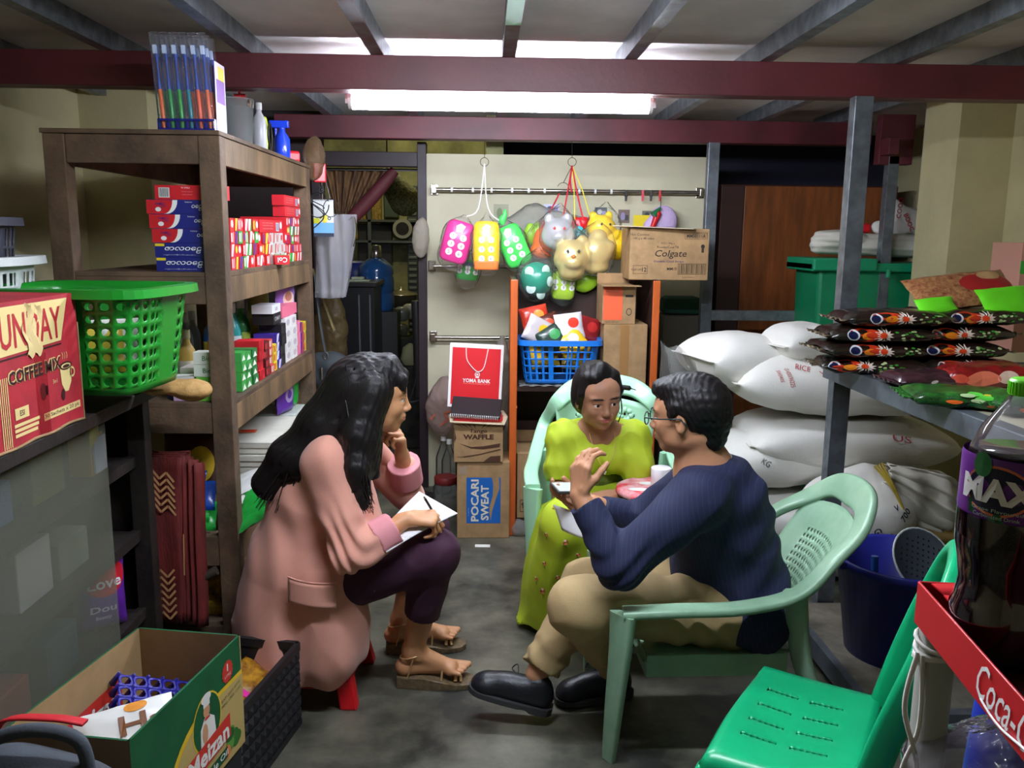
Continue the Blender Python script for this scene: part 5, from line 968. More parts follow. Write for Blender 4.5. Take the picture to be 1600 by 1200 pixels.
# M box at the floor of the cabinet
xg, xh = P(808, 735, Y=4.12).x, P(856, 735, Y=4.12).x; zt3 = P(830, 708, Y=4.12).z; z3 = P(830, 788, Y=4.12).z
t, F, w_, h = kraft_box('cardboard_box', 'open kraft box with red monogram inside the cabinet bottom', xg, xh+0.14, 4.12, 0.25, 0.085, zt3)
MB().rect(w_*0.34, w_*0.62, h*0.72, h*0.86, F, RED).text('MI', w_*0.44, h*0.79, 0.022, F, W_, bold=0.05).rect(w_*0.38, w_*0.6, h*0.66, h*0.72, F, GRN).text('9.9', w_*0.16, h*0.2, 0.03, F, mb_, bold=0.03).line([(w_*0.06, h*0.1), (w_*0.27, h*0.1), (w_*0.27, h*0.28), (w_*0.06, h*0.28), (w_*0.06, h*0.1)], 0.003, F, mb_).text('9.9', w_*0.5, h*0.2, 0.03, F, mb_, bold=0.03).build('print', t)
MB().box(-w_/2, w_/2, 0.25, 0.254, h, h+0.06, M('kraft')).box(-w_/2-0.004, -w_/2, 0, 0.25, h, h+0.05, M('kraft')).build('flap', t)
# Pocari carton, waffle carton, things in it, red bag
xi, xj = P(714, 780, Y=4.06).x, P(796, 780, Y=4.06).x; zt4 = P(755, 722, Y=4.06).z
t, F, w_, h = kraft_box('drink_carton', 'tall kraft sports drink carton with blue panel standing on end', xi, xj, 4.06, 0.22, 0.0, zt4)
pb = ink((20, 92, 170)); b = MB().rect(w_*0.18, w_*0.83, h*0.2, h*0.80, F, pb)
b.text('POCARI', w_*0.34, h*0.5, w_*0.15, F, ink((216, 206, 186)), w_=h*0.55, bold=0.03, rot=math.pi/2, lift=0.0012).text('SWEAT', w_*0.53, h*0.5-0.012, w_*0.15, F, ink((216, 206, 186)), w_=h*0.46, bold=0.03, rot=math.pi/2, lift=0.0012)
b.poly([(w_*0.66, h*0.80), (w_*0.80, h*0.80), (w_*0.81, h*0.66), (w_*0.74, h*0.52), (w_*0.67, h*0.36), (w_*0.645, h*0.24), (w_*0.62, h*0.32), (w_*0.62, h*0.42), (w_*0.68, h*0.56), (w_*0.69, h*0.70)], F, M('kraft'), 0.0012).rect(w_*0.04, w_*0.18, h*0.84, h*0.94, F, ink((150, 130, 110))).text('ion supply drink', w_*0.22, h*0.35, 0.006, F, ink((190, 200, 210)), rot=math.pi/2, lift=0.0012); b.build('print', t)
xk, xl = P(709, 690, Y=4.05).x, P(786, 690, Y=4.05).x; zt5 = P(750, 662, Y=4.05).z
t, F, w_, h = kraft_box('waffle_carton', 'brown printed waffle carton on top of the blue panel carton', xk, xl, 4.05, 0.2, zt4+0.001, zt5, 0.0)
m_br = ink((74, 46, 32)); b = MB().text('WAFFLE', w_*0.5, h*0.66, h*0.13, F, m_br, w_=w_*0.62, bold=0.05).text('Tango', w_*0.5, h*0.80, h*0.12, F, m_br, w_=w_*0.36, bold=0.02, shear=0.1)
for a in range(-4, 5):
    if a: b.poly([(w_*0.5+a*w_*0.055, h*0.86), (w_*0.5+a*w_*0.115, h*0.985), (w_*0.5+a*w_*0.115+0.012, h*0.985)], F, m_br)
b.poly([(w_*0.1, h*0.5), (w_*0.35, h*0.40), (w_*0.6, h*0.42), (w_*0.95, h*0.50), (w_*0.93, h*0.40), (w_*0.6, h*0.34), (w_*0.35, h*0.36)], F, m_br).poly([(w_*0.05, h*0.62), (0.002, h*0.9), (0.002, h*0.5)], F, m_br).line([(w_*0.2, h*0.14), (w_*0.5, h*0.20), (w_*0.95, h*0.34)], 0.006, F, m_br).poly([(w_*0.6, h*0.02), (w_*0.95, h*0.02), (w_*0.95, h*0.18), (w_*0.75, h*0.16)], F, m_br).text('renyah', w_*0.14, h*0.14, 0.012, F, m_br); b.build('print', t)
MB().tube([(-w_/2-0.012, -0.012, h+0.012), (w_/2, -0.012, h), (w_/2+0.012, 0.1, h+0.012), (w_/2, 0.2, h+0.02), (-w_/2, 0.2, h+0.02), (-w_/2-0.014, 0.1, h+0.02)], 0.004, M('kraft_light', (206, 190, 160), 0.8), 6, closed=True, flat=(0.03, 0.004)).build('flap', t)
zn = zt5+0.004
tag(MB().box(-0.12, 0.12, -0.05, 0.07, 0, 0.012, ink((200, 30, 36))).box(-0.11, 0.11, -0.052, -0.05, -0.02, 0.008, ink((200, 30, 36))).build('red_notebook', loc=((xk+xl)/2-0.0, 4.14, zn), bevel=0.002, rz=-0.02), 'red notebook lying in the waffle carton', 'notebook')
t = thing('spiral_notebook', 'black spiral bound notebook on top of the waffle carton', 'notebook', ((xk+xl)/2-0.015, 4.12, zn+0.045), rot=(0.5, 0.06, -0.04))
MB().box(-0.12, 0.125, -0.05, 0.09, 0, 0.012, M('notebook_black', (30, 30, 34), 0.4)).build('cover', t, bevel=0.003)
b = MB()
for i in range(26): b.tube([(-0.118+i*0.0092, -0.052+0.009*math.cos(a), 0.005+0.009*math.sin(a)) for a in [j*math.pi/4 for j in range(8)]], 0.0014, W_, 4, closed=True)
b.build('spiral_binding', t)
rp = P(742, 586, Y=4.30); bgx = thing('paper_bag', 'white edged bright red paper gift bag with bank name', 'bag', (rp.x, 4.26, zn+0.03), rot=(-0.06, 0.045, 0.0))
wB, hB = P(783, 586, Y=4.25).x-P(699, 586, Y=4.25).x-0.0, 0.31
z_lo, z_hi = P(742, 637, Y=4.25).z, P(742, 539, Y=4.25).z; hB = z_hi-z_lo; bgx.location = (rp.x-0.003, 4.25, z_lo)
m_bagr = M('paper_red', (214, 30, 40), 0.45); MB().box(-wB/2, wB/2, 0, 0.07, 0, hB, {'front': W_, 'left': W_, 'right': W_, 'back': W_, 'bot': W_}).build('bag_body', bgx)
F = frame((-wB/2, -0.001, 0), (1, 0, 0), UP); b = MB().rect(wB*0.05, wB*0.95, hB*0.045, hB*0.945, F, m_bagr).text('YOMA BANK', wB*0.52, hB*0.43, hB*0.062, F, W_, w_=wB*0.52, bold=0.02, lift=0.0014).text('The Responsible Bank', wB*0.52, hB*0.38, hB*0.022, F, ink((236, 150, 130)), w_=wB*0.5, lift=0.0014)
b.ring(wB*0.53, hB*0.53, 0.013, 0.004, F, W_, 16, 0.0014).disc(wB*0.53, hB*0.53, 0.005, 0.005, F, W_, 8, 0.0014).poly([(wB*0.53-0.012, hB*0.49), (wB*0.53+0.012, hB*0.49), (wB*0.53+0.007, hB*0.475), (wB*0.53-0.007, hB*0.475)], F, W_, 0.0014); b.build('print', bgx)
MB().tube(spline([(-wB*0.2, -0.003, hB*0.94), (-wB*0.17, -0.006, hB*0.75), (-wB*0.02, -0.006, hB*0.60), (wB*0.07, -0.006, hB*0.58), (wB*0.15, -0.006, hB*0.66), (wB*0.21, -0.003, hB*0.94)], 6), 0.0028, m_str, 6).build('rope_handle', bgx)
# slumped carrier bags behind the red bag
def slump(lab, o, r, c, seed, stripes=None, alpha=0.75, n='carrier_bag'):
    t = thing(n, lab, 'bag'); S = SDF(np.array(o)-np.array(r)*1.25-0.02, np.array(o)+np.array(r)*1.3+0.02, max(0.006, min(r)/9))
    S.ell(o, r, 0.02).ell(np.array(o)+np.array((0.2*r[0], 0, 0.45*r[2])), np.array(r)*(0.75, 0.8, 0.8), 0.03)
    a_ = min(r)*0.10; S.disp(lambda x, y, z: a_*(wob(x, y, z, 3.0/min(r), seed)+0.8*np.abs(wob(x, y, z, 6.0/min(r), seed+1))-0.4)); m = film('bagf_%d_%d_%d' % c, c, alpha, 0.25, 35, 0.8); S.build('bag_film', m, t); return t
p = P(692, 640, Y=4.80); slump('pinkish white carrier bag with orange print hanging on the wall', (p.x, 4.80, p.z), (0.10, 0.08, 0.15), (206, 180, 172), 4)
b = MB(); F = frame((p.x-0.06, 4.715, p.z-0.10), (1, 0, 0.1), UP); b.line([(0.05, 0.02), (0.1, 0.05), (0.08, 0.09), (0.13, 0.10)], 0.008, F, ink((220, 100, 60))).line([(0.0, 0.06), (0.03, 0.09)], 0.008, F, ink((220, 100, 60))); b.build('bag_print', [o for o in COL.objects if o.get('label', '').startswith('pinkish white')][0])
p = P(787, 610, Y=4.5); slump('crumpled grey plastic bag between the red bag and the cabinet', (p.x-0.02, 4.5, p.z), (0.05, 0.08, 0.24), (190, 184, 170), 6)
p = P(663, 375, Y=4.88); slump('small clear plastic bag hanging on the door frame edge', (p.x-0.02, 4.85, p.z), (0.045, 0.03, 0.10), (214, 206, 190), 8)
# bottles and small things on the floor by the wall
t = thing('plastic_jar', 'clear plastic jar with dark red lid on the floor left of the cartons', 'jar', (P(697, 800, z=0).x, 4.45, 0))
MB().lathe([(0.06, 0), (0.07, 0.01), (0.07, 0.15), (0.055, 0.17)], film('jar_film'), 20).build('jar_body', t); MB().lathe([(0.06, 0.17), (0.062, 0.172), (0.062, 0.205), (0.058, 0.208)], ink((120, 30, 30)), 20).build('lid', t)
for k, (px, z0) in enumerate(((702, 0.0), (692, 0.0))):
    t = thing('plastic_bottle', 'empty clear plastic bottle standing against the wall, %s' % ('right one', 'left one')[k], 'bottle', (P(px, 760, Y=4.72).x, 4.72+0.08*k, 0)); MB().lathe([(0.04, 0), (0.045, 0.01), (0.045, 0.22), (0.02, 0.29), (0.014, 0.30), (0.014, 0.33)], film('jar_film'), 16).build('bottle_body', t); MB().lathe([(0.016, 0.32), (0.016, 0.345)], W_, 12).build('cap', t)
tag(MB().box(-0.06, 0.06, -0.03, 0.03, 0, 0.03, m_dark).box(-0.03, 0.02, -0.05, -0.02, 0, 0.05, m_dark).build('black_charger', loc=(P(668, 765, z=0).x, 4.72, 0), bevel=0.01), 'small black plastic thing at the foot of the wall', 'charger')
tag(MB().box(-0.037, 0.037, -0.018, 0.018, 0, 0.0008, ink((235, 235, 225))).build('paper_slip', loc=tuple(P(754, 853, z=0.0005)), rz=-0.03), 'small white paper slip on the concrete floor', 'paper')
p = P(812, 838, z=0); S = SDF((p.x-0.12, 3.98, -0.01), (p.x+0.18, 4.35, 0.14), 0.006); S.ell((p.x, 4.12, 0.03), (0.05, 0.05, 0.05), 0.02).ell((p.x+0.08, 4.12, 0.02), (0.07, 0.05, 0.022), 0.02); S.plane((0, 0, 0), (0, 0, -1)); S.disp(lambda x, y, z: 0.004*wob(x, y, z, 80, 3)*(z > 0.006))
tag(S.build('crumpled_film', film('cloudy_film')), 'crumpled clear film on the floor below the cabinet', 'film')
for k in range(2):
    p = P(636+k*16, 738+k*4, z=0); t = thing('slipper', 'tan slipper by the doorway, %s' % ('left of the pair', 'right of the pair')[k], 'slipper', (p.x, p.y+0.05, 0.0), rz=1.3)
    MB().lathe([(0.03, 0), (0.036, 0.005), (0.036, 0.018), (0.03, 0.02)], M('slipper_tan', (150, 116, 70), 0.7), 20, sx=3.2, sy=1.1).build('sole', t); MB().tube(spline([(0.03, -0.038, 0.015), (0.035, -0.02, 0.05), (0.035, 0.02, 0.05), (0.03, 0.038, 0.015)], 5), 0.01, M('slipper_strap', (110, 76, 50), 0.7), 8, flat=(0.06, 0.006)).build('strap', t)
# ================================================================ things in and beyond the doorway
def px_box(px0, px1, py0, py1, Y, d, z=False):
    a, c = P(px0, py1, Y=Y), P(px1, py0, Y=Y); return a.x, c.x, Y, Y+d, a.z, c.z
# tied curtain
c = thing('curtain', 'brown striped curtain tied back in the doorway', 'curtain'); m_cu = M('curtain_brown', (116, 84, 46), 0.8, noise=(14, 0.5), c2=(60, 34, 22), stretch=(6, 1, 0.5)); m_cm = M('curtain_edge', (84, 28, 34), 0.7)
xl, xr = P(498, 262, Y=5.1).x, P(612, 262, Y=5.1).x; zt = 1.865; xk_, zk = P(545, 340, Y=5.1).x, P(545, 340, Y=5.1).z
MB().grid(lambda u, v: ((xl+(xr-xl)*u)*(v)+(xk_-0.07+0.07*u)*(1-v)*1.0, 5.1+0.018*math.sin(u*46)*(0.4+0.6*v), zk-0.03+(zt-zk+0.03)*(v**(0.8+0.5*u))), 60, 14, m_cu).build('cloth_panel', c, solid=0.002)
MB().tube(spline([(xr+0.02, 5.08, zt-0.01), (xr-0.10, 5.07, zt-0.15), (xk_+0.03, 5.06, zk), (xk_-0.02, 5.06, zk-0.06)], 6), [0.03+0.012*math.sin(i*0.2) for i in range(19)], m_cm, 10).build('gathered_edge', c)
MB().box(-0.93, -0.39, 5.07, 5.085, 1.85, 1.865, M('rod_dark', (50, 44, 40), 0.4)).build('curtain_rod', c)
# clear plastic bag hanging beside the shelf
t = thing('plastic_bag', 'large cloudy white plastic bag hanging in front of the doorway', 'bag')
p1 = P(500, 300, Y=4.35); pts = []
m_fb = film('bag_white', (226, 224, 232), 0.42, 0.15, 22, 0.8)
def bagf(u, v):
    py = 350+v*0; t_ = v
    pyy = 465-(465-335)*t_; xl_ = 492+2*t_; xr_ = 538+18*math.sin(t_*1.6)
    p = P(xl_+(xr_-xl_)*u, pyy, Y=4.35); s = math.sin(u*math.pi)
    return (p.x, 4.35-0.07*s*(0.5+0.5*math.sin(t_*3))+0.012*math.sin(u*17+t_*5), p.z+0.0)
b = MB().grid(bagf, 24, 20, m_fb).grid(lambda u, v: (lambda q: (q[0], 8.7-q[1]+0.04, q[2]))(bagf(1-u, v)), 24, 20, m_fb)
b.build('bag_film', t)
b = MB()
for (a_, b__) in (((500, 350), (503, 275)), ((520, 350), (508, 275))): b.tube(spline([P(a_[0], a_[1], Y=4.35), P((a_[0]+b__[0])/2+3, (a_[1]+b__[1])/2, Y=4.33), P(b__[0], b__[1], Y=4.33)], 6), 0.01, m_fb, 8, flat=(0.05, 0.003))
b.tube(spline([P(540, 352, Y=4.34), P(552, 338, Y=4.33), P(556, 360, Y=4.33), P(552, 385, Y=4.34)], 6), 0.01, m_fb, 8, flat=(0.03, 0.003)); b.build('handle', t)
S = SDF(P(500, 470, Y=4.35)-Vector((0.1, 0.09, 0.02)), P(535, 440, Y=4.35)+Vector((0.08, 0.1, 0.05)), 0.006); q = P(515, 458, Y=4.37); S.ell(q, (0.075, 0.04, 0.03), 0.02); S.disp(lambda x, y, z: 0.005*wob(x, y, z, 70, 1)); tag(S.build('rolled_film', film('film_dense', (225, 225, 225), 0.6, 0.2, 50, 0.9)), 'rolled white film at the bottom of the hanging bag', 'film')
p = P(488, 250, Y=4.15); slump('shiny brown plastic bag hung at the far top of the shelf', (p.x, 4.18, p.z), (0.05, 0.05, 0.09), (150, 120, 90), 3, alpha=0.6)
p = P(498, 268, Y=4.2); tag(MB().box(-0.03, 0.03, -0.01, 0.01, -0.05, 0.04, M('toy_red')).build('red_packet', loc=(p.x, 4.22, p.z), rz=0.3, bevel=0.006), 'small red packet under the shiny brown bag', 'packet')
p = P(467, 236, Y=3.95); tag(MB().box(-0.03, 0.03, -0.04, 0.04, 0, 0.05, M('toy_red')).build('red_pouch', loc=(-0.86, 3.93, 1.801), rz=0.3, bevel=0.012), 'small red pouch on the far end of the shelf top', 'pouch')
# calendar / leaflet with cables
ca = P(496, 312, Y=4.22); cb2 = P(522, 370, Y=4.22); t = thing('wall_calendar', 'white and blue hanging calendar leaflet with a yellow picture', 'calendar'); F = frame((ca.x-0.02, 4.215, cb2.z), (1, 0.1, 0), UP); w_, h = cb2.x-ca.x+0.02, ca.z-cb2.z
b = MB().box(0, w_, 0, h, -0.003, 0, ink((225, 226, 226)), F).rect(0, w_, 0, h*0.38, F, ink((110, 170, 220))).rect(0, w_, 0, h*0.10, F, ink((30, 40, 60)), 0.001).disc(w_*0.55, h*0.5, w_*0.14, h*0.13, F, ink((240, 220, 70)), 14, 0.0012).ring(w_*0.78, h*0.5, w_*0.09, 0.004, F, ink((60, 60, 60)), 14, 0.0014).rect(0, w_*0.3, h*0.36, h*0.5, F, ink((220, 220, 40)), 0.0012); b.build('sheet', t)
b = MB()
for i in range(9): b.ring(w_*(0.1+0.1*i), h*1.0, 0.006, 0.0015, F, m_dark, 10, 0.002)
b.build('ring_binding', t)
b = MB(); q0 = P(496, 290, Y=4.17)
for k in range(3):
    pts = [q0+Vector((0.03*math.sin(a*0.9+k), -0.01*k, -0.02*a*(0.6+0.25*k))) for a in range(10)]; b.tube(spline(pts, 4), 0.0028, BLK, 6)
b.tube([P(497+17*math.cos(a/3), 320+20*math.sin(a/3), Y=4.16) for a in range(19)], 0.0028, BLK, 6).tube([P(517+12*math.cos(a/3), 325+14*math.sin(a/3), Y=4.16) for a in range(19)], 0.002, BLK, 6); tag(b.build('cable_bundle'), 'tangled black cables beside the far shelf post', 'cable')
# bags on the partition side: tall wooden strip and grey shoulder bag
t = thing('shoulder_bag', 'dark grey shoulder bag with metal buckles hanging beyond the shelf', 'bag'); o = P(510, 580, Y=4.4)
S = SDF(o-Vector((0.2, 0.12, 0.16)), o+Vector((0.2, 0.12, 0.2)), 0.008); S.ell(o, (0.12, 0.06, 0.10), 0.03).ell(o+Vector((0.03, -0.02, 0.04)), (0.09, 0.05, 0.06), 0.03); S.disp(lambda x, y, z: 0.006*wob(x, y, z, 40, 2)); m_sb = M('bag_slate', (56, 62, 66), 0.7); S.build('bag_body', m_sb, t)
MB().tube(spline([o+Vector((0.0, 0, 0.08)), P(500, 500, Y=4.4), P(492, 430, Y=4.4)], 6), 0.01, M('strap_slate', (70, 76, 82), 0.7), 8, flat=(0.045, 0.005)).build('strap', t)
MB().tube([o+Vector((0.01+0.012*math.cos(a), -0.06, 0.09+0.018*math.sin(a))) for a in [j*math.pi/5 for j in range(10)]], 0.003, m_chrome, 6, closed=True).tube([o+Vector((-0.01, -0.07, 0.03)), o+Vector((-0.01, -0.075, -0.03))], 0.006, m_chrome, 6).build('buckle', t)
for k in range(2): tag(MB().tube([P(488+k*6, 420+k*20, Y=4.5-0.04*k), P(520+k*2, 512+k*4, Y=4.5)], 0.012, M('bamboo', (150, 132, 84), 0.6, noise=(20, 0.3)), 8, flat=(0.03, 0.012)).build('wooden_strip'), ('pale wooden strip leaning beside the grey bag, left', 'pale wooden strip leaning beside the grey bag, right')[k], 'strip', 'leaning wooden strips')
p = P(525, 520, Y=4.7); slump('brown cloth bundle behind the grey shoulder bag', (p.x-0.04, 4.72, 0.91), (0.10, 0.07, 0.21), (110, 92, 62), 5, alpha=0.95, n='cloth_bundle')
tag(MB().box(-1.12, -0.72, 4.30, 4.85, 0, 0.685, M('crate_tan', (118, 98, 66), 0.8, noise=(9, 0.3))).build('wooden_crate', bevel=0.004), 'tall tan wooden crate beyond the far shelf post', 'crate')
# dark cabinet with blue water bottle
x0, x1, y0, y1, z0, z1 = px_box(520, 584, 440, 640, 5.5, 0.4)
t = thing('glass_cabinet', 'black cabinet with glass door beyond the doorway', 'cabinet'); z1 = P(560, 441, Y=5.5).z
MB().box(x0, x1, 5.5, 5.9, 0, z1-0.03, M('cab_black', (26, 26, 28), 0.3)).build('cabinet_body', t); MB().box(x0-0.02, x1+0.02, 5.48, 5.92, z1-0.03, z1, M('cab_black')).build('cabinet_top', t, bevel=0.004)
MB().box(x0+0.02, x0+0.03, 5.485, 5.5, 0.1, z1-0.08, M('frame_grey', (80, 84, 86), 0.4)).box(x1-0.10, x1-0.09, 5.485, 5.5, 0.1, z1-0.08, M('frame_grey')).box(x1-0.03, x1-0.02, 5.485, 5.5, 0.1, z1-0.08, M('frame_grey')).build('door_frame', t)
tag(MB().box(-0.09, 0.07, -0.04, 0.04, 0, 0.012, M('cloth_pale', (150, 156, 130), 0.8)).box(-0.05, 0.03, -0.03, 0.03, 0.012, 0.03, M('cloth_pale')).build('folded_cloth', loc=(x1-0.1, 5.56, z1+0.001), bevel=0.006), 'folded pale cloth on the black cabinet', 'cloth')
wbx = P(588, 440, Y=6.1); t = thing('water_bottle', 'large blue water cooler bottle with steel cap beyond the doorway', 'bottle', (wbx.x, 6.1, P(588, 480, Y=6.1).z-0.02)); hw = P(588, 405, Y=6.1).z-P(588, 480, Y=6.1).z+0.03; rw = 0.125
m_wb = M('bottle_blue', (36, 84, 140), 0.12, spec=0.8, coat=0.5)
MB().lathe([(rw*0.9, 0), (rw, 0.02), (rw, hw*0.3), (rw*0.93, hw*0.34), (rw, hw*0.38), (rw, hw*0.62), (rw*0.93, hw*0.66), (rw, hw*0.7), (rw*0.95, hw*0.84), (rw*0.5, hw*0.97), (rw*0.3, hw)], m_wb, 28).build('bottle_body', t); MB().lathe([(rw*0.32, hw), (rw*0.34, hw+0.005), (rw*0.30, hw+0.085), (0.01, hw+0.09)], m_chrome, 18).build('cap', t)
tag(MB().box(wbx.x-0.16, wbx.x+0.16, 5.97, 6.19, 0, t.location.z-0.001, M('stand_dark', (34, 38, 38), 0.5)).build('bottle_stand', bevel=0.005), 'dark stand carrying the blue water bottle', 'stand')
tag(MB().lathe([(0.16, 0), (0.2, 0.14), (0.21, 0.14), (0.17, 0)], M('bucket_blue', (24, 40, 110), 0.4), 20).build('plastic_tub', loc=(P(555, 425, Y=6.3).x, 6.4, P(555, 440, Y=6.3).z)), 'dark blue tub behind the black cabinet', 'tub')
tag(MB().box(-1.95, -0.98, 6.2, 6.7, 0, P(555, 441, Y=6.3).z-0.001, M('stand_dark')).build('kitchen_bench', bevel=0.005), 'dark bench under the blue tub in the kitchen', 'bench')
# woven baskets hanging
p = P(622, 300, Y=6.6); S = SDF(p-Vector((0.25, 0.18, 0.25)), p+Vector((0.25, 0.18, 0.25)), 0.012); S.cone(p+Vector((-0.08, 0, 0.1)), p+Vector((0.05, 0, -0.06)), 0.08, 0.12, 0.03).cone(p+Vector((-0.08, 0, 0.1)), p+Vector((-0.08, 0, 0.24)), 0.012, 0.012, 0.02); tag(MB().tube([p+Vector((-0.08, 0, 0.22)), (p.x-0.08, p.y, 2.9)], 0.006, m_dark, 6).build('support_rope'), 'cord holding the woven basket in the kitchen', 'cord'); tag(S.build('hanging_basket', M('wicker', (140, 140, 90), 0.8, noise=(60, 0.6), bump=(80, 0.8))), 'green brown woven basket hanging high in the kitchen', 'basket')
p = P(575, 310, Y=8.12); tag(MB().box(-0.16, 0.12, 0, 0.06, -0.28, 0.2, M('wicker_tan', (178, 146, 70), 0.8, noise=(50, 0.4), bump=(60, 0.8))).build('wicker_tray', loc=(p.x, 8.13, p.z-0.1), bevel=0.02), 'tan woven basket tray hanging behind the curtain', 'basket')
p = P(608, 345, Y=8.0); t = thing('wall_shelf', 'grey kitchen wall shelf with a round clock face', 'shelf', (p.x, 8.02, p.z)); MB().box(-0.35, 0.35, 0, 0.17, -0.01, 0.01, M('frame_grey')).box(-0.35, 0.35, 0, 0.17, -0.2, -0.18, M('frame_grey')).box(-0.2, -0.17, 0, 0.17, -0.4, 0.3, M('frame_grey')).build('shelf_board', t)
MB().cyl((0.12, -0.01, -0.07), (0.12, 0.02, -0.07), 0.09, 0.09, M('fan_grey', (150, 150, 140), 0.5), 20).cyl((0.12, -0.015, -0.07), (0.12, -0.01, -0.07), 0.06, 0.06, BLK, 20).build('round_dial', t)
for k, (px0, px1, py0, py1, c_, lab) in enumerate(((560, 612, 350, 420, (40, 38, 34), 'dark pan hanging on the kitchen wall'), (638, 652, 290, 520, (62, 66, 64), 'grey louvred shutter on the kitchen wall'), (600, 622, 290, 340, (60, 74, 60), 'dark green cloth hanging in the kitchen'))):
    x0, x1, y0, y1, z0, z1 = px_box(px0, px1, py0, py1, 8.12, 0.06); b = MB().box(x0, x1, 8.12, 8.19, z0, z1, ink(c_))
    if k == 1:
        for q in range(24): b.box(x0+0.01, x1-0.01, 8.105, 8.12, z0+(z1-z0)*(q+0.2)/24, z0+(z1-z0)*(q+0.7)/24, ink((100, 108, 106)))
    tag(b.build(('hanging_pan', 'shutter', 'hanging_cloth')[k], bevel=0.01), lab, ('pan', 'shutter', 'cloth')[k])
p = P(622, 462, Y=6.9); zc = p.z
t = thing('kitchen_counter', 'cluttered dark kitchen counter beyond the doorway', 'counter'); MB().box(-1.0, -0.03, 6.7, 7.3, zc-0.16, zc-0.12, M('stand_dark')).build('worktop', t, bevel=0.004)
for x in (-0.97, -0.1): MB().box(x, x+0.05, 6.75, 6.8, 0, zc-0.161, M('stand_dark')).box(x, x+0.05, 7.2, 7.25, 0, zc-0.161, M('stand_dark')).build('leg', t)
t = thing('rice_cooker', 'steel lidded cooking pot on the kitchen counter', 'pot', (p.x+0.02, 6.95, zc-0.119)); MB().lathe([(0.08, 0), (0.12, 0.02), (0.13, 0.12), (0.14, 0.125), (0.13, 0.13)], m_chrome, 24).build('pot_body', t); MB().lathe([(0.13, 0.13), (0.08, 0.155), (0.015, 0.165), (0.015, 0.185), (0.001, 0.19)], m_chrome, 24).build('lid', t)
for k in range(5):
    px, py = ((604, 496), (628, 502), (612, 520), (640, 498), (625, 530))[k]; p = P(px, py, Y=6.5+0.03*k); tag(MB().lathe([(0.03, 0), (0.05, 0.02), (0.06, 0.07), (0.05, 0.10), (0.03, 0.11)], ink(((150, 160, 150), (120, 124, 116), (60, 90, 80), (170, 170, 160), (90, 92, 84))[k], 0.3), 14).build('kitchen_bowl', loc=(p.x, p.y+0.02*k, p.z)), '%s bowl among the kitchen clutter' % ('pale grey', 'grey', 'dark teal', 'whitish', 'dim')[k], 'bowl')
x0 = P(600, 540, Y=6.42).x; tag(MB().box(x0, x0+0.5, 6.4, 6.6, 0, P(612, 528, Y=6.4).z, M('clutter_dark', (50, 54, 44), 0.7, noise=(14, 0.7), c2=(20, 20, 18))).build('kitchen_rack', bevel=0.01), 'dark rack under the kitchen bowls', 'rack')
tag(MB().tube([P(594, 570, Y=6.1), P(592, 500, Y=6.1)], 0.02, M('pipe_green', (20, 130, 60), 0.3), 10).build('green_pipe'), 'bright green pipe standing beside the water bottle', 'pipe')
p = P(640, 560, Y=5.9); tag(MB().lathe([(0.05, 0), (0.07, 0.04), (0.05, 0.12), (0.01, 0.15)], ink((170, 170, 130)), 16).build('white_pouch', loc=(p.x, 5.95, p.z-0.05)), 'off-white pouch in the kitchen clutter', 'pouch')
tag(MB().box(p.x-0.2, p.x+0.12, 5.85, 6.1, 0, p.z-0.051, M('clutter_dark')).build('low_chest', bevel=0.01), 'dark low chest below the off-white pouch', 'chest')
b = MB().tube(spline([P(650, 470, Y=5.02), P(653, 540, Y=5.02), P(655, 620, Y=5.02)], 8), 0.03, BLK, 8); t = tag(b.build('hanging_strap'), 'black jacket strip hanging on the door frame', 'jacket')
tag(MB().tube(spline([P(654, 575, Y=5.0), P(646, 608, Y=5.0), P(640, 628, Y=5.0), P(656, 625, Y=5.0)], 8), 0.006, BLK, 6).build('bag_loop'), 'black strap loop by the door frame', 'strap')
# ================================================================ far right: wardrobe, bin
m_ward = M('wardrobe_wood', (150, 84, 40), 0.4, noise=(7, 0.25), stretch=(3, 3, 0.4), bump=(30, 0.05))
x0, x1 = P(1122, 400, Y=5.15).x, P(1396, 400, Y=5.15).x; zt = P(1250, 289, Y=5.15).z
t = thing('wardrobe', 'large orange brown wooden wardrobe at the back right', 'wardrobe')
MB().box(x0, x1, 5.16, 5.6, 0.03, zt, M('wardrobe_side', (70, 36, 26), 0.5)).build('wardrobe_body', t, bevel=0.006)
xm = x0+(x1-x0)*0.13
MB().box(x0, xm-0.003, 5.145, 5.16, 0.05, zt-0.01, M('wardrobe_edge', (66, 40, 34), 0.5)).build('sliding_door', t, bevel=0.003); MB().box(xm, x1-0.05, 5.14, 5.158, 0.62, zt-0.01, m_ward).build('sliding_door', t, bevel=0.003); MB().box(xm, x1-0.05, 5.14, 5.158, 0.05, 0.61, m_ward).build('drawer', t, bevel=0.003)
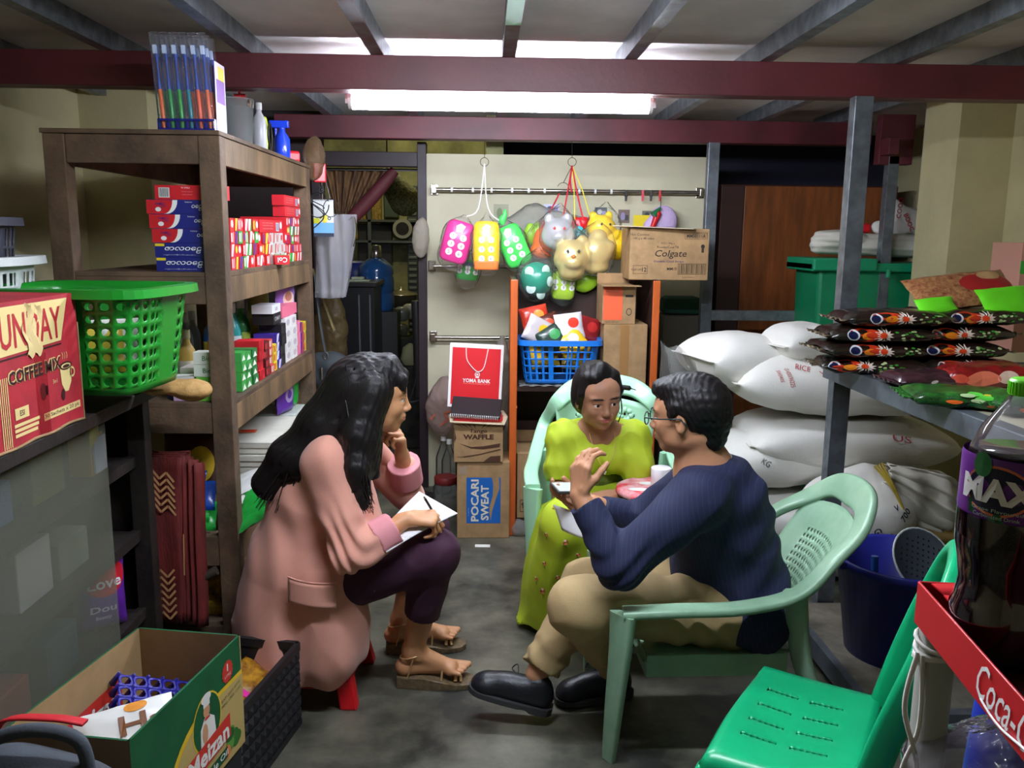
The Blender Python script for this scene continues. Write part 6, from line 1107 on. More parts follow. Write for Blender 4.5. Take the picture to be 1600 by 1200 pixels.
# green wheelie bin
a, c = P(1267, 420, Y=4.3), P(1473, 425, Y=4.3); zr = P(1370, 408, Y=4.3).z; W = c.x-a.x; xc = (a.x+c.x)/2; m_bin = M('bin_green', (10, 130, 84), 0.45, noise=(8, 0.1)); m_bind = M('bin_lid', (14, 140, 96), 0.4)
bn = thing('waste_bin', 'large green plastic bin with sacks on its lid', 'bin', (xc, 4.47, 0))
xc2 = -0.02
MB().add([(x*W/2*s+0.0, y_*s2, z) for z, s, s2 in ((0.02, 0.78, 0.14), (zr-0.05, 0.88, 0.17)) for x, y_ in ((-1, -1), (1, -1), (1, 1), (-1, 1))], [(0, 1, 5, 4), (1, 2, 6, 5), (2, 3, 7, 6), (3, 0, 4, 7), (3, 2, 1, 0), (4, 5, 6, 7)], m_bin).build('bin_body', bn, bevel=0.02)
MB().box(-W/2, W/2, -0.19, 0.19, zr-0.055, zr-0.01, m_bind).box(-W/2, -W*0.02, -0.205, 0.19, zr-0.05, zr+0.012, m_bind).build('lid', bn, bevel=0.008)
MB().cyl((W*0.06, -0.21, zr-0.08), (W*0.06, -0.21, zr-0.04), 0.012, 0.012, m_bind, 10).cyl((W*0.36, -0.21, zr-0.07), (W*0.47, -0.21, zr-0.04), 0.02, 0.02, m_bind, 10).build('handle', bn)
m_sack = M('woven_sack', (214, 210, 196), 0.7, bump=(150, 0.25, 0.004), noise=(5, 0.06)); m_sackw = M('woven_sack_white', (226, 224, 216), 0.65, bump=(160, 0.2, 0.004), noise=(4, 0.05))
p0 = P(1268, 392, Y=4.4); p1 = P(1462, 408, Y=4.4)
S = SDF((p0.x-0.08, 4.25, zr+0.0), (p1.x+0.08, 4.65, zr+0.2), 0.007); S.cone((p0.x+0.05, 4.42, zr+0.085), (p1.x-0.05, 4.42, zr+0.072), 0.055, 0.062, 0.0, sq=((0, 1, 0), 0.99)).ell((p0.x+0.14, 4.40, zr+0.11), (0.12, 0.08, 0.045), 0.03)
S.disp(lambda x, y, z: 0.005*wob(x*0.3, y, z, 60, 2)+0.003*np.sin(z*190+x*6)); tag(S.build('rolled_sack', m_sack), 'long rolled off-white sack lying along the top of the green bin', 'sack')
q = P(1405, 368, Y=4.45); S = SDF((q.x-0.22, 4.33, zr+0.09), (q.x+0.24, 4.60, zr+0.42), 0.007)
S.cone((q.x-0.10, 4.48, zr+0.17), (q.x+0.12, 4.48, zr+0.19), 0.035, 0.055, 0.03).cone((q.x-0.02, 4.48, zr+0.20), (q.x-0.02, 4.48, zr+0.28), 0.06, 0.035, 0.03, sq=((0, 1, 0), 0.6)).cone((q.x-0.02, 4.48, zr+0.26), (q.x+0.10, 4.48, zr+0.23), 0.035, 0.04, 0.02).ell((q.x+0.13, 4.46, zr+0.19), (0.06, 0.05, 0.06), 0.03)
S.disp(lambda x, y, z: 0.006*wob(x, y, z, 45, 5)+0.004*np.abs(wob(x, y, z, 90, 2))); t = thing('folded_sack', 'crumpled white sack with red letters on top of the green bin', 'sack'); S.build('sack_cloth', m_sackw, t)
F = frame((q.x-0.02, 4.415, zr+0.25), (0.95, 0, 0.3), UP); b = MB().text('COOO', 0, 0.02, 0.025, F, RED, bold=0.02, rot=1.2).text('BOOC', 0.03, -0.065, 0.025, F, RED, bold=0.02, rot=-1.4); b.build('print', t)
tag(MB().box(q.x-0.26, q.x-0.13, 4.49, 4.56, zr+0.14, zr+0.19, M('toy_red')).build('red_bundle', bevel=0.015), 'small red bundle between the sacks on the bin', 'bundle')
# dim pile right of the cabinet
p = P(1062, 478, Y=4.9); tag(MB().box(p.x-0.12, p.x+0.10, 4.75, 4.92, p.z-0.04, p.z+0.06, M('cloth_dgreen', (20, 66, 50), 0.8)).build('folded_cloth', bevel=0.03), 'dark green folded cloth right of the orange cabinet', 'cloth')
tag(MB().box(p.x-0.13, p.x+0.11, 4.72, 4.93, 0, p.z-0.041, M('box_dim', (84, 78, 64), 0.8)).build('storage_box', bevel=0.01), 'dim grey box under the dark green cloth', 'box')
# ================================================================ sacks of rice
def sack(name, lab, c, L_, w_, h, rz=0.0, mat=None, tilt=0.0, seed=0, marks=(), seam=True, grp=None, sag=0.0, th=None):
    t = thing(name, lab, 'sack', c, rot=(0, tilt, rz), group=grp)
    def fn(u, v):
        th_ = 2*math.pi*u; x = (v-0.5)*L_; e = max(0.0, 1-abs(2*v-1)**3.6)**0.5; cx_, sx_ = math.cos(th_), math.sin(th_); e2 = 0.72
        y_ = w_/2*math.copysign(abs(cx_)**e2, cx_)*(0.80+0.20*e); z_ = h/2*math.copysign(abs(sx_)**0.85, sx_)*e
        n_ = 0.010*wob(x*14, y_*14, z_*14, 1, seed)+0.004*wob(x*40, y_*30, z_*40, 1, seed+1)+0.0025*math.sin(x*120+3*wob(x*20, y_*9, z_, 1, seed))*(1-e)
        z_ += n_*e - sag*(2*v-1)**2; y_ += n_*0.5
        return (x, y_, z_)
    MB().grid(fn, 48, 40, mat or m_sackw, closed_u=True).build('sack_cloth', t)
    if seam:
        b = MB()
        for v in (0.0, 1.0):
            s = -1 if v == 0 else 1; zz = -sag
            b.add([(s*(L_/2-0.006), -w_*0.40, zz-0.002), (s*(L_/2+0.02), -w_*0.40+0.01*math.sin(9), zz), (s*(L_/2+0.024), 0, zz+0.004), (s*(L_/2+0.018), w_*0.40, zz), (s*(L_/2-0.006), w_*0.40, zz)], [(0, 1, 2, 3, 4)], mat or m_sackw)
        b.build('seam', t, solid=0.004)
    if marks:
        b = MB()
        def onto(X_, Y_, l):   # drawn on the -y side: X along length, Y up around
            v = X_/L_+0.5; u = 0.5+0.25+ (0.0) - 0.0 + 0.0
            u = 0.75 - 0.0 + 0.0 + (-0.25)*0
            a = (Y_/h); u = 0.5 + 0.25*0 ; ang = math.pi + math.pi/2*0; uu = 0.5 - a*0.25
            p = Vector(fn(uu, v)); return (p.x, p.y-l, p.z+l*0.6)
        for (s_, X_, Y_, tw, th2, c_, rot) in marks:
            if s_ == 'box': pass
            else: b.text(s_, X_, Y_, th2, None, c_, w_=tw, bold=0.0, rot=rot, fn=lambda x_, y_, l: onto(x_, y_, 0.005))
        b.build('print', t)
    return t
m_rp = ink((176, 40, 50)); m_kp = ink((60, 60, 60))
# main stack: x from 1.05 to 2.0, y around 3.7
zf = lambda py, Y: P(1300, py, Y=Y).z
def sx(px, Y): return P(px, 650, Y=Y).x
Ys = 3.62
lv = [0.10, 0.285, 0.475, 0.665]
hS = 0.185
sack('rice_sack', 'white rice sack with a red mark, second from the top of the right pile', ((sx(1185, 3.45)+sx(1522, 3.45))/2, 3.72, zf(706, 3.45)), sx(1522, 3.45)-sx(1185, 3.45), 0.54, 0.24, 0.03, seed=3, tilt=0.02, marks=(('US', 0.16, 0.05, 0.08, 0.035, m_rp, -0.1),))
sack('rice_sack', 'fat white rice sack with red print, topmost of the right pile', ((sx(1165, 3.45)+sx(1500, 3.45))/2-0.01, 3.72, zf(620, 3.45)+0.02), sx(1500, 3.45)-sx(1165, 3.45), 0.54, 0.27, -0.02, seed=4, tilt=0.04, marks=(('G-420196225', -0.26, 0.06, 0.10, 0.02, m_rp, -1.3), ('3043405', -0.30, 0.06, 0.07, 0.016, m_rp, -1.3), ('RICE', -0.20, 0.12, 0.06, 0.03, m_rp, -0.3), ('V', -0.12, 0.085, 0.03, 0.03, m_rp, 0.2)))
sack('rice_sack', 'white rice sack with printed panel at the left of the pile, upper', (sx(1190, 3.6), 3.80, zf(588, 3.6)+0.035), 0.58, 0.46, 0.25, 0.25, seed=5, tilt=0.10, marks=(('LMAW7Z1912', 0.03, 0.06, 0.09, 0.016, m_kp, -1.3), ('000010790', 0.055, 0.07, 0.07, 0.014, m_kp, -1.3)))
sack('rice_sack', 'small bulging white sack top under the noodle table corner', (sx(1262, 3.5), 3.66, zf(540, 3.5)), 0.26, 0.26, 0.15, 0.3, seed=6, tilt=-0.1, marks=(('CPC', -0.03, 0.02, 0.04, 0.02, m_kp, -0.8),))
sack('rice_sack', 'white sack end with printed line low at the left of the pile', (sx(1225, 3.5), 3.70, zf(730, 3.5)), 0.54, 0.46, 0.24, 0.1, seed=7, marks=(('KG', -0.1, 0.03, 0.04, 0.03, m_kp, -0.6),))
sack('rice_sack', 'white sack end below the printed line sack at the left', (sx(1215, 3.5)+0.03, 3.70, zf(820, 3.5)), 0.56, 0.46, 0.23, -0.05, seed=8)
sack('rice_sack', 'lowest white sack lying on the floor behind the round tied sack', (sx(1300, 3.55), 3.70, 0.10), 0.85, 0.50, 0.20, 0.03, seed=9)
sack('rice_sack', 'white sack low at the right behind the tied sack neck', (sx(1425, 3.55), 3.78, zf(790, 3.55)), 0.60, 0.46, 0.25, 0.0, seed=10)
sack('rice_sack', 'tan sack under the tied sack at the right', (sx(1450, 3.4), 3.72, zf(850, 3.45)+0.0), 0.55, 0.46, 0.15, 0.0, seed=11, mat=M('sack_tan', (190, 160, 100), 0.7, bump=(150, 0.3, 0.004)))
# round tied sack in front
rt = thing('tied_sack', 'round white sack tied with yellow twine, black marker writing', 'sack'); o = P(1338, 797, Y=3.36); 
S = SDF((o.x-0.36, 3.08, o.z-0.22), (o.x+0.5, 3.66, o.z+0.3), 0.009)
S.ell(o, (0.245, 0.20, 0.165), 0.03).cone(o+Vector((0.06, 0, 0.08)), P(1430, 755, Y=3.33), 0.12, 0.035, 0.06)
S.disp(lambda x, y, z: 0.0035*wob(x, y, z, 30, 3)); n0 = P(1395, 755, Y=3.3); S.build('sack_cloth', m_sackw, rt)
# flared neck of the sack
ax0, ax1 = P(1380, 740, Y=3.28), P(1492, 800, Y=3.26); dv = (ax1-ax0); sd = dv.cross(Vector((0, 1, 0))).normalized()
b = MB()
def neck(u, v):
    w_ = 0.045+0.075*min(1, v*1.5)-0.03*max(0, v-0.75)*3; p = ax0+dv*v+sd*((u-0.5)*2*w_); y_ = 0.05*math.sin(u*math.pi)+0.012*math.sin(u*24+v*3)+0.010*math.sin(v*14+u*5); return (p.x, p.y-y_, p.z+0.008*math.sin(u*31)*v)
b.grid(neck, 44, 26, m_sack).grid(lambda u, v: (lambda q: (q[0], 2*3.30-q[1]-0.03, q[2]))(neck(1-u, v)), 44, 26, m_sack); b.build('sack_neck', rt, solid=0.002)
tw = ink((206, 178, 70)); b = MB(); c0 = P(1366, 728, Y=3.22); c1 = P(1412, 790, Y=3.20)
for k in range(4): b.tube(spline([c0+Vector((0.01*k, 0, 0.004*k)), (c0+c1)/2+Vector((0.006*k, -0.02, -0.004*k)), c1+Vector((0.006*k-0.01, 0, -0.01*k))], 8), 0.004, tw, 6)
b.build('twine', rt)
def on_ell(px, py): 
    p = P(px, py, Y=3.2); dx, dz = (p.x-o.x)/0.245, (p.z-o.z)/0.165; q_ = 1-dx*dx-dz*dz; return o.y-0.20*math.sqrt(max(0.02, q_))
b = MB()
for (s_, px, py, hh, rot) in (('700', 1412, 803, 0.030, 0.75), ('GGP', 1368, 832, 0.030, -1.0), ('9C', 1382, 834, 0.022, 0.3), ('V', 1398, 792, 0.024, 0.2)):
    p = P(px, py, Y=3.2); p.y = on_ell(px, py)-0.006
    nx, nz = (p.x-o.x)/0.245**2, (p.z-o.z)/0.165**2; ny = (p.y-o.y)/0.2**2; n_ = Vector((nx, ny, nz)).normalized(); rgt = Vector((0, 0, 1)).cross(n_).normalized(); up_ = n_.cross(rgt)
    b.text(s_, 0, 0, hh, frame(tuple(p), rgt, up_), ink((30, 30, 60)), bold=0.02, rot=rot)
b.build('marker_writing', rt)
# clear film bag left of the sacks
t = thing('plastic_bag', 'large clear plastic bag standing between the orange cabinet and the sacks', 'bag'); m_cf = film('bag_big', (210, 214, 210), 0.30, 0.12, 14, 0.9)
q = P(1095, 620, Y=3.75)
b = MB(); 
for s in (0, 1):
    b.grid(lambda u, v: (lambda pa: (pa.x, 3.80+s*0.10+(0.05*math.sin(u*7+v*3)+0.02*math.sin(u*19+v*11))*(1 if s else -1)-0.05*math.sin(u*math.pi), pa.z))(P(1030+70*u+60*u*(1-v)-8*math.sin(v*5)+30*(1-v), (740-205*v)+(35*u*v)+6*math.sin(u*14), Y=3.8)), 26, 26, m_cf)
b.build('bag_film', t)
# ================================================================ steel table with noodles
tb = thing('steel_table', 'grey steel framed table with a pale top piled with noodle packets', 'table')
tx0, ty1, tz = P(1288, 556, Y=3.05).x-0.004, 3.045, 1.052; tx1, ty0 = 2.36, 0.95; m_top = M('table_top_pale', (206, 198, 172), 0.5, noise=(5, 0.08))
b = MB().box(tx0+0.04, tx1, ty0, ty1-0.002, tz-0.012, tz+0.001, m_top); b.build('table_top', tb)
m_st = M('steel_grey_paint', (104, 110, 118), 0.45, 0.35, noise=(14, 0.2), bump=(60, 0.06))
X_e = P(1600, 655, z=tz).x
MB().box(tx0, tx0+0.05, ty0, ty1, tz-0.058, tz+0.004, m_st).build('rail', tb, bevel=0.003); MB().box(tx0+0.051, tx1, ty1-0.05, ty1, tz-0.058, tz+0.002, m_st).build('rail', tb, bevel=0.003); MB().box(tx0+0.051, tx1, ty0, ty0+0.05, tz-0.058, tz-0.013, m_st).build('rail', tb, bevel=0.003)
for (x, y_) in ((tx1-0.07, ty1-0.056), (tx1-0.07, ty0+0.06), (1.55, ty0+0.06)): MB().box(x, x+0.05, y_, y_+0.05, 0, tz-0.06, m_st).build('leg', tb, bevel=0.003)
# low plank stand
ls = thing('low_stand', 'low dark framed plank stand beside the blue tub', 'stand'); xb0 = P(1235, 975, z=0.10).x
MB().box(1.18, 2.0, 2.30, 3.04, 0.10, 0.115, M('plank_dusty', (130, 122, 106), 0.8, noise=(9, 0.3))).build('plank', ls); MB().box(1.15, 1.178, 2.26, 3.04, 0.05, 0.118, m_st).box(1.15, 2.0, 2.26, 2.295, 0.05, 0.118, m_st).build('frame', ls)
for x in (1.15, 1.95): 
    for y_ in (2.30, 2.98): MB().box(x, x+0.03, y_, y_+0.03, 0, 0.049, m_st).build('leg', ls)
# blue tub with sieves
tu = P(1395, 860, Y=2.68); zb = 0.1155; rt_ = 0.205; zt_ = P(1395, 868, Y=2.66).z
tub = thing('plastic_tub', 'big dark blue plastic tub on the low stand', 'tub', (P(1398, 900, Y=2.70).x, 2.66, zb)); H_ = zt_-zb
m_tb = M('tub_blue', (34, 38, 130), 0.4)
MB().lathe([(0.0, 0.006), (0.15, 0.006), (0.195, H_-0.01), (0.21, H_), (0.217, H_-0.004), (0.215, H_-0.03), (0.205, H_-0.03), (0.16, 0.0), (0.0, 0.0)], m_tb, 40, cap=False).build('tub_body', tub)
MB().box(-0.23, -0.20, -0.05, 0.05, H_-0.03, H_-0.005, m_tb).build('handle', tub, bevel=0.004)
tl = tub.location; t = thing('sieve_lid', 'round grey perforated lid leaning inside the blue tub', 'lid', (tl.x+0.07, tl.y-0.0, zb+H_-0.02), rot=(0.9, 0.35, 0)); MB().lathe([(0.0, 0.0), (0.105, 0.0), (0.11, 0.006), (0.115, 0.004)], M('lid_grey', (70, 76, 80), 0.5), 30, cap=False).build('disc', t); MB().tube([(0.113*math.cos(a), 0.113*math.sin(a), 0.004) for a in [i*math.pi/16 for i in range(32)]], 0.004, M('rim_pale', (180, 186, 180), 0.3), 6, closed=True).build('rim', t)
b = MB()
for i in range(9):
    for j in range(9):
        x, y_ = (i-4)*0.02, (j-4)*0.02
        if x*x+y_*y_ < 0.0075: b.disc(x, y_, 0.004, 0.004, Matrix.Identity(4), BLK, 6, 0.001)
b.build('holes', t)
tag(MB().lathe([(0.0, 0), (0.165, 0), (0.17, 0.02), (0.0, 0.05)], M('flour', (160, 150, 130), 0.9), 24, cap=False).build('grain', loc=(tl.x, tl.y, zb+H_*0.45)), 'pale grain filling the blue tub halfway', 'grain', kind='stuff')
tag(MB().cyl((tl.x-0.08, tl.y, zb+H_*0.47), (tl.x-0.085, tl.y+0.02, zb+H_-0.01), 0.012, 0.012, M('scoop_blue', (30, 70, 130), 0.3), 10).build('scoop_handle'), 'blue scoop handle standing in the tub', 'scoop')
# ================================================================ noodle packets on the table
m_np = M('noodle_dark', (46, 22, 20), 0.22, spec=0.8, noise=(16, 0.5), c2=(24, 26, 18)); m_npb = M('noodle_bronze', (190, 170, 140), 0.2, 0.7, noise=(40, 0.7))
def noodle(lab, x, y_, z, rz, seed=0, kind=0, w_=0.34, hgt=0.055, dep=0.20, tilt=0.0):
    t = thing('noodle_packet', lab, 'packet', (x, y_, z), rot=(0.0, tilt+random.Random(seed).uniform(-0.02, 0.03), rz*1.6), group='dark noodle packets piled on the steel table')
    def fn(u, v):
        a = 2*math.pi*u; x_ = (v-0.5)*w_; e = max(0.0, 1-abs(2*v-1)**5)**0.5; ce, se = math.cos(a), math.sin(a)
        yy = dep/2*math.copysign(abs(ce)**0.55, ce)*(0.86+0.14*e)+0.006*wob(x_*60, ce*4, 0, 1, seed)
        zz = hgt/2+hgt/2*math.copysign(abs(se)**0.8, se)*e+0.006*wob(x_*65, yy*50, se*3, 1, seed+2)*(1.6-e)
        return (x_, yy, zz)
    mk = {0: lambda i, j: m_np, 1: lambda i, j: M('noodle_red', (150, 24, 24), 0.25, spec=0.8, noise=(20, 0.4)), 2: lambda i, j: M('noodle_plum', (66, 36, 44), 0.25, spec=0.8, noise=(16, 0.3)), 3: lambda i, j: M('noodle_green', (46, 120, 40), 0.25, spec=0.8, noise=(24, 0.7), c2=(16, 44, 20))}[kind]
    b = MB().grid(fn, 28, 30, m_np, closed_u=True, mfn=mk)
    b.build('wrapper', t)
    for s in (-1, 1):
        MB().grid(lambda u, v: (s*(w_/2-0.004+0.028*u), (v-0.5)*dep*0.86, hgt/2+0.005*math.sin(v*30+seed)*u+0.003*math.sin(u*9)), 4, 24, m_npb if kind == 0 else mk(0, 0)).build('crimped_end', t, solid=0.0008)
    b = MB()
    def onto(x_, zq, l=0.002):
        v = x_/w_+0.5; u = 0.5+ (0.5-(zq/hgt))*0 ; s_ = max(-0.98, min(0.98, (zq/hgt-0.5)*2)); an = math.asin(math.copysign(abs(s_)**(1/0.8), s_)); u = (math.pi-an)/(2*math.pi) if False else (1.5*math.pi*0)
        # front side faces -y : cos<0 is -y -> angle = pi - an
        a = math.pi-an; 
        p = fn((a/(2*math.pi)) % 1.0, min(max(v, 0.01), 0.99)); return (p[0], p[1]-l, p[2]+l*0.4)
    def patch(xc, zc, rx, rz_, m_, star=False, n=26, l=0.002):
        vs = [onto(xc, zc, l)]+[onto(xc+rx*math.cos(2*math.pi*i/n)*(1 if not star or i % 2 else 0.6), zc+rz_*math.sin(2*math.pi*i/n)*(1 if not star or i % 2 else 0.6), l) for i in range(n)]
        b.add(vs, [(0, 1+i, 1+(i+1) % n) for i in range(n)], m_)
    hz = hgt; xo = random.Random(seed+50).uniform(-0.035, 0.03); patch0 = patch
    def patch(xc, *a_, **k_): patch0(xc+xo, *a_, **k_)
    if kind == 0:
        patch(-0.075, hz*0.55, 0.055, hz*0.36, ink((206, 60, 30), 0.25), l=0.002); patch(-0.11, hz*0.55, 0.02, hz*0.30, ink((226, 226, 230), 0.2), l=0.003); patch(-0.112, hz*0.53, 0.015, hz*0.22, ink((24, 30, 70), 0.2), l=0.004); patch(-0.06, hz*0.5, 0.022, hz*0.2, ink((240, 140, 30), 0.2), l=0.003)
        patch(-0.012, hz*0.52, 0.034, hz*0.42, ink((236, 220, 206), 0.3), True, l=0.0035); patch(-0.015, hz*0.52, 0.012, hz*0.16, ink((226, 70, 30), 0.3), l=0.0045)
        rg = random.Random(seed)
        for k in range(16): patch(0.06+rg.uniform(-0.03, 0.05), hz*rg.uniform(0.25, 0.8), 0.006, hz*0.05, ink((60, 150, 50) if k % 2 else (190, 210, 150), 0.3), l=0.003)
    elif kind == 1: patch(0.0, hz*0.5, 0.05, hz*0.3, ink((226, 120, 90), 0.3)); patch(0.07, hz*0.55, 0.03, hz*0.25, ink((240, 210, 190), 0.3)); patch(-0.07, hz*0.55, 0.03, hz*0.2, ink((206, 80, 60), 0.3))
    elif kind == 2: patch(-0.01, hz*0.5, 0.012, hz*0.12, ink((210, 200, 200), 0.3))
    else:
        rg = random.Random(seed)
        for k in range(14): patch(rg.uniform(-0.13, 0.13), hz*rg.uniform(0.3, 0.9), 0.02, hz*0.10, ink(((90, 210, 70), (190, 220, 160), (230, 210, 60), (240, 110, 40), (20, 110, 50))[k % 5], 0.3), l=0.002+0.0003*k)
    b.build('print', t); return t
tz2 = tz+0.003
def NX(px, Y): return P(px, 520, Y=Y).x
k = 0; st1 = ('lowest', 'second', 'third', 'topmost')
for i in range(4): noodle('dark noodle packet with orange and white burst, %s of the left pile' % st1[i], NX(1378, 2.72)+(0.0, -0.02, 0.0, 0.035)[i], 2.80-0.01*i, tz2+i*0.053, (-0.12, 0.03, -0.02, 0.02)[i], seed=i+1)
for i in range(4): noodle('dark noodle packet, %s of the right pile' % st1[i], NX(1510, 2.72)+(0.02, -0.02, 0.01, 0.08)[i], 2.80+0.01*i, tz2+i*0.053+0.0, (0.05, -0.03, 0.04, 0.02)[i], seed=i+11)
for i in range(3): noodle('dark noodle packet at the back of the piles, %s one' % st1[i], NX(1440, 2.95)+0.05*i, 2.96-0.0*i, tz2+0.03+i*0.06, 0.0, seed=i+21, dep=0.11)
noodle('plum coloured noodle packet in front of the piles', NX(1470, 2.45), 2.52, tz2, 0.02, 31, 2, 0.22, 0.05, 0.16)
noodle('bright red snack packet in front of the right pile', NX(1556, 2.45), 2.50, tz2+0.002, -0.08, 32, 1, 0.24, 0.075, 0.16, -0.05)
noodle('green snack packet with orange spots nearest the table edge', NX(1520, 2.2)+0.02, 2.24, tz2, -0.15, 33, 3, 0.30, 0.045, 0.20)
noodle('green snack packet with orange front beside the bottle', NX(1610, 2.2), 2.16, tz2, 0.1, 34, 3, 0.26, 0.05, 0.18)
pouch('noodle_packet', 'large open brown and red noodle bag on top of the piles', 'packet', (NX(1540, 2.75), 2.83, tz2+0.222), (1, 0, 0.12), (0, 0.8, 0.5), 0.36, 0.18, 0.05, M('noodle_redbrown', (120, 50, 36), 0.3, spec=0.7, noise=(60, 0.5), c2=(190, 140, 90)), [('disc', 0.22, 0.5, 0.26, 0.3, (170, 40, 40)), ('disc', 0.3, 0.72, 0.12, 0.14, (200, 160, 110), None, 1)])
for i, px in enumerate((1478, 1590)):
    p = P(px, 478, Y=2.75); pouch('snack_packet', 'lime green packet corner on the noodle piles, %s' % ('left one', 'right one')[i], 'packet', (p.x, 2.78-0.02*i, p.z-0.03), (1, 0, 0.1), (0, 0.6, 0.6), 0.13 if i == 0 else 0.18, 0.07+0.05*i, 0.03, M('film_lime', (110, 230, 40), 0.3), [])
p = P(1606, 420, Y=3.3); tag(MB().box(p.x-0.03, p.x+0.2, 3.3, 3.5, tz2, p.z+0.1, M('carton_pink', (206, 150, 130), 0.6)).box(p.x-0.031, p.x+0.2, 3.299, 3.3, p.z-0.02, p.z+0.03, ink((60, 190, 60))).build('snack_carton', bevel=0.004), 'pink carton with a green stripe at the right edge', 'carton')
p = P(1582, 618, Y=2.22); pouch('snack_packet', 'small yellow and orange packet behind the bottle cap', 'packet', (p.x+0.03, 2.05, tz2+0.02), (1, 0, 0), (0, 0.5, 0.8), 0.11, 0.08, 0.03, M('film_orange', (240, 150, 40), 0.3), [('disc', 0.1, 0.5, 0.2, 0.3, (240, 220, 60))])
# ================================================================ drink rack and bottle, close to the camera
rk = thing('drink_rack', 'bright red drink rack rim with white soda lettering on a pale post', 'rack'); zr_ = 1.135; m_rk = M('rack_red', (206, 30, 40), 0.35, spec=0.5)
A_ = P(1436, 908, z=zr_); B2 = P(1600, 1092, z=zr_); dd = (B2-A_).normalized(); n_ = Vector((dd.y, -dd.x, 0)); 
if n_.x > 0: n_ = -n_
hR = 0.047; Lr = 0.42
XR = frame((A_.x, A_.y, zr_-hR), dd, UP)      # z axis = outward
zz_s = 1 if (XR.to_3x3() @ Vector((0, 0, 1))).dot(Vector((-1, -1, 0))) > 0 else -1
b = MB().box(0, Lr, 0, hR, -0.0015, 0.0015, m_rk, XR); c2_ = A_ + Vector((dd.y, -dd.x, 0))*-1*0 
e2 = Vector((-dd.y, dd.x, 0)); 
if e2.x < 0: e2 = -e2
XR2 = frame((A_.x, A_.y, zr_-hR), e2, UP); b.box(0, 0.30, 0, hR, -0.0015, 0.0015, m_rk, XR2)
pA = A_+e2*0.30; XR3 = frame((pA.x, pA.y, zr_-hR), dd, UP); b.box(0, Lr, 0, hR, -0.0015, 0.0015, m_rk, XR3)
b.build('rim', rk, bevel=0.001)
sh0 = A_+Vector((0, 0, -hR+0.004)); b = MB(); b.add([tuple(sh0), tuple(sh0+dd*Lr), tuple(sh0+dd*Lr+e2*0.3), tuple(sh0+e2*0.3)], [(0, 1, 2, 3)], M('rack_dark', (70, 20, 26), 0.5)); b.build('shelf_board', rk, solid=0.003)
MB().tube([tuple(A_+e2*0.012+dd*0.02), tuple(A_+e2*0.05+dd*0.015), tuple(A_+e2*0.06+dd*0.035), tuple(A_+e2*0.045+dd*0.05), tuple(A_+e2*0.012+dd*0.05)], 0.002, m_rk, 6, flat=(0.03, 0.002), up=(0, 0, 1)).build('corner_clip', rk)
Ft = XR @ Matrix.Translation((0, 0, 0.002*1)) if zz_s > 0 else XR @ Matrix.Translation((0, 0, -0.002)) @ Matrix.Diagonal((1, 1, -1, 1))
pc = P(1556, 1062, z=zr_-0.024)
u0 = (Vector((pc.x, pc.y, 0))-Vector((A_.x, A_.y, 0))).dot(dd)
MB().text('Coca-Cola', u0+0.066, 0.025, 0.034, Ft, W_, w_=0.135, bold=0.005, shear=0.35).tube([Ft @ Vector((u0+0.01+0.10*q/10, 0.009-0.004*math.sin(q*0.5), 0.001)) for q in range(11)], 0.0012, W_, 6).build('brand_lettering', rk)
pp = P(1449, 960, z=zr_-hR); po = A_+e2*0.018+dd*0.018; po.z = 0
m_po = M('post_pale', (176, 178, 168), 0.35, spec=0.5); rr_ = 0.0165
for (uu_, vv_) in ((0.018, 0.018), (0.018, Lr-0.02), (0.28, 0.018), (0.28, Lr-0.02)):
    q = A_+e2*uu_+dd*vv_; MB().tube([(q.x, q.y, 0.0), (q.x, q.y, zr_-hR+0.002)], rr_, m_po, 12, flat=(0.034, 0.030), up=tuple(dd)).build('post', rk)
b = MB(); q = A_+e2*0.018+dd*0.018
for k in range(4):
    zc_ = zr_-hR-0.012-0.006*k; b.tube([(q.x+0.0215*math.cos(a), q.y+0.0215*math.sin(a), zc_+0.006*math.sin(a+k)) for a in [j*math.pi/8 for j in range(16)]], 0.0024, m_str, 6, closed=True)
b.tube(spline([(q.x-0.022, q.y-0.004, zr_-0.07), (q.x-0.034, q.y-0.01, zr_-0.13), (q.x-0.02, q.y-0.02, zr_-0.2), (q.x-0.03, q.y-0.02, zr_-0.3), (q.x-0.025, q.y-0.02, zr_-0.45)], 8), 0.0028, m_str, 6)
b.tube(spline([(q.x-0.02, q.y-0.01, zr_-0.07), (q.x-0.02, q.y-0.016, zr_-0.15), (q.x-0.036, q.y-0.016, zr_-0.22), (q.x-0.034, q.y-0.02, zr_-0.4)], 8), 0.0024, m_str, 6)
b.tube(spline([(q.x+0.02, q.y-0.006, zr_-0.06), (q.x+0.05, q.y-0.01, zr_-0.09), (q.x+0.10, q.y-0.04, zr_-0.17), (q.x+0.16, q.y-0.08, zr_-0.26)], 8), 0.0024, m_str, 6); tag(b.build('string'), 'white string wound round the pale rack post', 'string')
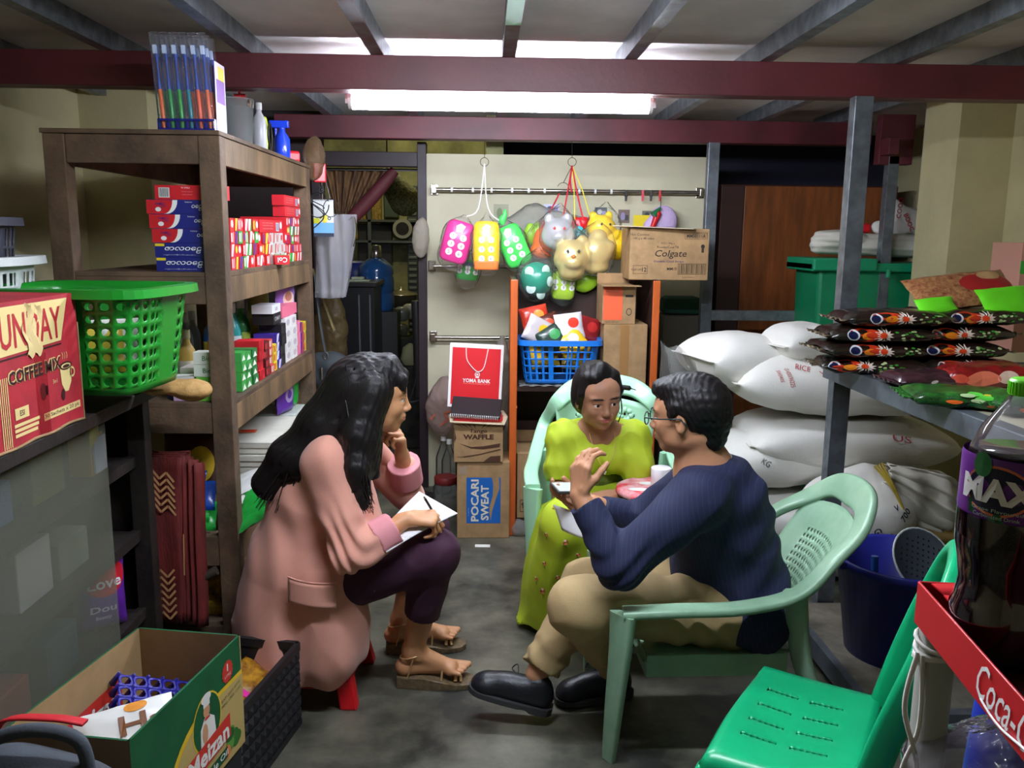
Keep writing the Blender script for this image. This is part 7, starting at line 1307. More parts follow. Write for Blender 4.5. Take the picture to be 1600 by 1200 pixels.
# bottle
bt = thing('soda_bottle', 'large dark grape soda bottle with purple label and green cap', 'bottle', (0, 0, 0)); 
YB = 0.76; XPX = 1604
while (P(XPX, 800, Y=YB)-A_).dot(e2) < 0.061 or (P(XPX, 800, Y=YB)-A_).dot(dd) < 0.06: YB += 0.004
q = P(XPX, 640, Y=YB); zb_ = zr_-hR+0.006
cp = P(1600, 592, Y=YB); Hb = cp.z-zb_; bt.location = (q.x, YB, zb_); R_ = 0.0500*YB/0.76*0.97
m_liq = M('grape_soda', (26, 8, 20), 0.06, spec=0.9, coat=0.8); m_petc = film('pet_clear', (220, 214, 214), 0.12, 0.03, 3, 0.02)
h1_, h2_ = Hb*0.74, Hb*0.97
MB().lathe([(0.028, 0), (0.040, 0.004), (R_*0.94, 0.02), (R_*0.98, 0.05), (R_*0.90, Hb*0.22), (R_*0.86, Hb*0.28), (R_*0.93, Hb*0.36), (R_, Hb*0.42), (R_, Hb*0.66), (R_*0.97, Hb*0.70), (R_*0.88, Hb*0.755), (0.0, Hb*0.756)], m_liq, 48, cap=False).build('bottle_body', bt)
MB().lathe([(R_*0.885, Hb*0.755), (R_*0.72, Hb*0.83), (R_*0.44, Hb*0.90), (0.0155, Hb*0.935), (0.0145, Hb*0.965)], m_petc, 40, cap=False).lathe([(R_*1.004, Hb*0.45), (R_*1.004, Hb*0.66), (R_*0.975, Hb*0.70), (R_*0.885, Hb*0.757)], film('pet_skin', (40, 14, 30), 0.05, 0.03, 3, 0.02), 40, cap=False).build('shoulder', bt)
m_cap = M('cap_green', (110, 220, 30), 0.35); b = MB().lathe([(0.0165, Hb*0.945), (0.0170, Hb*0.95), (0.0165, Hb*0.995), (0.0145, Hb), (0.0, Hb)], m_cap, 30, cap=False)
for i in range(30): a = 2*math.pi*i/30; b.box(-0.0006, 0.0006, 0.0165, 0.0175, Hb*0.95, Hb*0.99, m_cap, Matrix.Rotation(a, 4, 'Z'))
b.build('cap', bt)
z0_, z1_ = P(1600, 828, Y=YB-R_).z-zb_, P(1600, 728, Y=YB-R_).z-zb_; RL = R_*1.012
m_lb = M('label_purple', (96, 24, 130), 0.3, spec=0.6)
MB().lathe([(RL*0.985, z0_), (RL, z0_+0.004), (RL, z1_-0.003), (RL*0.985, z1_)], m_lb, 48, cap=False).build('label_band', bt)
ac_ = math.atan2(-bt.location.y, -bt.location.x)-0.30       # towards the camera, a little left
b = MB(); Hl = z1_-z0_
def cyl_on(x_, y_, l): a = ac_+x_/RL; return ((RL+l)*math.cos(a), (RL+l)*math.sin(a), z0_+y_)
def cpoly(pts, m_, l, nx=1): 
    c_ = (sum(p[0] for p in pts)/len(pts), sum(p[1] for p in pts)/len(pts)); vs = [cyl_on(*c_, l)]+[cyl_on(x_, y_, l) for x_, y_ in pts]; n = len(pts); b.add(vs, [(0, 1+i, 1+(i+1) % n) for i in range(n)], m_)
def cdisc(cx_, cy_, rx, ry, m_, l, a0=0, a1=2*math.pi): cpoly([(cx_+rx*math.cos(a0+(a1-a0)*i/24), cy_+ry*math.sin(a0+(a1-a0)*i/24)) for i in range(24)], m_, l)
cdisc(-0.002, Hl*0.50, 0.031, Hl*0.40, ink((240, 130, 90)), 0.0004); cdisc(-0.002, Hl*0.50, 0.0285, Hl*0.36, ink((24, 26, 60)), 0.0008); cdisc(-0.016, Hl*0.88, 0.009, Hl*0.20, ink((30, 110, 50)), 0.0012); 
cpoly([(-0.028, Hl*0.30), (0.03, Hl*0.24), (0.03, Hl*0.02), (0, -Hl*0.0+0.001), (-0.026, Hl*0.08)], ink((20, 90, 50)), 0.0012)
b.text('MAX+', 0.006, Hl*0.50, Hl*0.40, None, W_, w_=0.082, bold=0.05, fn=lambda x_, y_, l: cyl_on(x_, y_, 0.002)); b.text('Grape Flavoured', 0.0, Hl*0.19, Hl*0.07, None, ink((180, 210, 190)), w_=0.044, fn=lambda x_, y_, l: cyl_on(x_, y_, 0.002)); b.text('Carbonated Drink', 0.0, Hl*0.10, Hl*0.06, None, ink((180, 210, 190)), w_=0.04, fn=lambda x_, y_, l: cyl_on(x_, y_, 0.002))
b.build('label_print', bt)
# below: blue bag edge, clear bag, green bottle
q = P(1560, 1110, Y=0.95); tag(MB().cyl((q.x+0.02, 0.98, 0.02), (q.x+0.05, 0.98, q.z+0.05), 0.07, 0.05, M('bin_blue', (30, 50, 170), 0.4), 24).build('blue_bucket'), 'blue plastic container behind the red rack', 'container')
q = P(1530, 1185, Y=0.78); S = SDF((q.x-0.09, 0.66, q.z-0.10), (q.x+0.14, 0.92, q.z+0.05), 0.005); S.ell((q.x+0.02, 0.79, q.z-0.035), (0.085, 0.09, 0.045), 0.02).ell((q.x+0.06, 0.79, q.z-0.01), (0.05, 0.06, 0.04), 0.02); S.disp(lambda x, y, z: 0.006*wob(x, y, z, 55, 2)+0.004*np.abs(wob(x, y, z, 110, 4)))
tag(S.build('clear_bag', film('bag_smoke', (120, 110, 120), 0.25, 0.08, 40, 1.0)), 'crinkled clear plastic bag in the lower right corner', 'bag')
tag(MB().box(q.x-0.06, q.x+0.12, 0.66, 0.83, 0, q.z-0.082, M('crate_dark', (30, 28, 34), 0.6)).build('stock_crate', bevel=0.006), 'dark crate under the crinkled clear bag', 'crate')
q = P(1604, 985, Y=0.80); tag(MB().lathe([(0.02, 0), (0.028, 0.01), (0.028, 0.1), (0.012, 0.15), (0.012, 0.18)], M('bottle_green', (20, 120, 40), 0.15), 20).build('green_bottle', loc=(q.x+0.045, 0.70, zb_)), 'green soda bottle partly hidden at the right edge', 'bottle')
# ================================================================ plastic chairs, stool, little table
m_pg = M('plastic_pale_green', (160, 196, 164), 0.35, spec=0.5, noise=(7, 0.22), c2=(132, 172, 140), bump=(30, 0.08))
m_pt = M('plastic_pale_mint', (164, 214, 180), 0.32, spec=0.5); m_eg = M('plastic_emerald', (12, 180, 118), 0.3, spec=0.55, noise=(4, 0.10))
def armchair(name, lab, loc, rz, mat, hw=0.25, seat_z=0.33, front=0.30, arm_z=0.47, top_z=0.76, back_x=-0.44, dots=False, foot=0.0):
    t = thing(name, lab, 'chair', loc, rz)
    sd = 0.42
    MB().grid(lambda u, v: (front-0.04-(sd+0.02)*v, (u-0.5)*2*(hw-0.035-0.03*v), seat_z-0.02*math.sin(v*2.6)-0.012*math.sin(u*math.pi)-(0.03*(1-v*8) if v < 0.12 else 0)), 22, 18, mat).build('seat', t, solid=0.006, bevel=0)
    for s in (1, -1):
        MB().box(-0.16, front-0.05, s*(hw-0.04)-0.004, s*(hw-0.04)+0.004, seat_z-0.075, seat_z-0.008, mat).build('seat_rim', t, bevel=0.003)
    MB().box(front-0.055, front-0.048, -(hw-0.04), hw-0.04, seat_z-0.075, seat_z-0.02, mat).build('seat_rim', t, bevel=0.003)
    # one flat band: arm - back top - arm
    half = [(front+0.03, hw+0.0, arm_z), (front-0.12, hw+0.015, arm_z+0.012), (front-0.30, hw+0.01, arm_z+0.015), (-0.16, hw+0.0, arm_z+0.05), (-0.27, hw-0.03, arm_z+0.14), (back_x+0.07, hw*0.72, top_z-0.07), (back_x+0.015, hw*0.42, top_z-0.01), (back_x, 0, top_z)]
    pts = half+[(x, -y_, z) for x, y_, z in half[-2::-1]]; sp = spline(pts, 6); n = len(sp)
    ups = []
    for i in range(n):
        q = abs(i/(n-1)-0.5)*2; k = max(0, min(1, (q-0.35)/0.3)); ups.append(tuple(Vector((0.85, 0, 0.5)).lerp(Vector((0, 0, 1)), k)))
    MB().tube(sp, 0.02, mat, 12, flat=[(0.058+0.040*max(0, 1-abs(i/(n-1)-0.5)*5.5), 0.026) for i in range(n)], up=ups).build('armrest', t)
    # inner back panel with perforations
    def bp(u, v):
        a = (u-0.5)*2; w_ = (hw-0.075)*(0.82+0.18*v); z = seat_z+0.0+(top_z-seat_z-0.05)*v*(1-0.08*a*a); x = -0.17+(back_x+0.03+0.17)*v**1.1+0.05*a*a; return (x, a*w_, z)
    us = [i/22 for i in range(23)]; vs = [j/18 for j in range(19)]; b = MB()
    perforated(b, bp, us, vs, mat, lambda i, j: 0.55 if (dots and 11 < j < 16 and (3 < i < 9 or 12 < i < 18)) or (not dots and 4 < j < 14 and 4 < i < 17) else 0, 8)
    b.build('backrest', t, solid=0.005, weld=True)
    for s in (1, -1):
        MB().tube(spline([(front+0.03, s*(hw+0.0), arm_z-0.002), (front+0.035, s*hw, arm_z-0.12), (front+0.045, s*(hw-0.015), 0.16), (front+0.05, s*(hw-0.035), 0.003)], 6), 0.02, mat, 10, flat=[(0.085-0.044*i/18, 0.034-0.010*i/18) for i in range(19)], up=(1, s*0.8, 0)).build('leg', t)
        MB().tube(spline([(-0.16, s*(hw-0.02), arm_z+0.045), (-0.20, s*(hw-0.035), seat_z-0.03), (-0.27, s*(hw-0.02), 0.12), (-0.31, s*(hw-0.0), 0.003)], 6), 0.02, mat, 10, flat=[(0.07-0.03*i/18, 0.028) for i in range(19)], up=(1, s*0.8, 0)).build('leg', t)
    if dots:   # raised flower ornament and slot at the top of the back
        b = MB()
        for i in range(7):
            for s in (1, -1):
                a = i*0.9; c_ = bp(0.5+s*(0.22+0.05*math.cos(a)), 0.86+0.05*math.sin(a)); b.lathe([(0.012, 0), (0.008, 0.004), (0.001, 0.005)], mat, 8, X=Matrix.Translation(Vector(c_)+Vector((0.003, 0, 0.001))) @ Euler((0, 1.1, 0)).to_matrix().to_4x4())
        c_ = Vector(bp(0.5, 0.93)); b.box(c_.x+0.004, c_.x+0.008, -0.03, 0.03, c_.z-0.006, c_.z+0.006, BLK); b.build('ornament', t)
    return t
mc = armchair('plastic_armchair', 'worn pale green plastic armchair the man in navy sits on', (0.71, 2.455, 0), math.pi+0.02, m_pg, top_z=0.735, back_x=-0.42)
w2c = armchair('plastic_armchair', 'mint green plastic armchair under the woman in lime green', (0.495, 3.36, 0), -math.pi/2-0.10, m_pt, hw=0.285, seat_z=0.36, front=0.24, arm_z=0.55, top_z=0.865, back_x=-0.24, dots=True)
# emerald chair without arms
gc = thing('plastic_chair', 'shiny emerald green armless plastic chair with slotted seat', 'chair'); zS = 0.42
fl, fn_, bl, bn_ = P(1185, 1036, z=zS), P(1106, 1168, z=zS), P(1382, 1088, z=zS), P(1345, 1250, z=zS)
fn_ = fl+(bn_-bl)*1.05+Vector((-0.03, 0, 0)); b = MB()
def st(u, v, dz=0.0):      # u: front..back, v: far..near
    p = (fl*(1-u)+bl*u)*(1-v)+(fn_*(1-u)+bn_*u)*v; c_ = 0.035*(1-u)**2*math.sin((v-0.5)*math.pi)**2
    e = min(u, 1-u, v, 1-v); edge = max(0, 1-e/0.07)
    return (p.x+c_*0.3, p.y, zS-0.014*math.sin(u*math.pi)*math.sin(v*math.pi)-0.030*edge**3+dz)
def slot(i, j): return (1.0, 0.22) if (4 <= i <= 9 or 12 <= i <= 17) and j in (6, 10, 14, 18) else 0
perforated(b, st, [i/24 for i in range(25)], [j/26 for j in range(27)], m_eg, slot, 4); b.build('seat', gc, solid=0.006, weld=True)
b = MB(); rim = [st(u, 0) for u in [i/10 for i in range(11)]]+[st(1, v) for v in [i/10 for i in range(1, 11)]]+[st(1-u, 1) for u in [i/10 for i in range(1, 11)]]+[st(0, 1-v) for v in [i/10 for i in range(1, 10)]]
rs = [Vector(p)+Vector((0, 0, -0.03)) for p in rim]; b.tube(rs, 0.02, m_eg, 8, closed=True, flat=(0.012, 0.07), up=(0, 0, 1)); b.build('seat_rim', gc)
cS = (fl+bn_)/2; dB = ((bl-fl)+(bn_-fn_)).normalized(); dV = (bn_-bl).normalized()
for (q, o1) in ((fl, -1), (fn_, -1), (bl, 1), (bn_, 1)):
    o_ = (q-cS); o_.z = 0; o_.normalize(); a = q-o_*0.03+Vector((0, 0, -0.03)); MB().tube([a, q+o_*0.03*0.3+Vector((0, 0, -0.22)), Vector((q.x+o_.x*0.03, q.y+o_.y*0.03, 0.003))], 0.02, m_eg, 10, flat=[(0.07, 0.03), (0.055, 0.028), (0.04, 0.024)], up=tuple(dB)).build('leg', gc)
top_f = P(1482, 862, Y=(bl.y+bn_.y)/2+0.12); lean = dB*0.13; Hb_ = 0.455
A0 = bl+Vector((0, 0, -0.01)); A1 = bn_+Vector((0, 0, -0.01)); ctr = []
wv = dV*( (bn_-bl).length)
def bkp(a, h): return bl+wv*a+Vector((0, 0, h*Hb_-0.01))+lean*(h**1.15)
loop = [bkp(0.05, 0.0), bkp(0.03, 0.3), bkp(0.03, 0.62), bkp(0.12, 0.86), bkp(0.32, 0.98), bkp(0.5, 1.0), bkp(0.68, 0.98), bkp(0.88, 0.86), bkp(0.97, 0.62), bkp(0.97, 0.3), bkp(0.95, 0.0)]
lp = spline(loop, 6); nL = len(lp); MB().tube(lp, 0.02, m_eg, 10, flat=[(0.034, 0.060-0.008*math.sin(i/(nL-1)*math.pi)**2) for i in range(nL)], up=tuple(Vector((-dB.x, -dB.y, 0.45)))).build('back_frame', gc)
b = MB(); perforated(b, lambda u, v: tuple(bkp(0.30+0.40*u, 0.50+0.44*v)+dB*0.004), [i/10 for i in range(11)], [i/10 for i in range(11)], m_eg, lambda i, j: 0.5 if 1 < i < 8 and 1 < j < 8 else 0, 8); b.build('backrest', gc, solid=0.005, weld=True)
# red stool under the woman in pink
rs_ = thing('plastic_stool', 'low red plastic stool under the woman in the pink blazer', 'stool', (-0.585, 2.68, 0), -0.05); m_rst = M('stool_red', (200, 20, 30), 0.35)
MB().box(-0.15, 0.15, -0.13, 0.13, 0.215, 0.235, m_rst).build('seat', rs_, bevel=0.01)
MB().box(-0.165, 0.165, -0.158, -0.145, 0.065, 0.115, m_rst).box(-0.165, 0.165, 0.135, 0.145, 0.065, 0.115, m_rst).box(0.155, 0.165, -0.135, 0.135, 0.065, 0.115, m_rst).box(-0.165, -0.155, -0.135, 0.135, 0.065, 0.115, m_rst).build('brace', rs_, bevel=0.003)
for sx_ in (-1, 1):
    for sy_ in (-1, 1): MB().add([(sx_*a+dx, sy_*c_+dy, z) for z, a, c_ in ((0.0, 0.165, 0.15), (0.215, 0.125, 0.105)) for dx, dy in ((-0.028, -0.022), (0.028, -0.022), (0.028, 0.022), (-0.028, 0.022))], [(0, 1, 5, 4), (1, 2, 6, 5), (2, 3, 7, 6), (3, 0, 4, 7), (3, 2, 1, 0), (4, 5, 6, 7)], m_rst).build('leg', rs_, bevel=0.006)
# small covered table between the two
tt = thing('small_table', 'small round table covered with red and white printed cloth', 'table', (0.625, 2.935, 0)); zt = 0.61
m_cl = M('cloth_red_white', (214, 44, 54), 0.7, noise=(16, 1.0), c2=(236, 200, 204))
MB().lathe([(0.0, zt), (0.135, zt), (0.15, zt-0.006), (0.152, zt-0.02), (0.146, zt-0.022), (0.0, zt-0.02)], m_cl, 36, cap=False).build('table_top', tt)
for k in range(4): a = k*math.pi/2+0.6; MB().tube([(0.10*math.cos(a), 0.10*math.sin(a), zt-0.022), (0.14*math.cos(a), 0.14*math.sin(a), 0.0)], 0.014, M('stool_red'), 8).build('leg', tt)
b = MB()
for k in range(4): b.disc(0.06*math.cos(k*1.7)-0.02, 0.06*math.sin(k*1.7)-0.02, 0.035, 0.02, T(0, 0, zt+0.0004), W_, 14, 0.0006)
b.build('cloth_print', tt)
p = P(1031, 742, Y=2.92); tag(MB().lathe([(0.030, 0), (0.034, 0.002), (0.036, 0.078), (0.034, 0.08), (0.0, 0.081)], M('cup_white', (232, 228, 230), 0.4), 28, cap=False).build('white_container', loc=(p.x, 2.90, zt+0.0012)), 'white cylindrical container on the red and white cloth', 'container')
# ================================================================ people
def skin_mat(name, c):
    m = bpy.data.materials.new(name); m.use_nodes = True; N = m.node_tree.nodes; L = m.node_tree.links; b = N['Principled BSDF']
    a = N.new('ShaderNodeAttribute'); a.attribute_name = 'Col'; L.new(a.outputs['Color'], b.inputs['Base Color']); b.inputs['Roughness'].default_value = 0.48; b.inputs['Specular IOR Level'].default_value = 0.4
    b.inputs['Subsurface Weight'].default_value = 0.12; b.inputs['Subsurface Radius'].default_value = (1, 0.35, 0.2); b.inputs['Subsurface Scale'].default_value = 0.008
    n = N.new('ShaderNodeTexNoise'); n.inputs['Scale'].default_value = 180; bp = N.new('ShaderNodeBump'); bp.inputs['Strength'].default_value = 0.12; bp.inputs['Distance'].default_value = 0.003; L.new(n.outputs['Fac'], bp.inputs['Height']); L.new(bp.outputs['Normal'], b.inputs['Normal'])
    return m
def basis(fwd, up=(0, 0, 1)):
    f = Vector(fwd).normalized(); u = Vector(up); u = (u-f*u.dot(f)).normalized(); l = u.cross(f); return Matrix(((f.x, l.x, u.x), (f.y, l.y, u.y), (f.z, l.z, u.z)))
def head(S, c, R, s=1.0, male=False):
    c = Vector(c); g = lambda *p: np.array(c+R @ (Vector(p)*s)); e = lambda p, r, k=0.012, mode='add': S.ell(g(*p), np.array(r)*s, k*s, R, mode)
    e((-0.012, 0, 0.032), (0.094, 0.075, 0.084), 0.0); e((0.030, 0, -0.028), (0.058, 0.060, 0.072), 0.03); e((0.045, 0, 0.035), (0.045, 0.058, 0.045), 0.03)
    e((0.060, 0, -0.083), (0.024, 0.026 if male else 0.021, 0.019), 0.025)
    for q in (-1, 1):
        e((0.020, q*0.044, -0.056), (0.035, 0.016, 0.026), 0.025); e((0.062, q*0.036, -0.022), (0.024, 0.022, 0.022), 0.02); e((0.078, q*0.028, 0.027), (0.014, 0.024, 0.008), 0.014)
        e((0.098, q*0.030, 0.004), (0.013, 0.017, 0.010), 0.010, 'cut'); e((0.0775, q*0.030, 0.0115), (0.0142, 0.0165, 0.0052), 0.005); e((0.0775, q*0.030, -0.0055), (0.0135, 0.0160, 0.0040), 0.005)
        e((0.097, q*0.0100, -0.029), (0.009, 0.0072, 0.0062), 0.006); e((0.004, q*0.078, -0.006), (0.016, 0.007, 0.030), 0.006); e((0.010, q*0.083, -0.004), (0.008, 0.004, 0.018), 0.004, 'cut')
    S.cone(g(0.086, 0, 0.018), g(0.100, 0, -0.020), 0.0075*s, 0.0095*s, 0.012*s); e((0.103, 0, -0.024), (0.0095, 0.0100, 0.0088), 0.007)
    e((0.081, 0, -0.053), (0.015, 0.025, 0.016), 0.016); e((0.0935, 0, -0.0485), (0.0062, 0.0215, 0.0050), 0.004); e((0.0925, 0, -0.0590), (0.0066, 0.0180, 0.0058), 0.004); e((0.103, 0, -0.0535), (0.010, 0.024, 0.0011), 0.002, 'cut')
def head_col(c, R, s, tone, lips, brow=(30, 22, 20), blush=None):
    Rn = np.array(R); c = np.array(c)
    def f(W):
        L_ = (W-c) @ Rn / s; x, y, z = L_[:, 0], np.abs(L_[:, 1]), L_[:, 2]; base = np.array(lin(tone)); out = np.tile(base, (len(W), 1))
        out *= (1+0.07*wob(W[:, 0]*22, W[:, 1]*22, W[:, 2]*22))[:, None]
        def mix(w_, col):
            w_ = np.clip(w_, 0, 1)[:, None]; out[:] = out*(1-w_)+np.array(lin(col))*w_
        near = (np.abs(x) < 0.14) & (y < 0.1) & (np.abs(z) < 0.13)
        mix(near*(x > 0.075)*np.clip(1.6-np.hypot((y)/0.024, (z+0.0535)/0.0105)*1.4, 0, 1)*0.9, lips)
        mix(near*(x > 0.05)*np.clip(3.0-np.hypot((y-0.031)/0.021, (z-0.0285+0.10*(y-0.031)**2/0.02)/0.0042)*2.4, 0, 1), brow)
        mix(near*(x > 0.06)*np.clip(2.2-np.hypot((y-0.030)/0.0165, (z-0.0075)/0.0026)*2.0, 0, 1)*0.8, brow)
        mix(near*(x > 0.082)*np.clip(2.0-np.hypot((y-0.008)/0.005, (z+0.0365)/0.003)*1.5, 0, 1)*0.7, (70, 40, 30))
        return out
    return f
def eyes_of(t, c, R, s, look=(1, 0, 0)):
    me_, mi_, mp = ink((220, 214, 206), 0.2), ink((48, 28, 18), 0.15), ink((8, 6, 6), 0.1)
    for q in (-1, 1):
        o = Vector(c)+R @ (Vector((0.0765, q*0.030, 0.0025))*s); d = (R @ Vector(look)).normalized(); Fm = basis(d).to_4x4(); X = Matrix.Translation(o) @ Fm
        b = MB(); r = 0.0128*s; n = 16; vs = []; prof = [(r*math.sin(a), r*math.cos(a)) for a in [i*math.pi/18 for i in range(19)]]
        for j in range(18):
            a = (j+0.5)*10; mm = mp if a < 14 else (mi_ if a < 28 else me_); q0, q1 = prof[j], prof[j+1]
            b.add([X @ Vector((q0[1], q0[0]*math.cos(k*2*math.pi/n), q0[0]*math.sin(k*2*math.pi/n))) for k in range(n)]+[X @ Vector((q1[1], q1[0]*math.cos(k*2*math.pi/n), q1[0]*math.sin(k*2*math.pi/n))) for k in range(n)], [(k, n+k, n+(k+1) % n, (k+1) % n) for k in range(n)], mm, None, True)
        b.build('eye', t)
def hand(S, w, d, n, left, curls, s=1.0, thumb=(0.75, 0.5, 0.4), tc=0.5, spread=0.06):
    """w wrist, d towards the fingers, n out of the palm; curls: angle per joint for index..little"""
    w = Vector(w); d = Vector(d).normalized(); n = Vector(n); n = (n-d*n.dot(d)).normalized(); l = (n.cross(d) if left else d.cross(n))   # towards the thumb
    kn = [(0.031, 0.082), (0.0105, 0.088), (-0.010, 0.083), (-0.029, 0.074)]; ln = [(0.041, 0.025, 0.019), (0.045, 0.028, 0.020), (0.042, 0.026, 0.020), (0.033, 0.020, 0.017)]; rad = (0.0088, 0.0090, 0.0086, 0.0078); K = 0.007
    S.cone(w-d*0.02*s, w+d*0.02*s, 0.022*s, 0.021*s, 0.012, sq=(n, 0.72))
    for i, (a, b_) in enumerate(kn):
        k0 = w+(l*a+d*b_)*s; S.cone(w+(l*a*0.55+d*0.012)*s, k0, 0.0145*s, 0.0112*s, 0.010); p = k0; an = 0.0; dd_ = (d+l*a*spread*20*0.2).normalized()
        cs = curls[i] if hasattr(curls[i], '__len__') else (curls[i], curls[i]*1.15, curls[i]*0.8)
        for j in range(3):
            an += cs[j]; q = p+(dd_*math.cos(an)+n*math.sin(an))*ln[i][j]*s; r0 = rad[i]*(1-0.08*j)*s; S.cone(p, q, r0, r0*0.92, K*0.5 if j else K); p = q
    b0 = w+(d*0.022+l*0.020)*s; dt = (l*thumb[0]+d*thumb[1]+n*thumb[2]).normalized(); m_ = b0+dt*0.042*s; S.cone(b0, m_, 0.0155*s, 0.0115*s, 0.010)
    d2 = (dt+(d*0.8+n*tc-l*0.25*tc)*0.6).normalized(); m2 = m_+d2*0.032*s; S.cone(m_, m2, 0.0110*s, 0.0098*s, K); d3 = (d2+(n*tc+d*0.3)*0.45).normalized(); S.cone(m2, m2+d3*0.024*s, 0.0098*s, 0.0085*s, K*0.5)
m_hair = M('hair_black', (18, 14, 15), 0.5, spec=0.35, bump=(90, 0.4, 0.003), stretch=(3, 3, 0.3)); m_hair2 = M('hair_strand', (24, 18, 18), 0.42, spec=0.5)
fold = lambda x, y, z, f, a, sd: a*(np.abs(wob(x, y, z, f, sd))*1.6-0.5)
# ---------------------------------------------------------------- woman in the pink blazer
w1 = thing('person', 'person with long black hair in a pink blazer and dark purple trousers, seated, writing on paper', 'person')
w1['label'] = 'long haired person in a pink blazer seated on the red stool writing'
HC = Vector((-0.345, 2.62, 0.995)); HR = basis((0.985, 0.10, -0.10)); hs = 1.04; tone1 = (196, 142, 100)
S = SDF((-0.80, 2.34, -0.005), (0.03, 3.02, 1.14), 0.0036)
head(S, HC, HR, hs); S.cone(HC+HR @ Vector((-0.025, 0, -0.05)), (-0.44, 2.64, 0.84), 0.050, 0.056, 0.03)
S.chain([(-0.44, 2.64, 0.84), (-0.50, 2.66, 0.62), (-0.57, 2.68, 0.36)], [0.075, 0.095, 0.11], 0.04).cone((-0.47, 2.515, 0.81), (-0.46, 2.79, 0.81), 0.038, 0.040, 0.04)
el, wr = Vector((-0.395, 2.43, 0.555)), Vector((-0.235, 2.51, 0.635)); S.chain([(-0.473, 2.507, 0.81), el, wr], [0.038, 0.036, 0.0245], 0.02)
hand(S, wr, (0.95, 0.20, -0.05), (0.05, 0.35, -1), False, [(0.7, 0.9, 0.5), (0.95, 0.9, 0.6), (1.15, 1.0, 0.6), (1.25, 1.0, 0.6)], 0.98, thumb=(0.5, 0.8, 0.5), tc=0.35)
el2, wr2 = Vector((-0.26, 2.86, 0.60)), Vector((-0.275, 2.755, 0.775)); S.chain([(-0.44, 2.80, 0.82), el2, wr2], [0.043, 0.036, 0.025], 0.02)
hand(S, wr2, (-0.05, -0.35, 1), (-0.6, -0.3, -0.1), True, [1.0, 1.1, 1.15, 1.2], 0.95, thumb=(0.5, 0.8, 0.4))
def leg(S, hip, kn, an, toe, r=(0.085, 0.058, 0.034), foot=True, calf=0.0):
    hip, kn, an, toe = map(Vector, (hip, kn, an, toe)); S.cone(hip, kn, r[0], r[1], 0.03); mid = kn.lerp(an, 0.35); S.cone(kn, mid, r[1]*0.98, r[1]*0.92, 0.02).cone(mid, an, r[1]*0.92, r[2], 0.02)
    if foot:
        d = (toe-an); d.z = 0; L_ = d.length; d.normalize(); l = Vector((-d.y, d.x, 0)); zf_ = toe.z; heel = Vector((an.x, an.y, zf_+0.022))-d*0.028
        S.ell(heel, (0.032, 0.030, 0.026), 0.02); ball = an+d*(L_-0.065); ball.z = zf_+0.016
        S.cone(an+Vector((0, 0, -0.01)), ball+Vector((0, 0, 0.006)), 0.032, 0.020, 0.03).cone(heel, ball, 0.026, 0.018, 0.02).cone(ball-l*0.022, ball+l*0.024, 0.016, 0.014, 0.02)
        for i in range(5): q = (i-2)*0.0165; Lt = (0.058, 0.052, 0.046, 0.038, 0.030)[i] if l.y < 0 else (0.030, 0.038, 0.046, 0.052, 0.058)[i]; r_ = (0.0115, 0.0085, 0.008, 0.0075, 0.007)[i if l.y < 0 else 4-i]; S.cone(ball+l*q+d*0.005, ball+l*q*1.05+d*Lt+Vector((0, 0, -0.006)), r_*1.1, r_, 0.004)
kn1, an1, to1 = (-0.155, 2.57, 0.505), (-0.235, 2.665, 0.125), (-0.045, 2.665, 0.042); kn2, an2, to2 = (-0.20, 2.84, 0.49), (-0.30, 2.90, 0.125), (-0.085, 2.925, 0.042)
leg(S, (-0.55, 2.60, 0.35), kn1, an1, to1); leg(S, (-0.55, 2.76, 0.35), kn2, an2, to2)
S.build('body', skin_mat('skin_w1', tone1), w1, color=head_col(HC, HR, hs, tone1, (168, 84, 76)), smooth_it=2); eyes_of(w1, HC, HR, hs)
# trousers
S = SDF((-0.72, 2.44, 0.22), (-0.04, 2.98, 0.64), 0.005)
for (hp, k_, a_) in (((-0.55, 2.60, 0.37), kn1, an1), ((-0.55, 2.76, 0.37), kn2, an2)):
    k_, a_ = Vector(k_), Vector(a_); m_ = k_.lerp(a_, 0.62); S.cone(hp, k_+Vector((0, 0, -0.005)), 0.108, 0.074, 0.02).cone(k_, m_, 0.072, 0.060, 0.03); S.plane(m_, a_-k_, lo=(m_.x-0.13, m_.y-0.1, 0.22), hi=(m_.x+0.13, m_.y+0.1, m_.z+0.05))
S.disp(lambda x, y, z: fold(x, y, z, 26, 0.003, 3)); S.build('trousers', M('cloth_purple', (58, 22, 48), 0.8, bump=(200, 0.2, 0.003)), w1)
# blazer
m_bl = M('cloth_pink', (224, 158, 138), 0.85, bump=(320, 0.25, 0.002), noise=(3, 0.06), sheen=0.2); m_bi = M('cloth_pink_cuff', (222, 146, 152), 0.85)
S = SDF((-0.86, 2.36, 0.05), (-0.14, 2.98, 0.95), 0.0052)
S.cone((-0.52, 2.65, 0.66), (-0.475, 2.64, 0.80), 0.158, 0.110, 0.05, sq=((1, 0, 0), 0.85)).cone((-0.53, 2.66, 0.66), (-0.58, 2.68, 0.40), 0.158, 0.175, 0.05).cone((-0.47, 2.51, 0.815), (-0.46, 2.79, 0.815), 0.064, 0.062, 0.05)
S.cone((-0.58, 2.64, 0.42), (-0.60, 2.65, 0.18), 0.185, 0.215, 0.06).cone((-0.52, 2.56, 0.40), (-0.49, 2.57, 0.20), 0.115, 0.125, 0.05).cone((-0.64, 2.70, 0.42), (-0.67, 2.72, 0.22), 0.14, 0.15, 0.05)
S.cone((-0.44, 2.58, 0.76), (-0.40, 2.60, 0.58), 0.075, 0.085, 0.05)
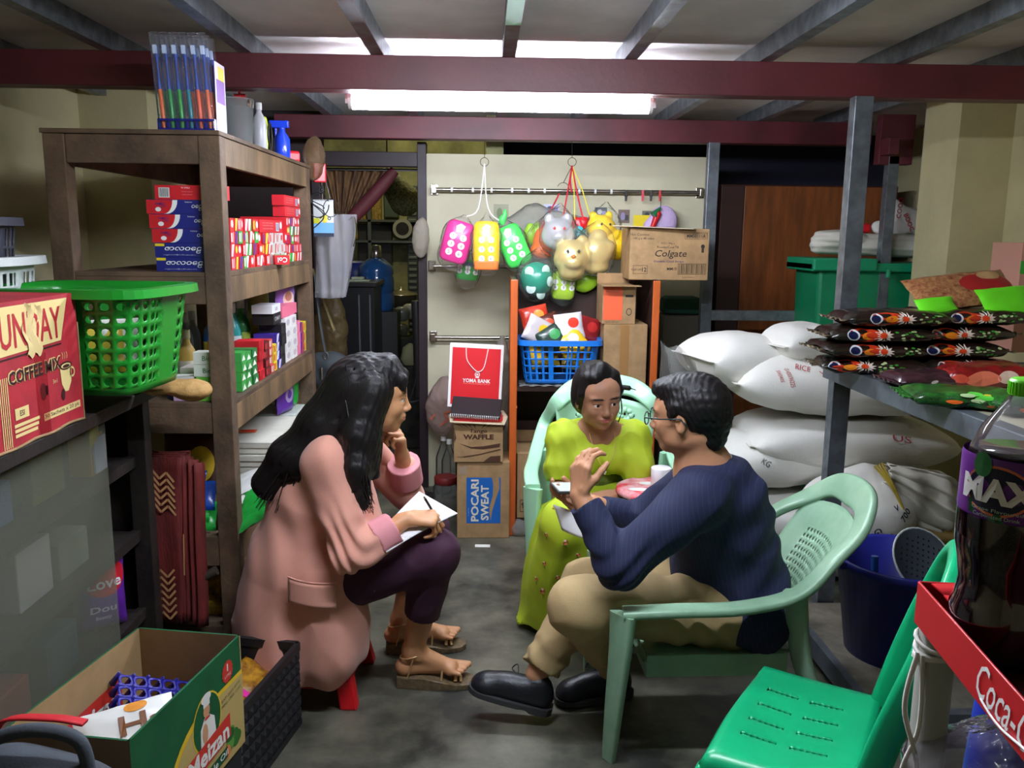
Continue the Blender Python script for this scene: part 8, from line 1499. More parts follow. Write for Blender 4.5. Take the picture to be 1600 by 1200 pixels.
S.plane((0, 0, 0.155), (0.12, 0, -1)); S.plane((-0.345, 2.6, 0.4), (1, -0.1, -0.12), 0.03, hi=(-0.1, 2.98, 0.50), lo=(-0.5, 2.3, 0.05)); S.ell((-0.34, 2.64, 0.87), (0.09, 0.055, 0.08), 0.01, mode='cut')
S.cone((-0.475, 2.505, 0.815), el+Vector((0, 0, 0.005)), 0.066, 0.059, 0.055).cone(el+Vector((0, 0, 0.0)), el.lerp(wr, 0.50), 0.058, 0.054, 0.025); c_ = el.lerp(wr, 0.62); S.plane(c_, wr-el, lo=(c_.x-0.03, c_.y-0.08, c_.z-0.07), hi=(c_.x+0.1, c_.y+0.06, c_.z+0.09))
S.cone((-0.45, 2.79, 0.82), el2, 0.064, 0.056, 0.03).cone(el2, el2.lerp(wr2, 0.62), 0.055, 0.052, 0.02)
def f1(x, y, z):
    d = fold(x, y*0.7, z, 15, 0.006, 1)+0.003*np.sin(x*60+z*14+2*np.sin(z*9)); arm = np.exp(-(((x-el.x)**2+(y-el.y)**2+(z-el.z-0.02)**2)/0.010)); d += arm*0.0085*np.sin((z*0.8+x*0.7)*110+4*np.sin(x*30)); hem = np.clip((0.62-z)/0.4, 0, 1); d += hem*0.010*np.sin(x*30+y*20+z*5); return d
S.disp(f1); bz = S.build('blazer', m_bl, w1)
S = SDF((-0.40, 2.36, 0.50), (-0.24, 2.58, 0.70), 0.004); a_, b_ = el.lerp(wr, 0.40), el.lerp(wr, 0.74); S.cone(a_, b_, 0.058, 0.0545, 0.0); S.plane(b_, wr-el); S.plane(a_, el-wr); S.disp(lambda x, y, z: fold(x, y, z, 40, 0.003, 4)); S.build('sleeve_cuff', m_bi, bz)
S = SDF((-0.36, 2.70, 0.58), (-0.18, 2.92, 0.80), 0.004); a_, b_ = el2.lerp(wr2, 0.35), el2.lerp(wr2, 0.80); S.cone(a_, b_, 0.056, 0.056, 0.0); S.plane(b_, wr2-el2); S.plane(a_, el2-wr2); S.build('sleeve_cuff', m_bi, bz)
# pocket flap and collar
pf = P(487, 918, Y=2.43); fr = frame((pf.x, 0, pf.z), (1, 0.02, -0.10), (0.0, 0, 1))
# hug the coat: find its front at the flap
def coat_y(x, z):
    d1 = math.hypot(0, 0); best = 9
    for (a, b__, ra, rb) in (((-0.58, 2.64, 0.42), (-0.60, 2.65, 0.18), 0.185, 0.215), ((-0.52, 2.55, 0.40), (-0.48, 2.56, 0.20), 0.125, 0.135)):
        t_ = min(1, max(0, (a[2]-z)/(a[2]-b__[2]))); r = ra+(rb-ra)*t_; cx_ = a[0]+(b__[0]-a[0])*t_; cy_ = a[1]+(b__[1]-a[1])*t_; q = r*r-(x-cx_)**2
        if q > 0: best = min(best, cy_-math.sqrt(q))
    return best
x0_, x1_, z0_, z1_ = P(450, 930, Y=2.43).x, P(525, 930, Y=2.43).x, P(487, 940, Y=2.43).z, P(487, 904, Y=2.43).z
def flap(u, v, l=0.014): x = x0_+(x1_-x0_)*u; z = z0_+(z1_-z0_)*v-0.022*u; return (x, coat_y(x, z)-l-0.003*(1-v), z)
MB().grid(flap, 14, 8, m_bl).build('pocket_flap', bz, solid=0.007)
MB().tube([flap(i/10, 1.06, 0.012) for i in range(11)], 0.003, m_bl, 6).build('pocket_seam', bz)
S = SDF((-0.50, 2.50, 0.62), (-0.30, 2.78, 0.93), 0.004); S.chain([(-0.475, 2.565, 0.865), (-0.405, 2.57, 0.80), (-0.375, 2.60, 0.68)], [0.022, 0.022, 0.014], 0.01).chain([(-0.475, 2.72, 0.87), (-0.40, 2.70, 0.80), (-0.375, 2.66, 0.68)], [0.022, 0.022, 0.014], 0.01).cone((-0.49, 2.58, 0.87), (-0.49, 2.70, 0.87), 0.02, 0.02, 0.01); S.build('collar', m_bl, bz)
# hair
S = SDF((-0.86, 2.38, 0.60), (-0.20, 2.86, 1.16), 0.0045); hp = lambda *p: np.array(HC+HR @ (Vector(p)*hs))
S.ell(hp(-0.022, 0, 0.045), (0.108, 0.092, 0.092), 0.0, HR).chain([hp(-0.06, 0, 0.02), (-0.49, 2.61, 0.90), (-0.60, 2.60, 0.80), (-0.675, 2.60, 0.715)], [0.095, 0.088, 0.07, 0.058], 0.04, sq=((0.5, 0, 0.8), 0.8)).chain([hp(-0.03, 0, 0.0), (-0.44, 2.60, 0.86), (-0.54, 2.56, 0.80)], [0.09, 0.085, 0.06], 0.04)
S.chain([hp(-0.005, -0.07, 0.03), (-0.385, 2.515, 0.90), (-0.385, 2.49, 0.80), (-0.365, 2.465, 0.695)], [0.045, 0.045, 0.040, 0.018], 0.03).chain([hp(-0.005, -0.06, 0.03), (-0.36, 2.53, 0.88), (-0.33, 2.52, 0.77)], [0.045, 0.040, 0.012], 0.03).chain([hp(0.0, 0.07, 0.03), (-0.37, 2.72, 0.90), (-0.36, 2.74, 0.76)], [0.045, 0.045, 0.02], 0.03)
S.chain([hp(0.03, -0.03, 0.10), hp(0.075, -0.045, 0.065), hp(0.088, -0.055, 0.035)], [0.035, 0.018, 0.006], 0.015).chain([hp(0.03, 0.03, 0.10), hp(0.078, 0.04, 0.068), hp(0.088, 0.052, 0.03)], [0.035, 0.018, 0.006], 0.015).cone(hp(0.045, 0, 0.108), hp(0.088, 0.0, 0.070), 0.022, 0.008, 0.02)
S.ell(hp(0.098, 0, -0.03), (0.080, 0.058, 0.085), 0.01, HR, 'cut')
S.disp(lambda x, y, z: 0.0014*np.sin((x*0.75-z*0.62+y*1.3)*230+2*np.sin(x*7))+0.001*np.sin((y*1.2-x*0.2+z*0.2)*330)); S.build('hair', m_hair, w1, smooth_it=1)
b = MB(); rg = random.Random(5)
for k in range(240):
    q = rg.random(); a = Vector(hp(rg.uniform(-0.10, -0.02), rg.uniform(-0.08, 0.05), rg.uniform(0.02, 0.10)))
    if k % 3 == 0: pts = [a, Vector((-0.40, 2.50+rg.uniform(-0.02, 0.03), 0.92)), Vector((-0.385+rg.uniform(-0.03, 0.035), 2.465+rg.uniform(-0.01, 0.03), 0.80)), Vector((-0.365+rg.uniform(-0.035, 0.035), 2.455+rg.uniform(-0.01, 0.03), 0.665+rg.uniform(0, 0.06)))]
    else:
        s_ = rg.uniform(0, 1); pts = [a, Vector((-0.50+0.02*s_, 2.545+rg.uniform(-0.02, 0.1), 0.92-0.03*s_)), Vector((-0.60+0.05*s_, 2.53+rg.uniform(-0.01, 0.1), 0.82-0.05*s_)), Vector((-0.695+0.14*s_+rg.uniform(-0.03, 0.02), 2.525+rg.uniform(0, 0.1), 0.66+rg.uniform(-0.02, 0.04)))]
    b.tube(spline(pts, 5), [0.003]*4+[0.0028]*8+[0.0022, 0.0018, 0.0012, 0.0008], m_hair2, 4, caps=False)
b.build('hair_strands', w1)
# sandals
m_gs = M('sandal_gold', (236, 196, 140), 0.25, 0.6); m_sole = M('sandal_sole', (120, 100, 70), 0.6, noise=(60, 0.3))
def sandal(lab, an, to):
    an, to = Vector(an), Vector(to); d = to-an; d.z = 0; L_ = d.length; d.normalize(); l = Vector((-d.y, d.x, 0)); t = thing('sandal', lab, 'sandal', (0, 0, 0), group=None); o = an-d*0.055; L2 = L_+0.075
    b = MB(); n = 16; vs = []
    for i in range(n+1):
        u = i/n; w_ = 0.030+0.014*math.sin(u*math.pi*0.9)+0.006*u; w_ *= math.sqrt(max(0.05, 1-max(0, (u-0.85)/0.16)**2)); zt_ = 0.040-0.022*max(0, min(1, (u-0.35)/0.4)); p = o+d*L2*u
        for (q, z) in ((-1, 0.0), (1, 0.0), (1, zt_), (-1, zt_)): vs.append((p.x+l.x*q*w_, p.y+l.y*q*w_, z if z == 0 else z))
    b.add(vs, [(i*4+k, i*4+(k+1) % 4, (i+1)*4+(k+1) % 4, (i+1)*4+k) for i in range(n) for k in range(4)]+[(0, 3, 2, 1), (n*4, n*4+1, n*4+2, n*4+3)], m_sole); b.build('wedge_sole', t, bevel=0.002)
    b = MB()
    def strap(u0, u1, h, r=0.0028, wd=0.008):
        p0 = o+d*L2*u0-l*0.032; p1 = o+d*L2*u1+l*0.032; pm = (p0+p1)/2; b.tube(spline([(p0.x, p0.y, 0.026), (p0.lerp(pm, 0.4).x, p0.lerp(pm, 0.4).y, h*0.85), (pm.x, pm.y, h), (p1.lerp(pm, 0.4).x, p1.lerp(pm, 0.4).y, h*0.85), (p1.x, p1.y, 0.026)], 6), r, m_gs, 6, flat=(wd, 0.003), up=(0, 0, 1))
    strap(0.74, 0.79, 0.056, wd=0.012); strap(0.81, 0.75, 0.052, wd=0.010); strap(0.56, 0.64, 0.080)
    b.tube([(an.x+0.041*math.cos(a)-d.x*0.004, an.y+0.041*math.sin(a), 0.108+0.012*math.cos(a+0.5)) for a in [i*math.pi/10 for i in range(20)]], 0.0028, m_gs, 6, closed=True).tube([tuple(o+d*0.035-l*0.034+Vector((0, 0, 0.035-o.z))), tuple(an-l*0.040+Vector((0, 0, 0.105-an.z)))], 0.0028, m_gs, 6)
    b.build('strap', t); return t
sandal('gold strapped wedge sandal on the nearer foot of the long haired person', an1, to1); sandal('gold strapped wedge sandal on the farther foot beside the wall side', an2, to2)
[o for o in COL.objects if o.name == 'sandal.001'][0]['label'] = 'gold strapped wedge sandal on the farther foot of the long haired person'
# paper pad and pen
p_a, p_b, p_c, p_d = P(655, 767, Y=2.66), P(715, 801, Y=2.58), P(604, 862, Y=2.42), P(592, 835, Y=2.50)
t = thing('paper_sheets', 'white sheets of paper on the purple trousers under the writing hand', 'paper')
def pap(u, v): a = p_d.lerp(p_a, u); c_ = p_c.lerp(p_b, u); q = a.lerp(c_, v); return (q.x, q.y, q.z+0.006*math.sin(u*math.pi)-0.004)
MB().grid(pap, 10, 8, M('paper_sheet', (232, 232, 234), 0.7)).build('sheet', t, solid=0.003)
t = thing('pen', 'dark ballpoint pen held over the white paper', 'pen'); a, c_ = P(664, 779, Y=2.53), P(684, 812, Y=2.585); MB().cyl(a, a.lerp(c_, 0.8), 0.0042, 0.0042, BLK, 10).cyl(a.lerp(c_, 0.8), c_, 0.004, 0.001, ink((150, 120, 100)), 10).build('barrel', t); MB().cyl(a, a+(a-c_).normalized()*0.008, 0.003, 0.003, m_chrome, 8).build('clicker', t)
# ---------------------------------------------------------------- woman in lime green
w2 = thing('person', 'person in a lime green dress with hair tied back seated facing the room', 'person'); tone2 = (170, 122, 94)
HC = Vector((0.415, 3.06, 0.915)); HR = basis((0.10, -0.90, -0.28), (0.10, 0, 1)); HR = basis((0.20, -0.93, -0.20), (-0.02, -0.25, 1)); hs = 1.02
S = SDF((0.12, 2.72, 0.0), (0.76, 3.42, 1.08), 0.0036); head(S, HC, HR, hs); nb = Vector((0.435, 3.14, 0.775))
S.cone(HC+HR @ Vector((-0.02, 0, -0.05)), nb, 0.047, 0.052, 0.03).cone(nb+Vector((-0.10, 0.01, -0.025)), nb+Vector((0.10, 0.01, -0.025)), 0.045, 0.045, 0.05).chain([nb+Vector((0, 0.02, -0.03)), (0.44, 3.22, 0.56), (0.44, 3.28, 0.44)], [0.075, 0.085, 0.10], 0.04)
eR, eL = Vector((0.285, 3.10, 0.555)), Vector((0.585, 3.08, 0.555)); hR_, hL = Vector((0.385, 2.93, 0.555)), Vector((0.47, 2.95, 0.565))
S.chain([nb+Vector((-0.135, 0.02, -0.035)), eR, hR_], [0.042, 0.034, 0.024], 0.02).chain([nb+Vector((0.135, 0.02, -0.035)), eL, hL], [0.042, 0.034, 0.024], 0.02)
hand(S, hR_, (0.6, -0.75, -0.1), (0.3, 0.1, -1), False, [0.6, 0.65, 0.7, 0.7], 0.92, thumb=(0.5, 0.8, 0.1)); hand(S, hL+Vector((0, 0, 0.01)), (-0.85, -0.45, -0.05), (0.0, 0.1, -1), True, [0.5, 0.5, 0.55, 0.6], 0.92, thumb=(0.4, 0.8, 0.1))
S.build('body', skin_mat('skin_w2', tone2), w2, color=head_col(HC, HR, hs, tone2, (160, 84, 78)), smooth_it=2); eyes_of(w2, HC, HR, hs, (1, 0.12, 0.02))
m_lg = M('cloth_lime', (174, 194, 34), 0.75, bump=(240, 0.2, 0.002), noise=(5, 0.06)); m_ol = M('cloth_olive_band', (98, 112, 30), 0.8, noise=(60, 0.3))
S = SDF((0.20, 2.95, 0.42), (0.70, 3.42, 0.86), 0.0048)
S.cone((0.44, 3.19, 0.70), (0.44, 3.26, 0.50), 0.118, 0.105, 0.04, sq=((0, 1, 0), 0.85)).cone(nb+Vector((-0.125, 0.015, -0.035)), nb+Vector((0.125, 0.015, -0.035)), 0.060, 0.060, 0.05).ell((0.385, 3.10, 0.66), (0.055, 0.05, 0.055), 0.04).ell((0.495, 3.10, 0.66), (0.055, 0.05, 0.055), 0.04)
for sh_, e_ in ((nb+Vector((-0.14, 0.02, -0.035)), eR), (nb+Vector((0.14, 0.02, -0.035)), eL)): m_ = sh_.lerp(e_, 0.86); S.cone(sh_, sh_.lerp(e_, 0.6), 0.060, 0.064, 0.03).cone(sh_.lerp(e_, 0.6), m_, 0.064, 0.050, 0.01); S.plane(m_, e_-sh_, lo=(m_.x-0.08, m_.y-0.08, m_.z-0.08), hi=(m_.x+0.08, m_.y+0.08, m_.z+0.03))
S.ell(nb+Vector((-0.005, -0.045, 0.035)), (0.082, 0.085, 0.062), 0.006, mode='cut'); S.disp(lambda x, y, z: fold(x, y, z, 34, 0.0055, 2)+0.0022*np.sin(x*110+z*40+3*np.sin(y*30))); S.build('blouse', m_lg, w2)
S = SDF((0.28, 3.05, 0.47), (0.60, 3.42, 0.62), 0.005); S.cone((0.44, 3.215, 0.575), (0.44, 3.24, 0.53), 0.112, 0.115, 0.0, sq=((0, 1, 0), 0.87)); S.plane((0, 0, 0.585), (0, -0.3, 1)); S.plane((0, 0, 0.49), (0, 0, -1)); S.disp(lambda x, y, z: 0.002*np.sin(z*260)); S.build('waistband', m_ol, w2)
S = SDF((0.10, 2.70, 0.0), (0.70, 3.45, 0.60), 0.0055)
for x1, x2 in ((0.40, 0.30), (0.50, 0.50)): S.cone((x1, 3.24, 0.46), (x2, 2.93, 0.475), 0.115, 0.082, 0.05).cone((x2, 2.93, 0.455), (x2-0.05 if x2 < 0.4 else x2-0.02, 3.09, 0.02), 0.095, 0.115, 0.06)
S.cone((0.25, 3.12, 0.42), (0.22, 3.15, 0.02), 0.06, 0.085, 0.06).cone((0.40, 2.95, 0.46), (0.38, 3.08, 0.02), 0.085, 0.10, 0.05); S.plane((0, 0, 0.022), (0, 0, -1)); S.disp(lambda x, y, z: np.clip((0.56-z)/0.3, 0, 1)*0.010*np.sin(x*52+2.5*np.sin(z*6)+y*14)+fold(x, y, z, 18, 0.003, 5)); so_ = S.build('skirt', m_lg, w2)
W_s, Q_s = np.empty(len(so_.data.vertices)*3), None; so_.data.vertices.foreach_get('co', W_s); W_s = W_s.reshape(-1, 3); nrm = np.empty(len(W_s)*3); so_.data.vertices.foreach_get('normal', nrm); nrm = nrm.reshape(-1, 3)
b = MB(); rg = random.Random(9)
for (px, py) in ((865, 790), (900, 800), (940, 800), (850, 835), (885, 850), (848, 880), (872, 905), (845, 925), (905, 870), (860, 945), (895, 935), (912, 905), (835, 905)):
    r_ = P(px, py, Y=3.0)-Vector(CAM); r_.normalize(); rn = np.array(r_); v = W_s-CAM; tt_ = v @ rn; dist = np.linalg.norm(v-tt_[:, None]*rn, axis=1); fr_ = (nrm @ rn) < -0.15; ok = np.nonzero((dist < 0.01) & fr_)[0]
    if len(ok) == 0: continue
    i = ok[np.argmin(tt_[ok])]; o_, n_ = Vector(W_s[i]), Vector(nrm[i]); F = frame(tuple(o_+n_*0.002), n_.cross(UP)*-1, UP); s_ = rg.uniform(0.7, 1.2)
    for k in range(4): a = k*math.pi/2+rg.random(); b.disc(0.006*s_*math.cos(a), 0.006*s_*math.sin(a), 0.0055*s_, 0.004*s_, F, ink(((190, 60, 50), (226, 200, 180), (170, 50, 50), (220, 120, 90))[k]), 8, 0.001+0.0003*k)
    b.line([(0, -0.006), (0.003, -0.024*s_)], 0.002, F, ink((90, 70, 30)))
b.build('flower_print', so_)
S = SDF((0.28, 2.92, 0.80), (0.56, 3.24, 1.06), 0.0042); hp = lambda *p: np.array(HC+HR @ (Vector(p)*hs))
S.ell(hp(-0.022, 0, 0.038), (0.102, 0.086, 0.090), 0.0, HR).ell(hp(-0.035, 0, -0.015), (0.075, 0.090, 0.080), 0.03, HR).ell(hp(-0.085, 0, -0.02), (0.05, 0.055, 0.05), 0.03, HR).chain([hp(0.02, -0.05, 0.085), hp(0.030, -0.070, 0.03), hp(0.005, -0.074, -0.03)], [0.022, 0.010, 0.005], 0.02).chain([hp(0.02, 0.05, 0.085), hp(0.030, 0.070, 0.03), hp(0.005, 0.074, -0.03)], [0.022, 0.010, 0.005], 0.02).chain([hp(0.02, 0.0, 0.112), hp(0.05, -0.03, 0.095)], [0.03, 0.018], 0.02)
S.ell(hp(0.085, 0, -0.012), (0.075, 0.066, 0.084), 0.012, HR, 'cut'); S.disp(lambda x, y, z: 0.0006*np.sin((x*1.2)*260+3*np.sin(y*20))); S.build('hair', m_hair, w2, smooth_it=1)
b = MB().tube(spline([hp(0.03, 0.076, 0.0), hp(0.035, 0.080, -0.05), hp(0.02, 0.075, -0.10)], 5), [0.003]*6+[0.002]*5, m_hair2, 4).tube(spline([hp(-0.02, 0.09, 0.02), hp(-0.01, 0.125, 0.015), hp(0.0, 0.145, 0.01)], 5), [0.010]*6+[0.002]*5, m_hair2, 6); b.build('hair_strands', w2)
b = MB().tube(spline([nb+Vector((-0.045, -0.05, 0.0)), nb+Vector((-0.03, -0.115, -0.06)), nb+Vector((0.005, -0.135, -0.115)), nb+Vector((0.04, -0.115, -0.06)), nb+Vector((0.05, -0.05, 0.0))], 8), 0.0012, ink((214, 180, 110), 0.3), 5).lathe([(0.001, -0.016), (0.006, -0.006), (0.004, 0.004), (0.001, 0.010)], ink((226, 214, 190), 0.2), 10, X=Matrix.Translation(nb+Vector((0.005, -0.138, -0.125)))); b.build('necklace', w2)
# ---------------------------------------------------------------- man in navy
mn = thing('person', 'short haired person in a navy striped shirt and khaki trousers seen from behind', 'person'); tone3 = (186, 134, 100)
HC = Vector((0.585, 2.385, 0.985)); HR = basis((-0.90, 0.42, -0.08)); hs = 1.0
S = SDF((-0.02, 2.10, 0.0), (0.93, 2.84, 1.12), 0.0038); head(S, HC, HR, hs, True); nb = Vector((0.645, 2.40, 0.815))
S.cone(HC+HR @ Vector((-0.03, 0, -0.05)), nb, 0.058, 0.062, 0.03).chain([nb, (0.70, 2.42, 0.62), (0.75, 2.45, 0.42)], [0.09, 0.11, 0.11], 0.04)
shL, eL, wL = Vector((0.585, 2.255, 0.775)), Vector((0.375, 2.215, 0.605)), Vector((0.268, 2.305, 0.775)); shR, eR, wR = Vector((0.70, 2.575, 0.765)), Vector((0.50, 2.66, 0.57)), Vector((0.345, 2.605, 0.655))
S.chain([shL, eL, wL], [0.05, 0.042, 0.027], 0.02).chain([shR, eR, wR], [0.05, 0.04, 0.027], 0.02)
hand(S, wL, (0.02, 0.10, 1), (0.75, 0.55, 0.1), True, [(0.55, 0.75, 0.5), (0.6, 0.8, 0.6), (0.5, 0.8, 0.6), (0.5, 0.7, 0.5)], 0.98, thumb=(0.45, 0.75, 0.6), tc=0.5)
hand(S, wR, (-0.97, -0.12, 0.12), (0.05, -0.3, 0.9), False, [0.45, 0.5, 0.55, 0.6], 1.0, thumb=(0.35, 0.75, 0.5), tc=0.6)
aL, aR = Vector((0.44, 2.56, 0.115)), Vector((0.165, 2.455, 0.145)); kL, kR = Vector((0.255, 2.30, 0.435)), Vector((0.33, 2.565, 0.40)); S.chain([(0.72, 2.36, 0.39), kL, aL], [0.08, 0.055, 0.035], 0.02).chain([(0.74, 2.54, 0.39), kR, aR], [0.08, 0.055, 0.035], 0.02)
S.build('body', skin_mat('skin_m', tone3), mn, color=head_col(HC, HR, hs, tone3, (150, 90, 78)), smooth_it=2); eyes_of(mn, HC, HR, hs)
# shirt with fine pale stripes
m_nv = M('cloth_navy', (22, 30, 62), 0.8, bump=(260, 0.25, 0.002)); nt = m_nv.node_tree; N = nt.nodes; L = nt.links
tc = N.new('ShaderNodeTexCoord'); wv_ = N.new('ShaderNodeTexWave'); wv_.bands_direction = 'X'; wv_.inputs['Scale'].default_value = 24; wv_.inputs['Distortion'].default_value = 1.2; wv_.inputs['Detail'].default_value = 1; mp = N.new('ShaderNodeMapping'); mp.inputs['Rotation'].default_value = (0, 0.25, 0.5); rp_ = N.new('ShaderNodeValToRGB'); rp_.color_ramp.elements[0].position = 0.955; rp_.color_ramp.elements[0].color = (*lin((22, 30, 62)), 1); rp_.color_ramp.elements[1].position = 0.99; rp_.color_ramp.elements[1].color = (*lin((38, 47, 82)), 1)
L.new(tc.outputs['Object'], mp.inputs[0]); L.new(mp.outputs[0], wv_.inputs[0]); L.new(wv_.outputs['Fac'], rp_.inputs[0]); L.new(rp_.outputs[0], N['Principled BSDF'].inputs['Base Color'])
S = SDF((0.20, 2.12, 0.28), (0.98, 2.82, 0.92), 0.0052)
S.cone((0.70, 2.41, 0.70), (0.745, 2.44, 0.48), 0.150, 0.160, 0.05).cone((0.74, 2.44, 0.50), (0.775, 2.46, 0.37), 0.160, 0.160, 0.04, sq=((0, 1, 0), 0.95)).cone(shL+Vector((0.03, 0.03, 0.0)), shR+Vector((0, -0.02, 0)), 0.085, 0.080, 0.06).cone((0.69, 2.41, 0.76), nb+Vector((0.01, 0, 0.0)), 0.105, 0.076, 0.05)
S.cone((0.79, 2.36, 0.40), (0.79, 2.55, 0.40), 0.135, 0.135, 0.05).plane((0.80, 2.45, 0.295), (-0.55, 0, -1)); m_ = eL.lerp(wL, 0.84); S.cone(shL, eL, 0.080, 0.066, 0.04).cone(eL, m_, 0.064, 0.044, 0.02); S.plane(m_, wL-eL, lo=(m_.x-0.06, m_.y-0.07, m_.z-0.01), hi=(m_.x+0.06, m_.y+0.07, m_.z+0.08))
m_ = eR.lerp(wR, 0.84); S.cone(shR, eR, 0.076, 0.062, 0.04).cone(eR, m_, 0.060, 0.044, 0.02); S.plane(m_, wR-eR, lo=(m_.x-0.08, m_.y-0.06, m_.z-0.06), hi=(m_.x+0.02, m_.y+0.06, m_.z+0.08))
def f3(x, y, z):
    d = fold(x, y, z, 19, 0.0065, 6); a = np.exp(-(((x-eL.x)**2+(y-eL.y)**2+(z-eL.z)**2)/0.012)); d += a*0.006*np.sin((x-z)*95+3*np.sin(y*20)); bk = np.clip((x-0.62)/0.15, 0, 1); d += bk*0.005*np.sin((z*1.1-x*0.5+y*0.3)*46+3*np.sin(x*11)); return d
S.disp(f3); sr_ = S.build('shirt', m_nv, mn)
ca_ = [i*math.pi/14 for i in range(28)]; MB().tube([nb+Vector((-0.008+0.073*math.cos(a), 0.071*math.sin(a), 0.046-0.025*(1-math.cos(a)))) for a in ca_], 0.01, m_nv, 8, closed=True, flat=(0.044, 0.006), up=[(math.cos(a), math.sin(a), 0.45) for a in ca_]).build('collar', sr_)
MB().tube([nb+Vector((-0.006+0.078*math.cos(a), 0.074*math.sin(a), 0.054-0.02*(1-math.cos(a)))) for a in [i*math.pi/14 for i in range(-7, 8)]], 0.004, ink((190, 196, 200), 0.5), 8, flat=(0.012, 0.003), up=(0, 0, 1)).build('lanyard', mn)
# khaki trousers
m_kh = M('cloth_khaki', (178, 152, 106), 0.85, bump=(220, 0.25, 0.002), noise=(4, 0.08)); S = SDF((0.06, 2.14, 0.06), (0.98, 2.74, 0.58), 0.0054)
S.cone((0.75, 2.38, 0.39), (0.75, 2.54, 0.39), 0.118, 0.118, 0.03).cone((0.72, 2.355, 0.405), kL+Vector((0.02, 0, 0.01)), 0.110, 0.084, 0.03).cone(kL+Vector((0.02, 0, 0)), kL.lerp(aL, 0.82), 0.082, 0.062, 0.04).cone((0.74, 2.54, 0.40), kR, 0.10, 0.076, 0.03).cone(kR, kR.lerp(aR, 0.86), 0.074, 0.064, 0.04)
for k_, a_, f_ in ((kL, aL, 0.86), (kR, aR, 0.92)): m_ = k_.lerp(a_, f_); S.plane(m_, a_-k_, lo=(m_.x-0.10, m_.y-0.09, m_.z-0.12), hi=(m_.x+0.10, m_.y+0.09, m_.z+0.04))
def f4(x, y, z): d = fold(x, y, z, 22, 0.006, 7); a = np.clip((0.30-z)/0.15, 0, 1); d += a*0.006*np.sin(z*110+x*50+3*np.sin(y*30)); h_ = np.exp(-((x-0.60)**2/0.02)); d += h_*0.005*np.sin(x*80+z*30); return d
S.disp(f4); S.build('trousers', m_kh, mn)
# hair, glasses
S = SDF((0.44, 2.24, 0.86), (0.74, 2.54, 1.13), 0.004); hp = lambda *p: np.array(HC+HR @ (Vector(p)*hs))
S.ell(hp(-0.022, 0, 0.036), (0.106, 0.088, 0.096), 0.0, HR).ell(hp(0.035, 0, 0.092), (0.060, 0.062, 0.028), 0.03, HR).ell(hp(0.07, 0, 0.082), (0.028, 0.045, 0.020), 0.02, HR).cone(hp(-0.07, 0, -0.01), hp(-0.062, 0, -0.055), 0.055, 0.048, 0.02).chain([hp(0.02, -0.07, 0.04), hp(0.025, -0.078, 0.0)], [0.016, 0.006], 0.015).chain([hp(0.02, 0.07, 0.04), hp(0.025, 0.078, 0.0)], [0.016, 0.006], 0.015)
S.ell(hp(0.10, 0, -0.015), (0.070, 0.075, 0.085), 0.01, HR, 'cut').ell(hp(0.012, -0.085, -0.02), (0.034, 0.03, 0.040), 0.006, HR, 'cut').ell(hp(0.012, 0.085, -0.02), (0.034, 0.03, 0.040), 0.006, HR, 'cut'); S.disp(lambda x, y, z: 0.0016*wob(x, y, z, 190, 3)+0.001*np.sin((x-y)*300+z*200)); S.build('hair', m_hair, mn)
b = MB()
for q in (-1, 1):
    b.tube([hp(0.112, q*0.033+0.024*math.cos(a), 0.002+0.018*math.sin(a)) for a in [i*math.pi/10 for i in range(20)]], 0.0019, M('glasses_frame', (20, 44, 44), 0.25), 6, closed=True).tube([hp(0.112, q*0.057, 0.008), hp(0.06, q*0.080, 0.008), hp(0.0, q*0.086, 0.010), hp(-0.015, q*0.086, -0.01)], 0.0022, M('glasses_frame'), 6)
b.tube([hp(0.112, -0.009, 0.006), hp(0.115, 0, 0.009), hp(0.112, 0.009, 0.006)], 0.0018, M('glasses_frame'), 6); b.build('glasses', mn)
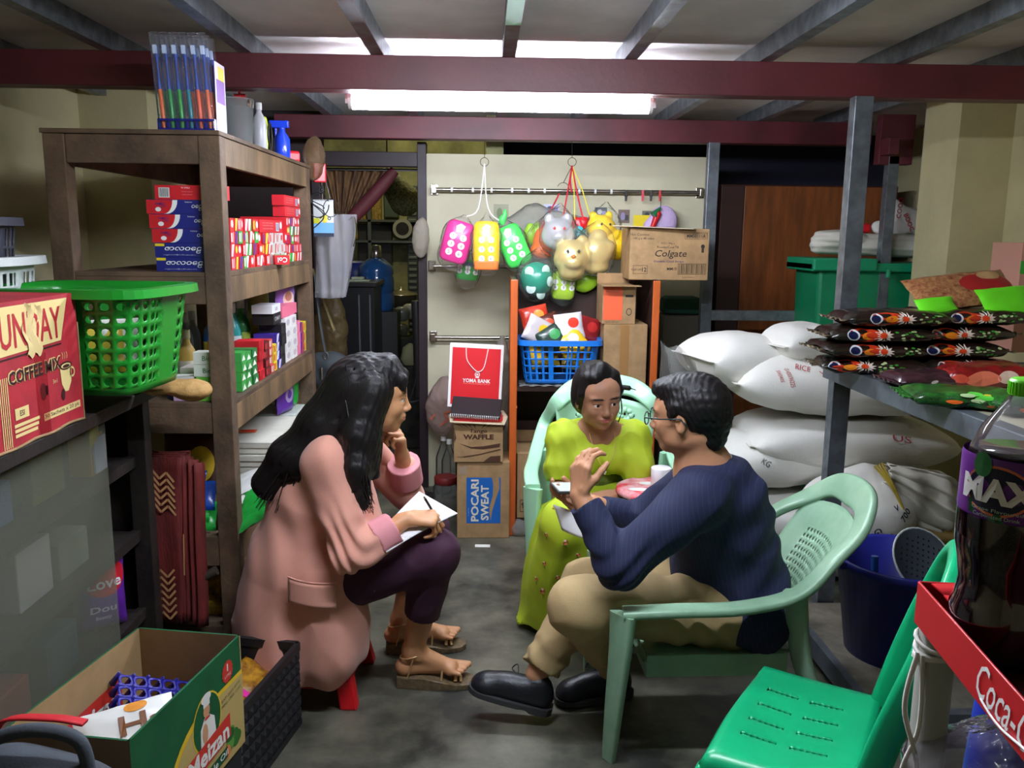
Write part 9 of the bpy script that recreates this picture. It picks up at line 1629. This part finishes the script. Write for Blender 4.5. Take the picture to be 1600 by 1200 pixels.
# shoes
m_sh = M('shoe_black', (22, 23, 30), 0.42, bump=(90, 0.15)); m_ss = M('shoe_sole', (52, 52, 54), 0.7)
def shoe(lab, heel, toe, up=(0, 0, 1)):
    heel, toe = Vector(heel), Vector(toe); R = basis(toe-heel, up); L_ = (toe-heel).length; t = thing('shoe', lab, 'shoe'); g = lambda x, y, z: np.array(heel+R @ Vector((x, y, z)))
    lo = np.minimum(g(-0.06, -0.07, -0.05), g(L_+0.04, 0.07, 0.13)); hi = np.maximum(g(-0.06, -0.07, -0.05), g(L_+0.04, 0.07, 0.13)); S = SDF(lo-0.05, hi+0.05, 0.004)
    S.cone(g(0.015, 0, 0.045), g(L_-0.055, 0, 0.038), 0.038, 0.042, 0.02, sq=(R @ Vector((0, 0, 1)), 0.95)).ell(g(0.03, 0, 0.07), (0.045, 0.036, 0.045), 0.02, R).ell(g(L_*0.42, 0, 0.062), (0.07, 0.034, 0.032), 0.03, R).ell(g(L_-0.045, 0, 0.034), (0.045, 0.044, 0.026), 0.02, R); S.plane(g(0, 0, 0.014), R @ Vector((0, 0, -1))); su = S.build('shoe_upper', m_sh, t)
    b = MB(); n = 20; vs = []
    for i in range(n+1):
        u = i/n; w_ = 0.036+0.012*math.sin(max(0, u-0.1)*math.pi/1.1*1.0)+0.003; w_ *= math.sqrt(max(0.06, 1-max(0, (u-0.82)/0.19)**2-max(0, (0.10-u)/0.11)**2)); x = -0.028+(L_+0.028+0.004)*u; zb_ = 0.0 if u < 0.30 else (0.008 if u < 0.36 else 0.006)
        for (q, z) in ((-1, zb_), (1, zb_), (1, 0.024), (-1, 0.024)): vs.append(tuple(g(x, q*w_, z)))
    b.add(vs, [(i*4+k, i*4+(k+1) % 4, (i+1)*4+(k+1) % 4, (i+1)*4+k) for i in range(n) for k in range(4)]+[(0, 3, 2, 1), (n*4, n*4+1, n*4+2, n*4+3)], m_ss); b.build('shoe_sole', t, bevel=0.002)
    b = MB()
    for k in range(3): x = L_*0.45+0.016*k; b.tube(spline([g(x, -0.022, 0.076-0.004*k), g(x, 0, 0.090-0.006*k), g(x, 0.022, 0.076-0.004*k)], 4), 0.002, BLK, 5)
    b.tube(spline([g(L_*0.42, 0, 0.094), g(L_*0.46, -0.03, 0.112), g(L_*0.52, -0.038, 0.09), g(L_*0.44, -0.008, 0.092)], 5), 0.002, BLK, 5); b.build('laces', su); return t
shoe('black laced shoe with raised toe of the outstretched khaki leg', (0.185, 2.435, 0.035), (-0.045, 2.475, 0.085), (0.25, 0.0, 1)); shoe('black shoe tucked under the pale green armchair', (0.465, 2.585, 0.003), (0.235, 2.53, 0.003))
# phone and papers
t = thing('mobile_phone', 'grey mobile phone held in the hand over the papers', 'phone'); q = P(884, 763, Y=2.555); X = Matrix.Translation(q) @ Euler((0.16, 0.10, 0.35)).to_matrix().to_4x4(); MB().box(-0.04, 0.065, -0.036, 0.036, -0.005, 0.005, M('phone_grey', (60, 62, 60), 0.3), X).build('phone_case', t, bevel=0.004); MB().box(-0.036, 0.060, -0.032, 0.032, 0.0052, 0.0058, M('phone_screen', (190, 196, 190), 0.2), X).build('screen', t)
t = thing('paper_sheets', 'folded white papers hanging below the mobile phone', 'paper'); a, c_, d_, e_ = P(865, 788, Y=2.60), P(905, 800, Y=2.56), P(914, 842, Y=2.54), P(878, 828, Y=2.58); MB().grid(lambda u, v: tuple((a.lerp(c_, u)).lerp(e_.lerp(d_, u), v)+Vector((0, -0.008*math.sin(u*math.pi), 0))), 8, 8, M('paper_sheet')).build('sheet', t, solid=0.0015)
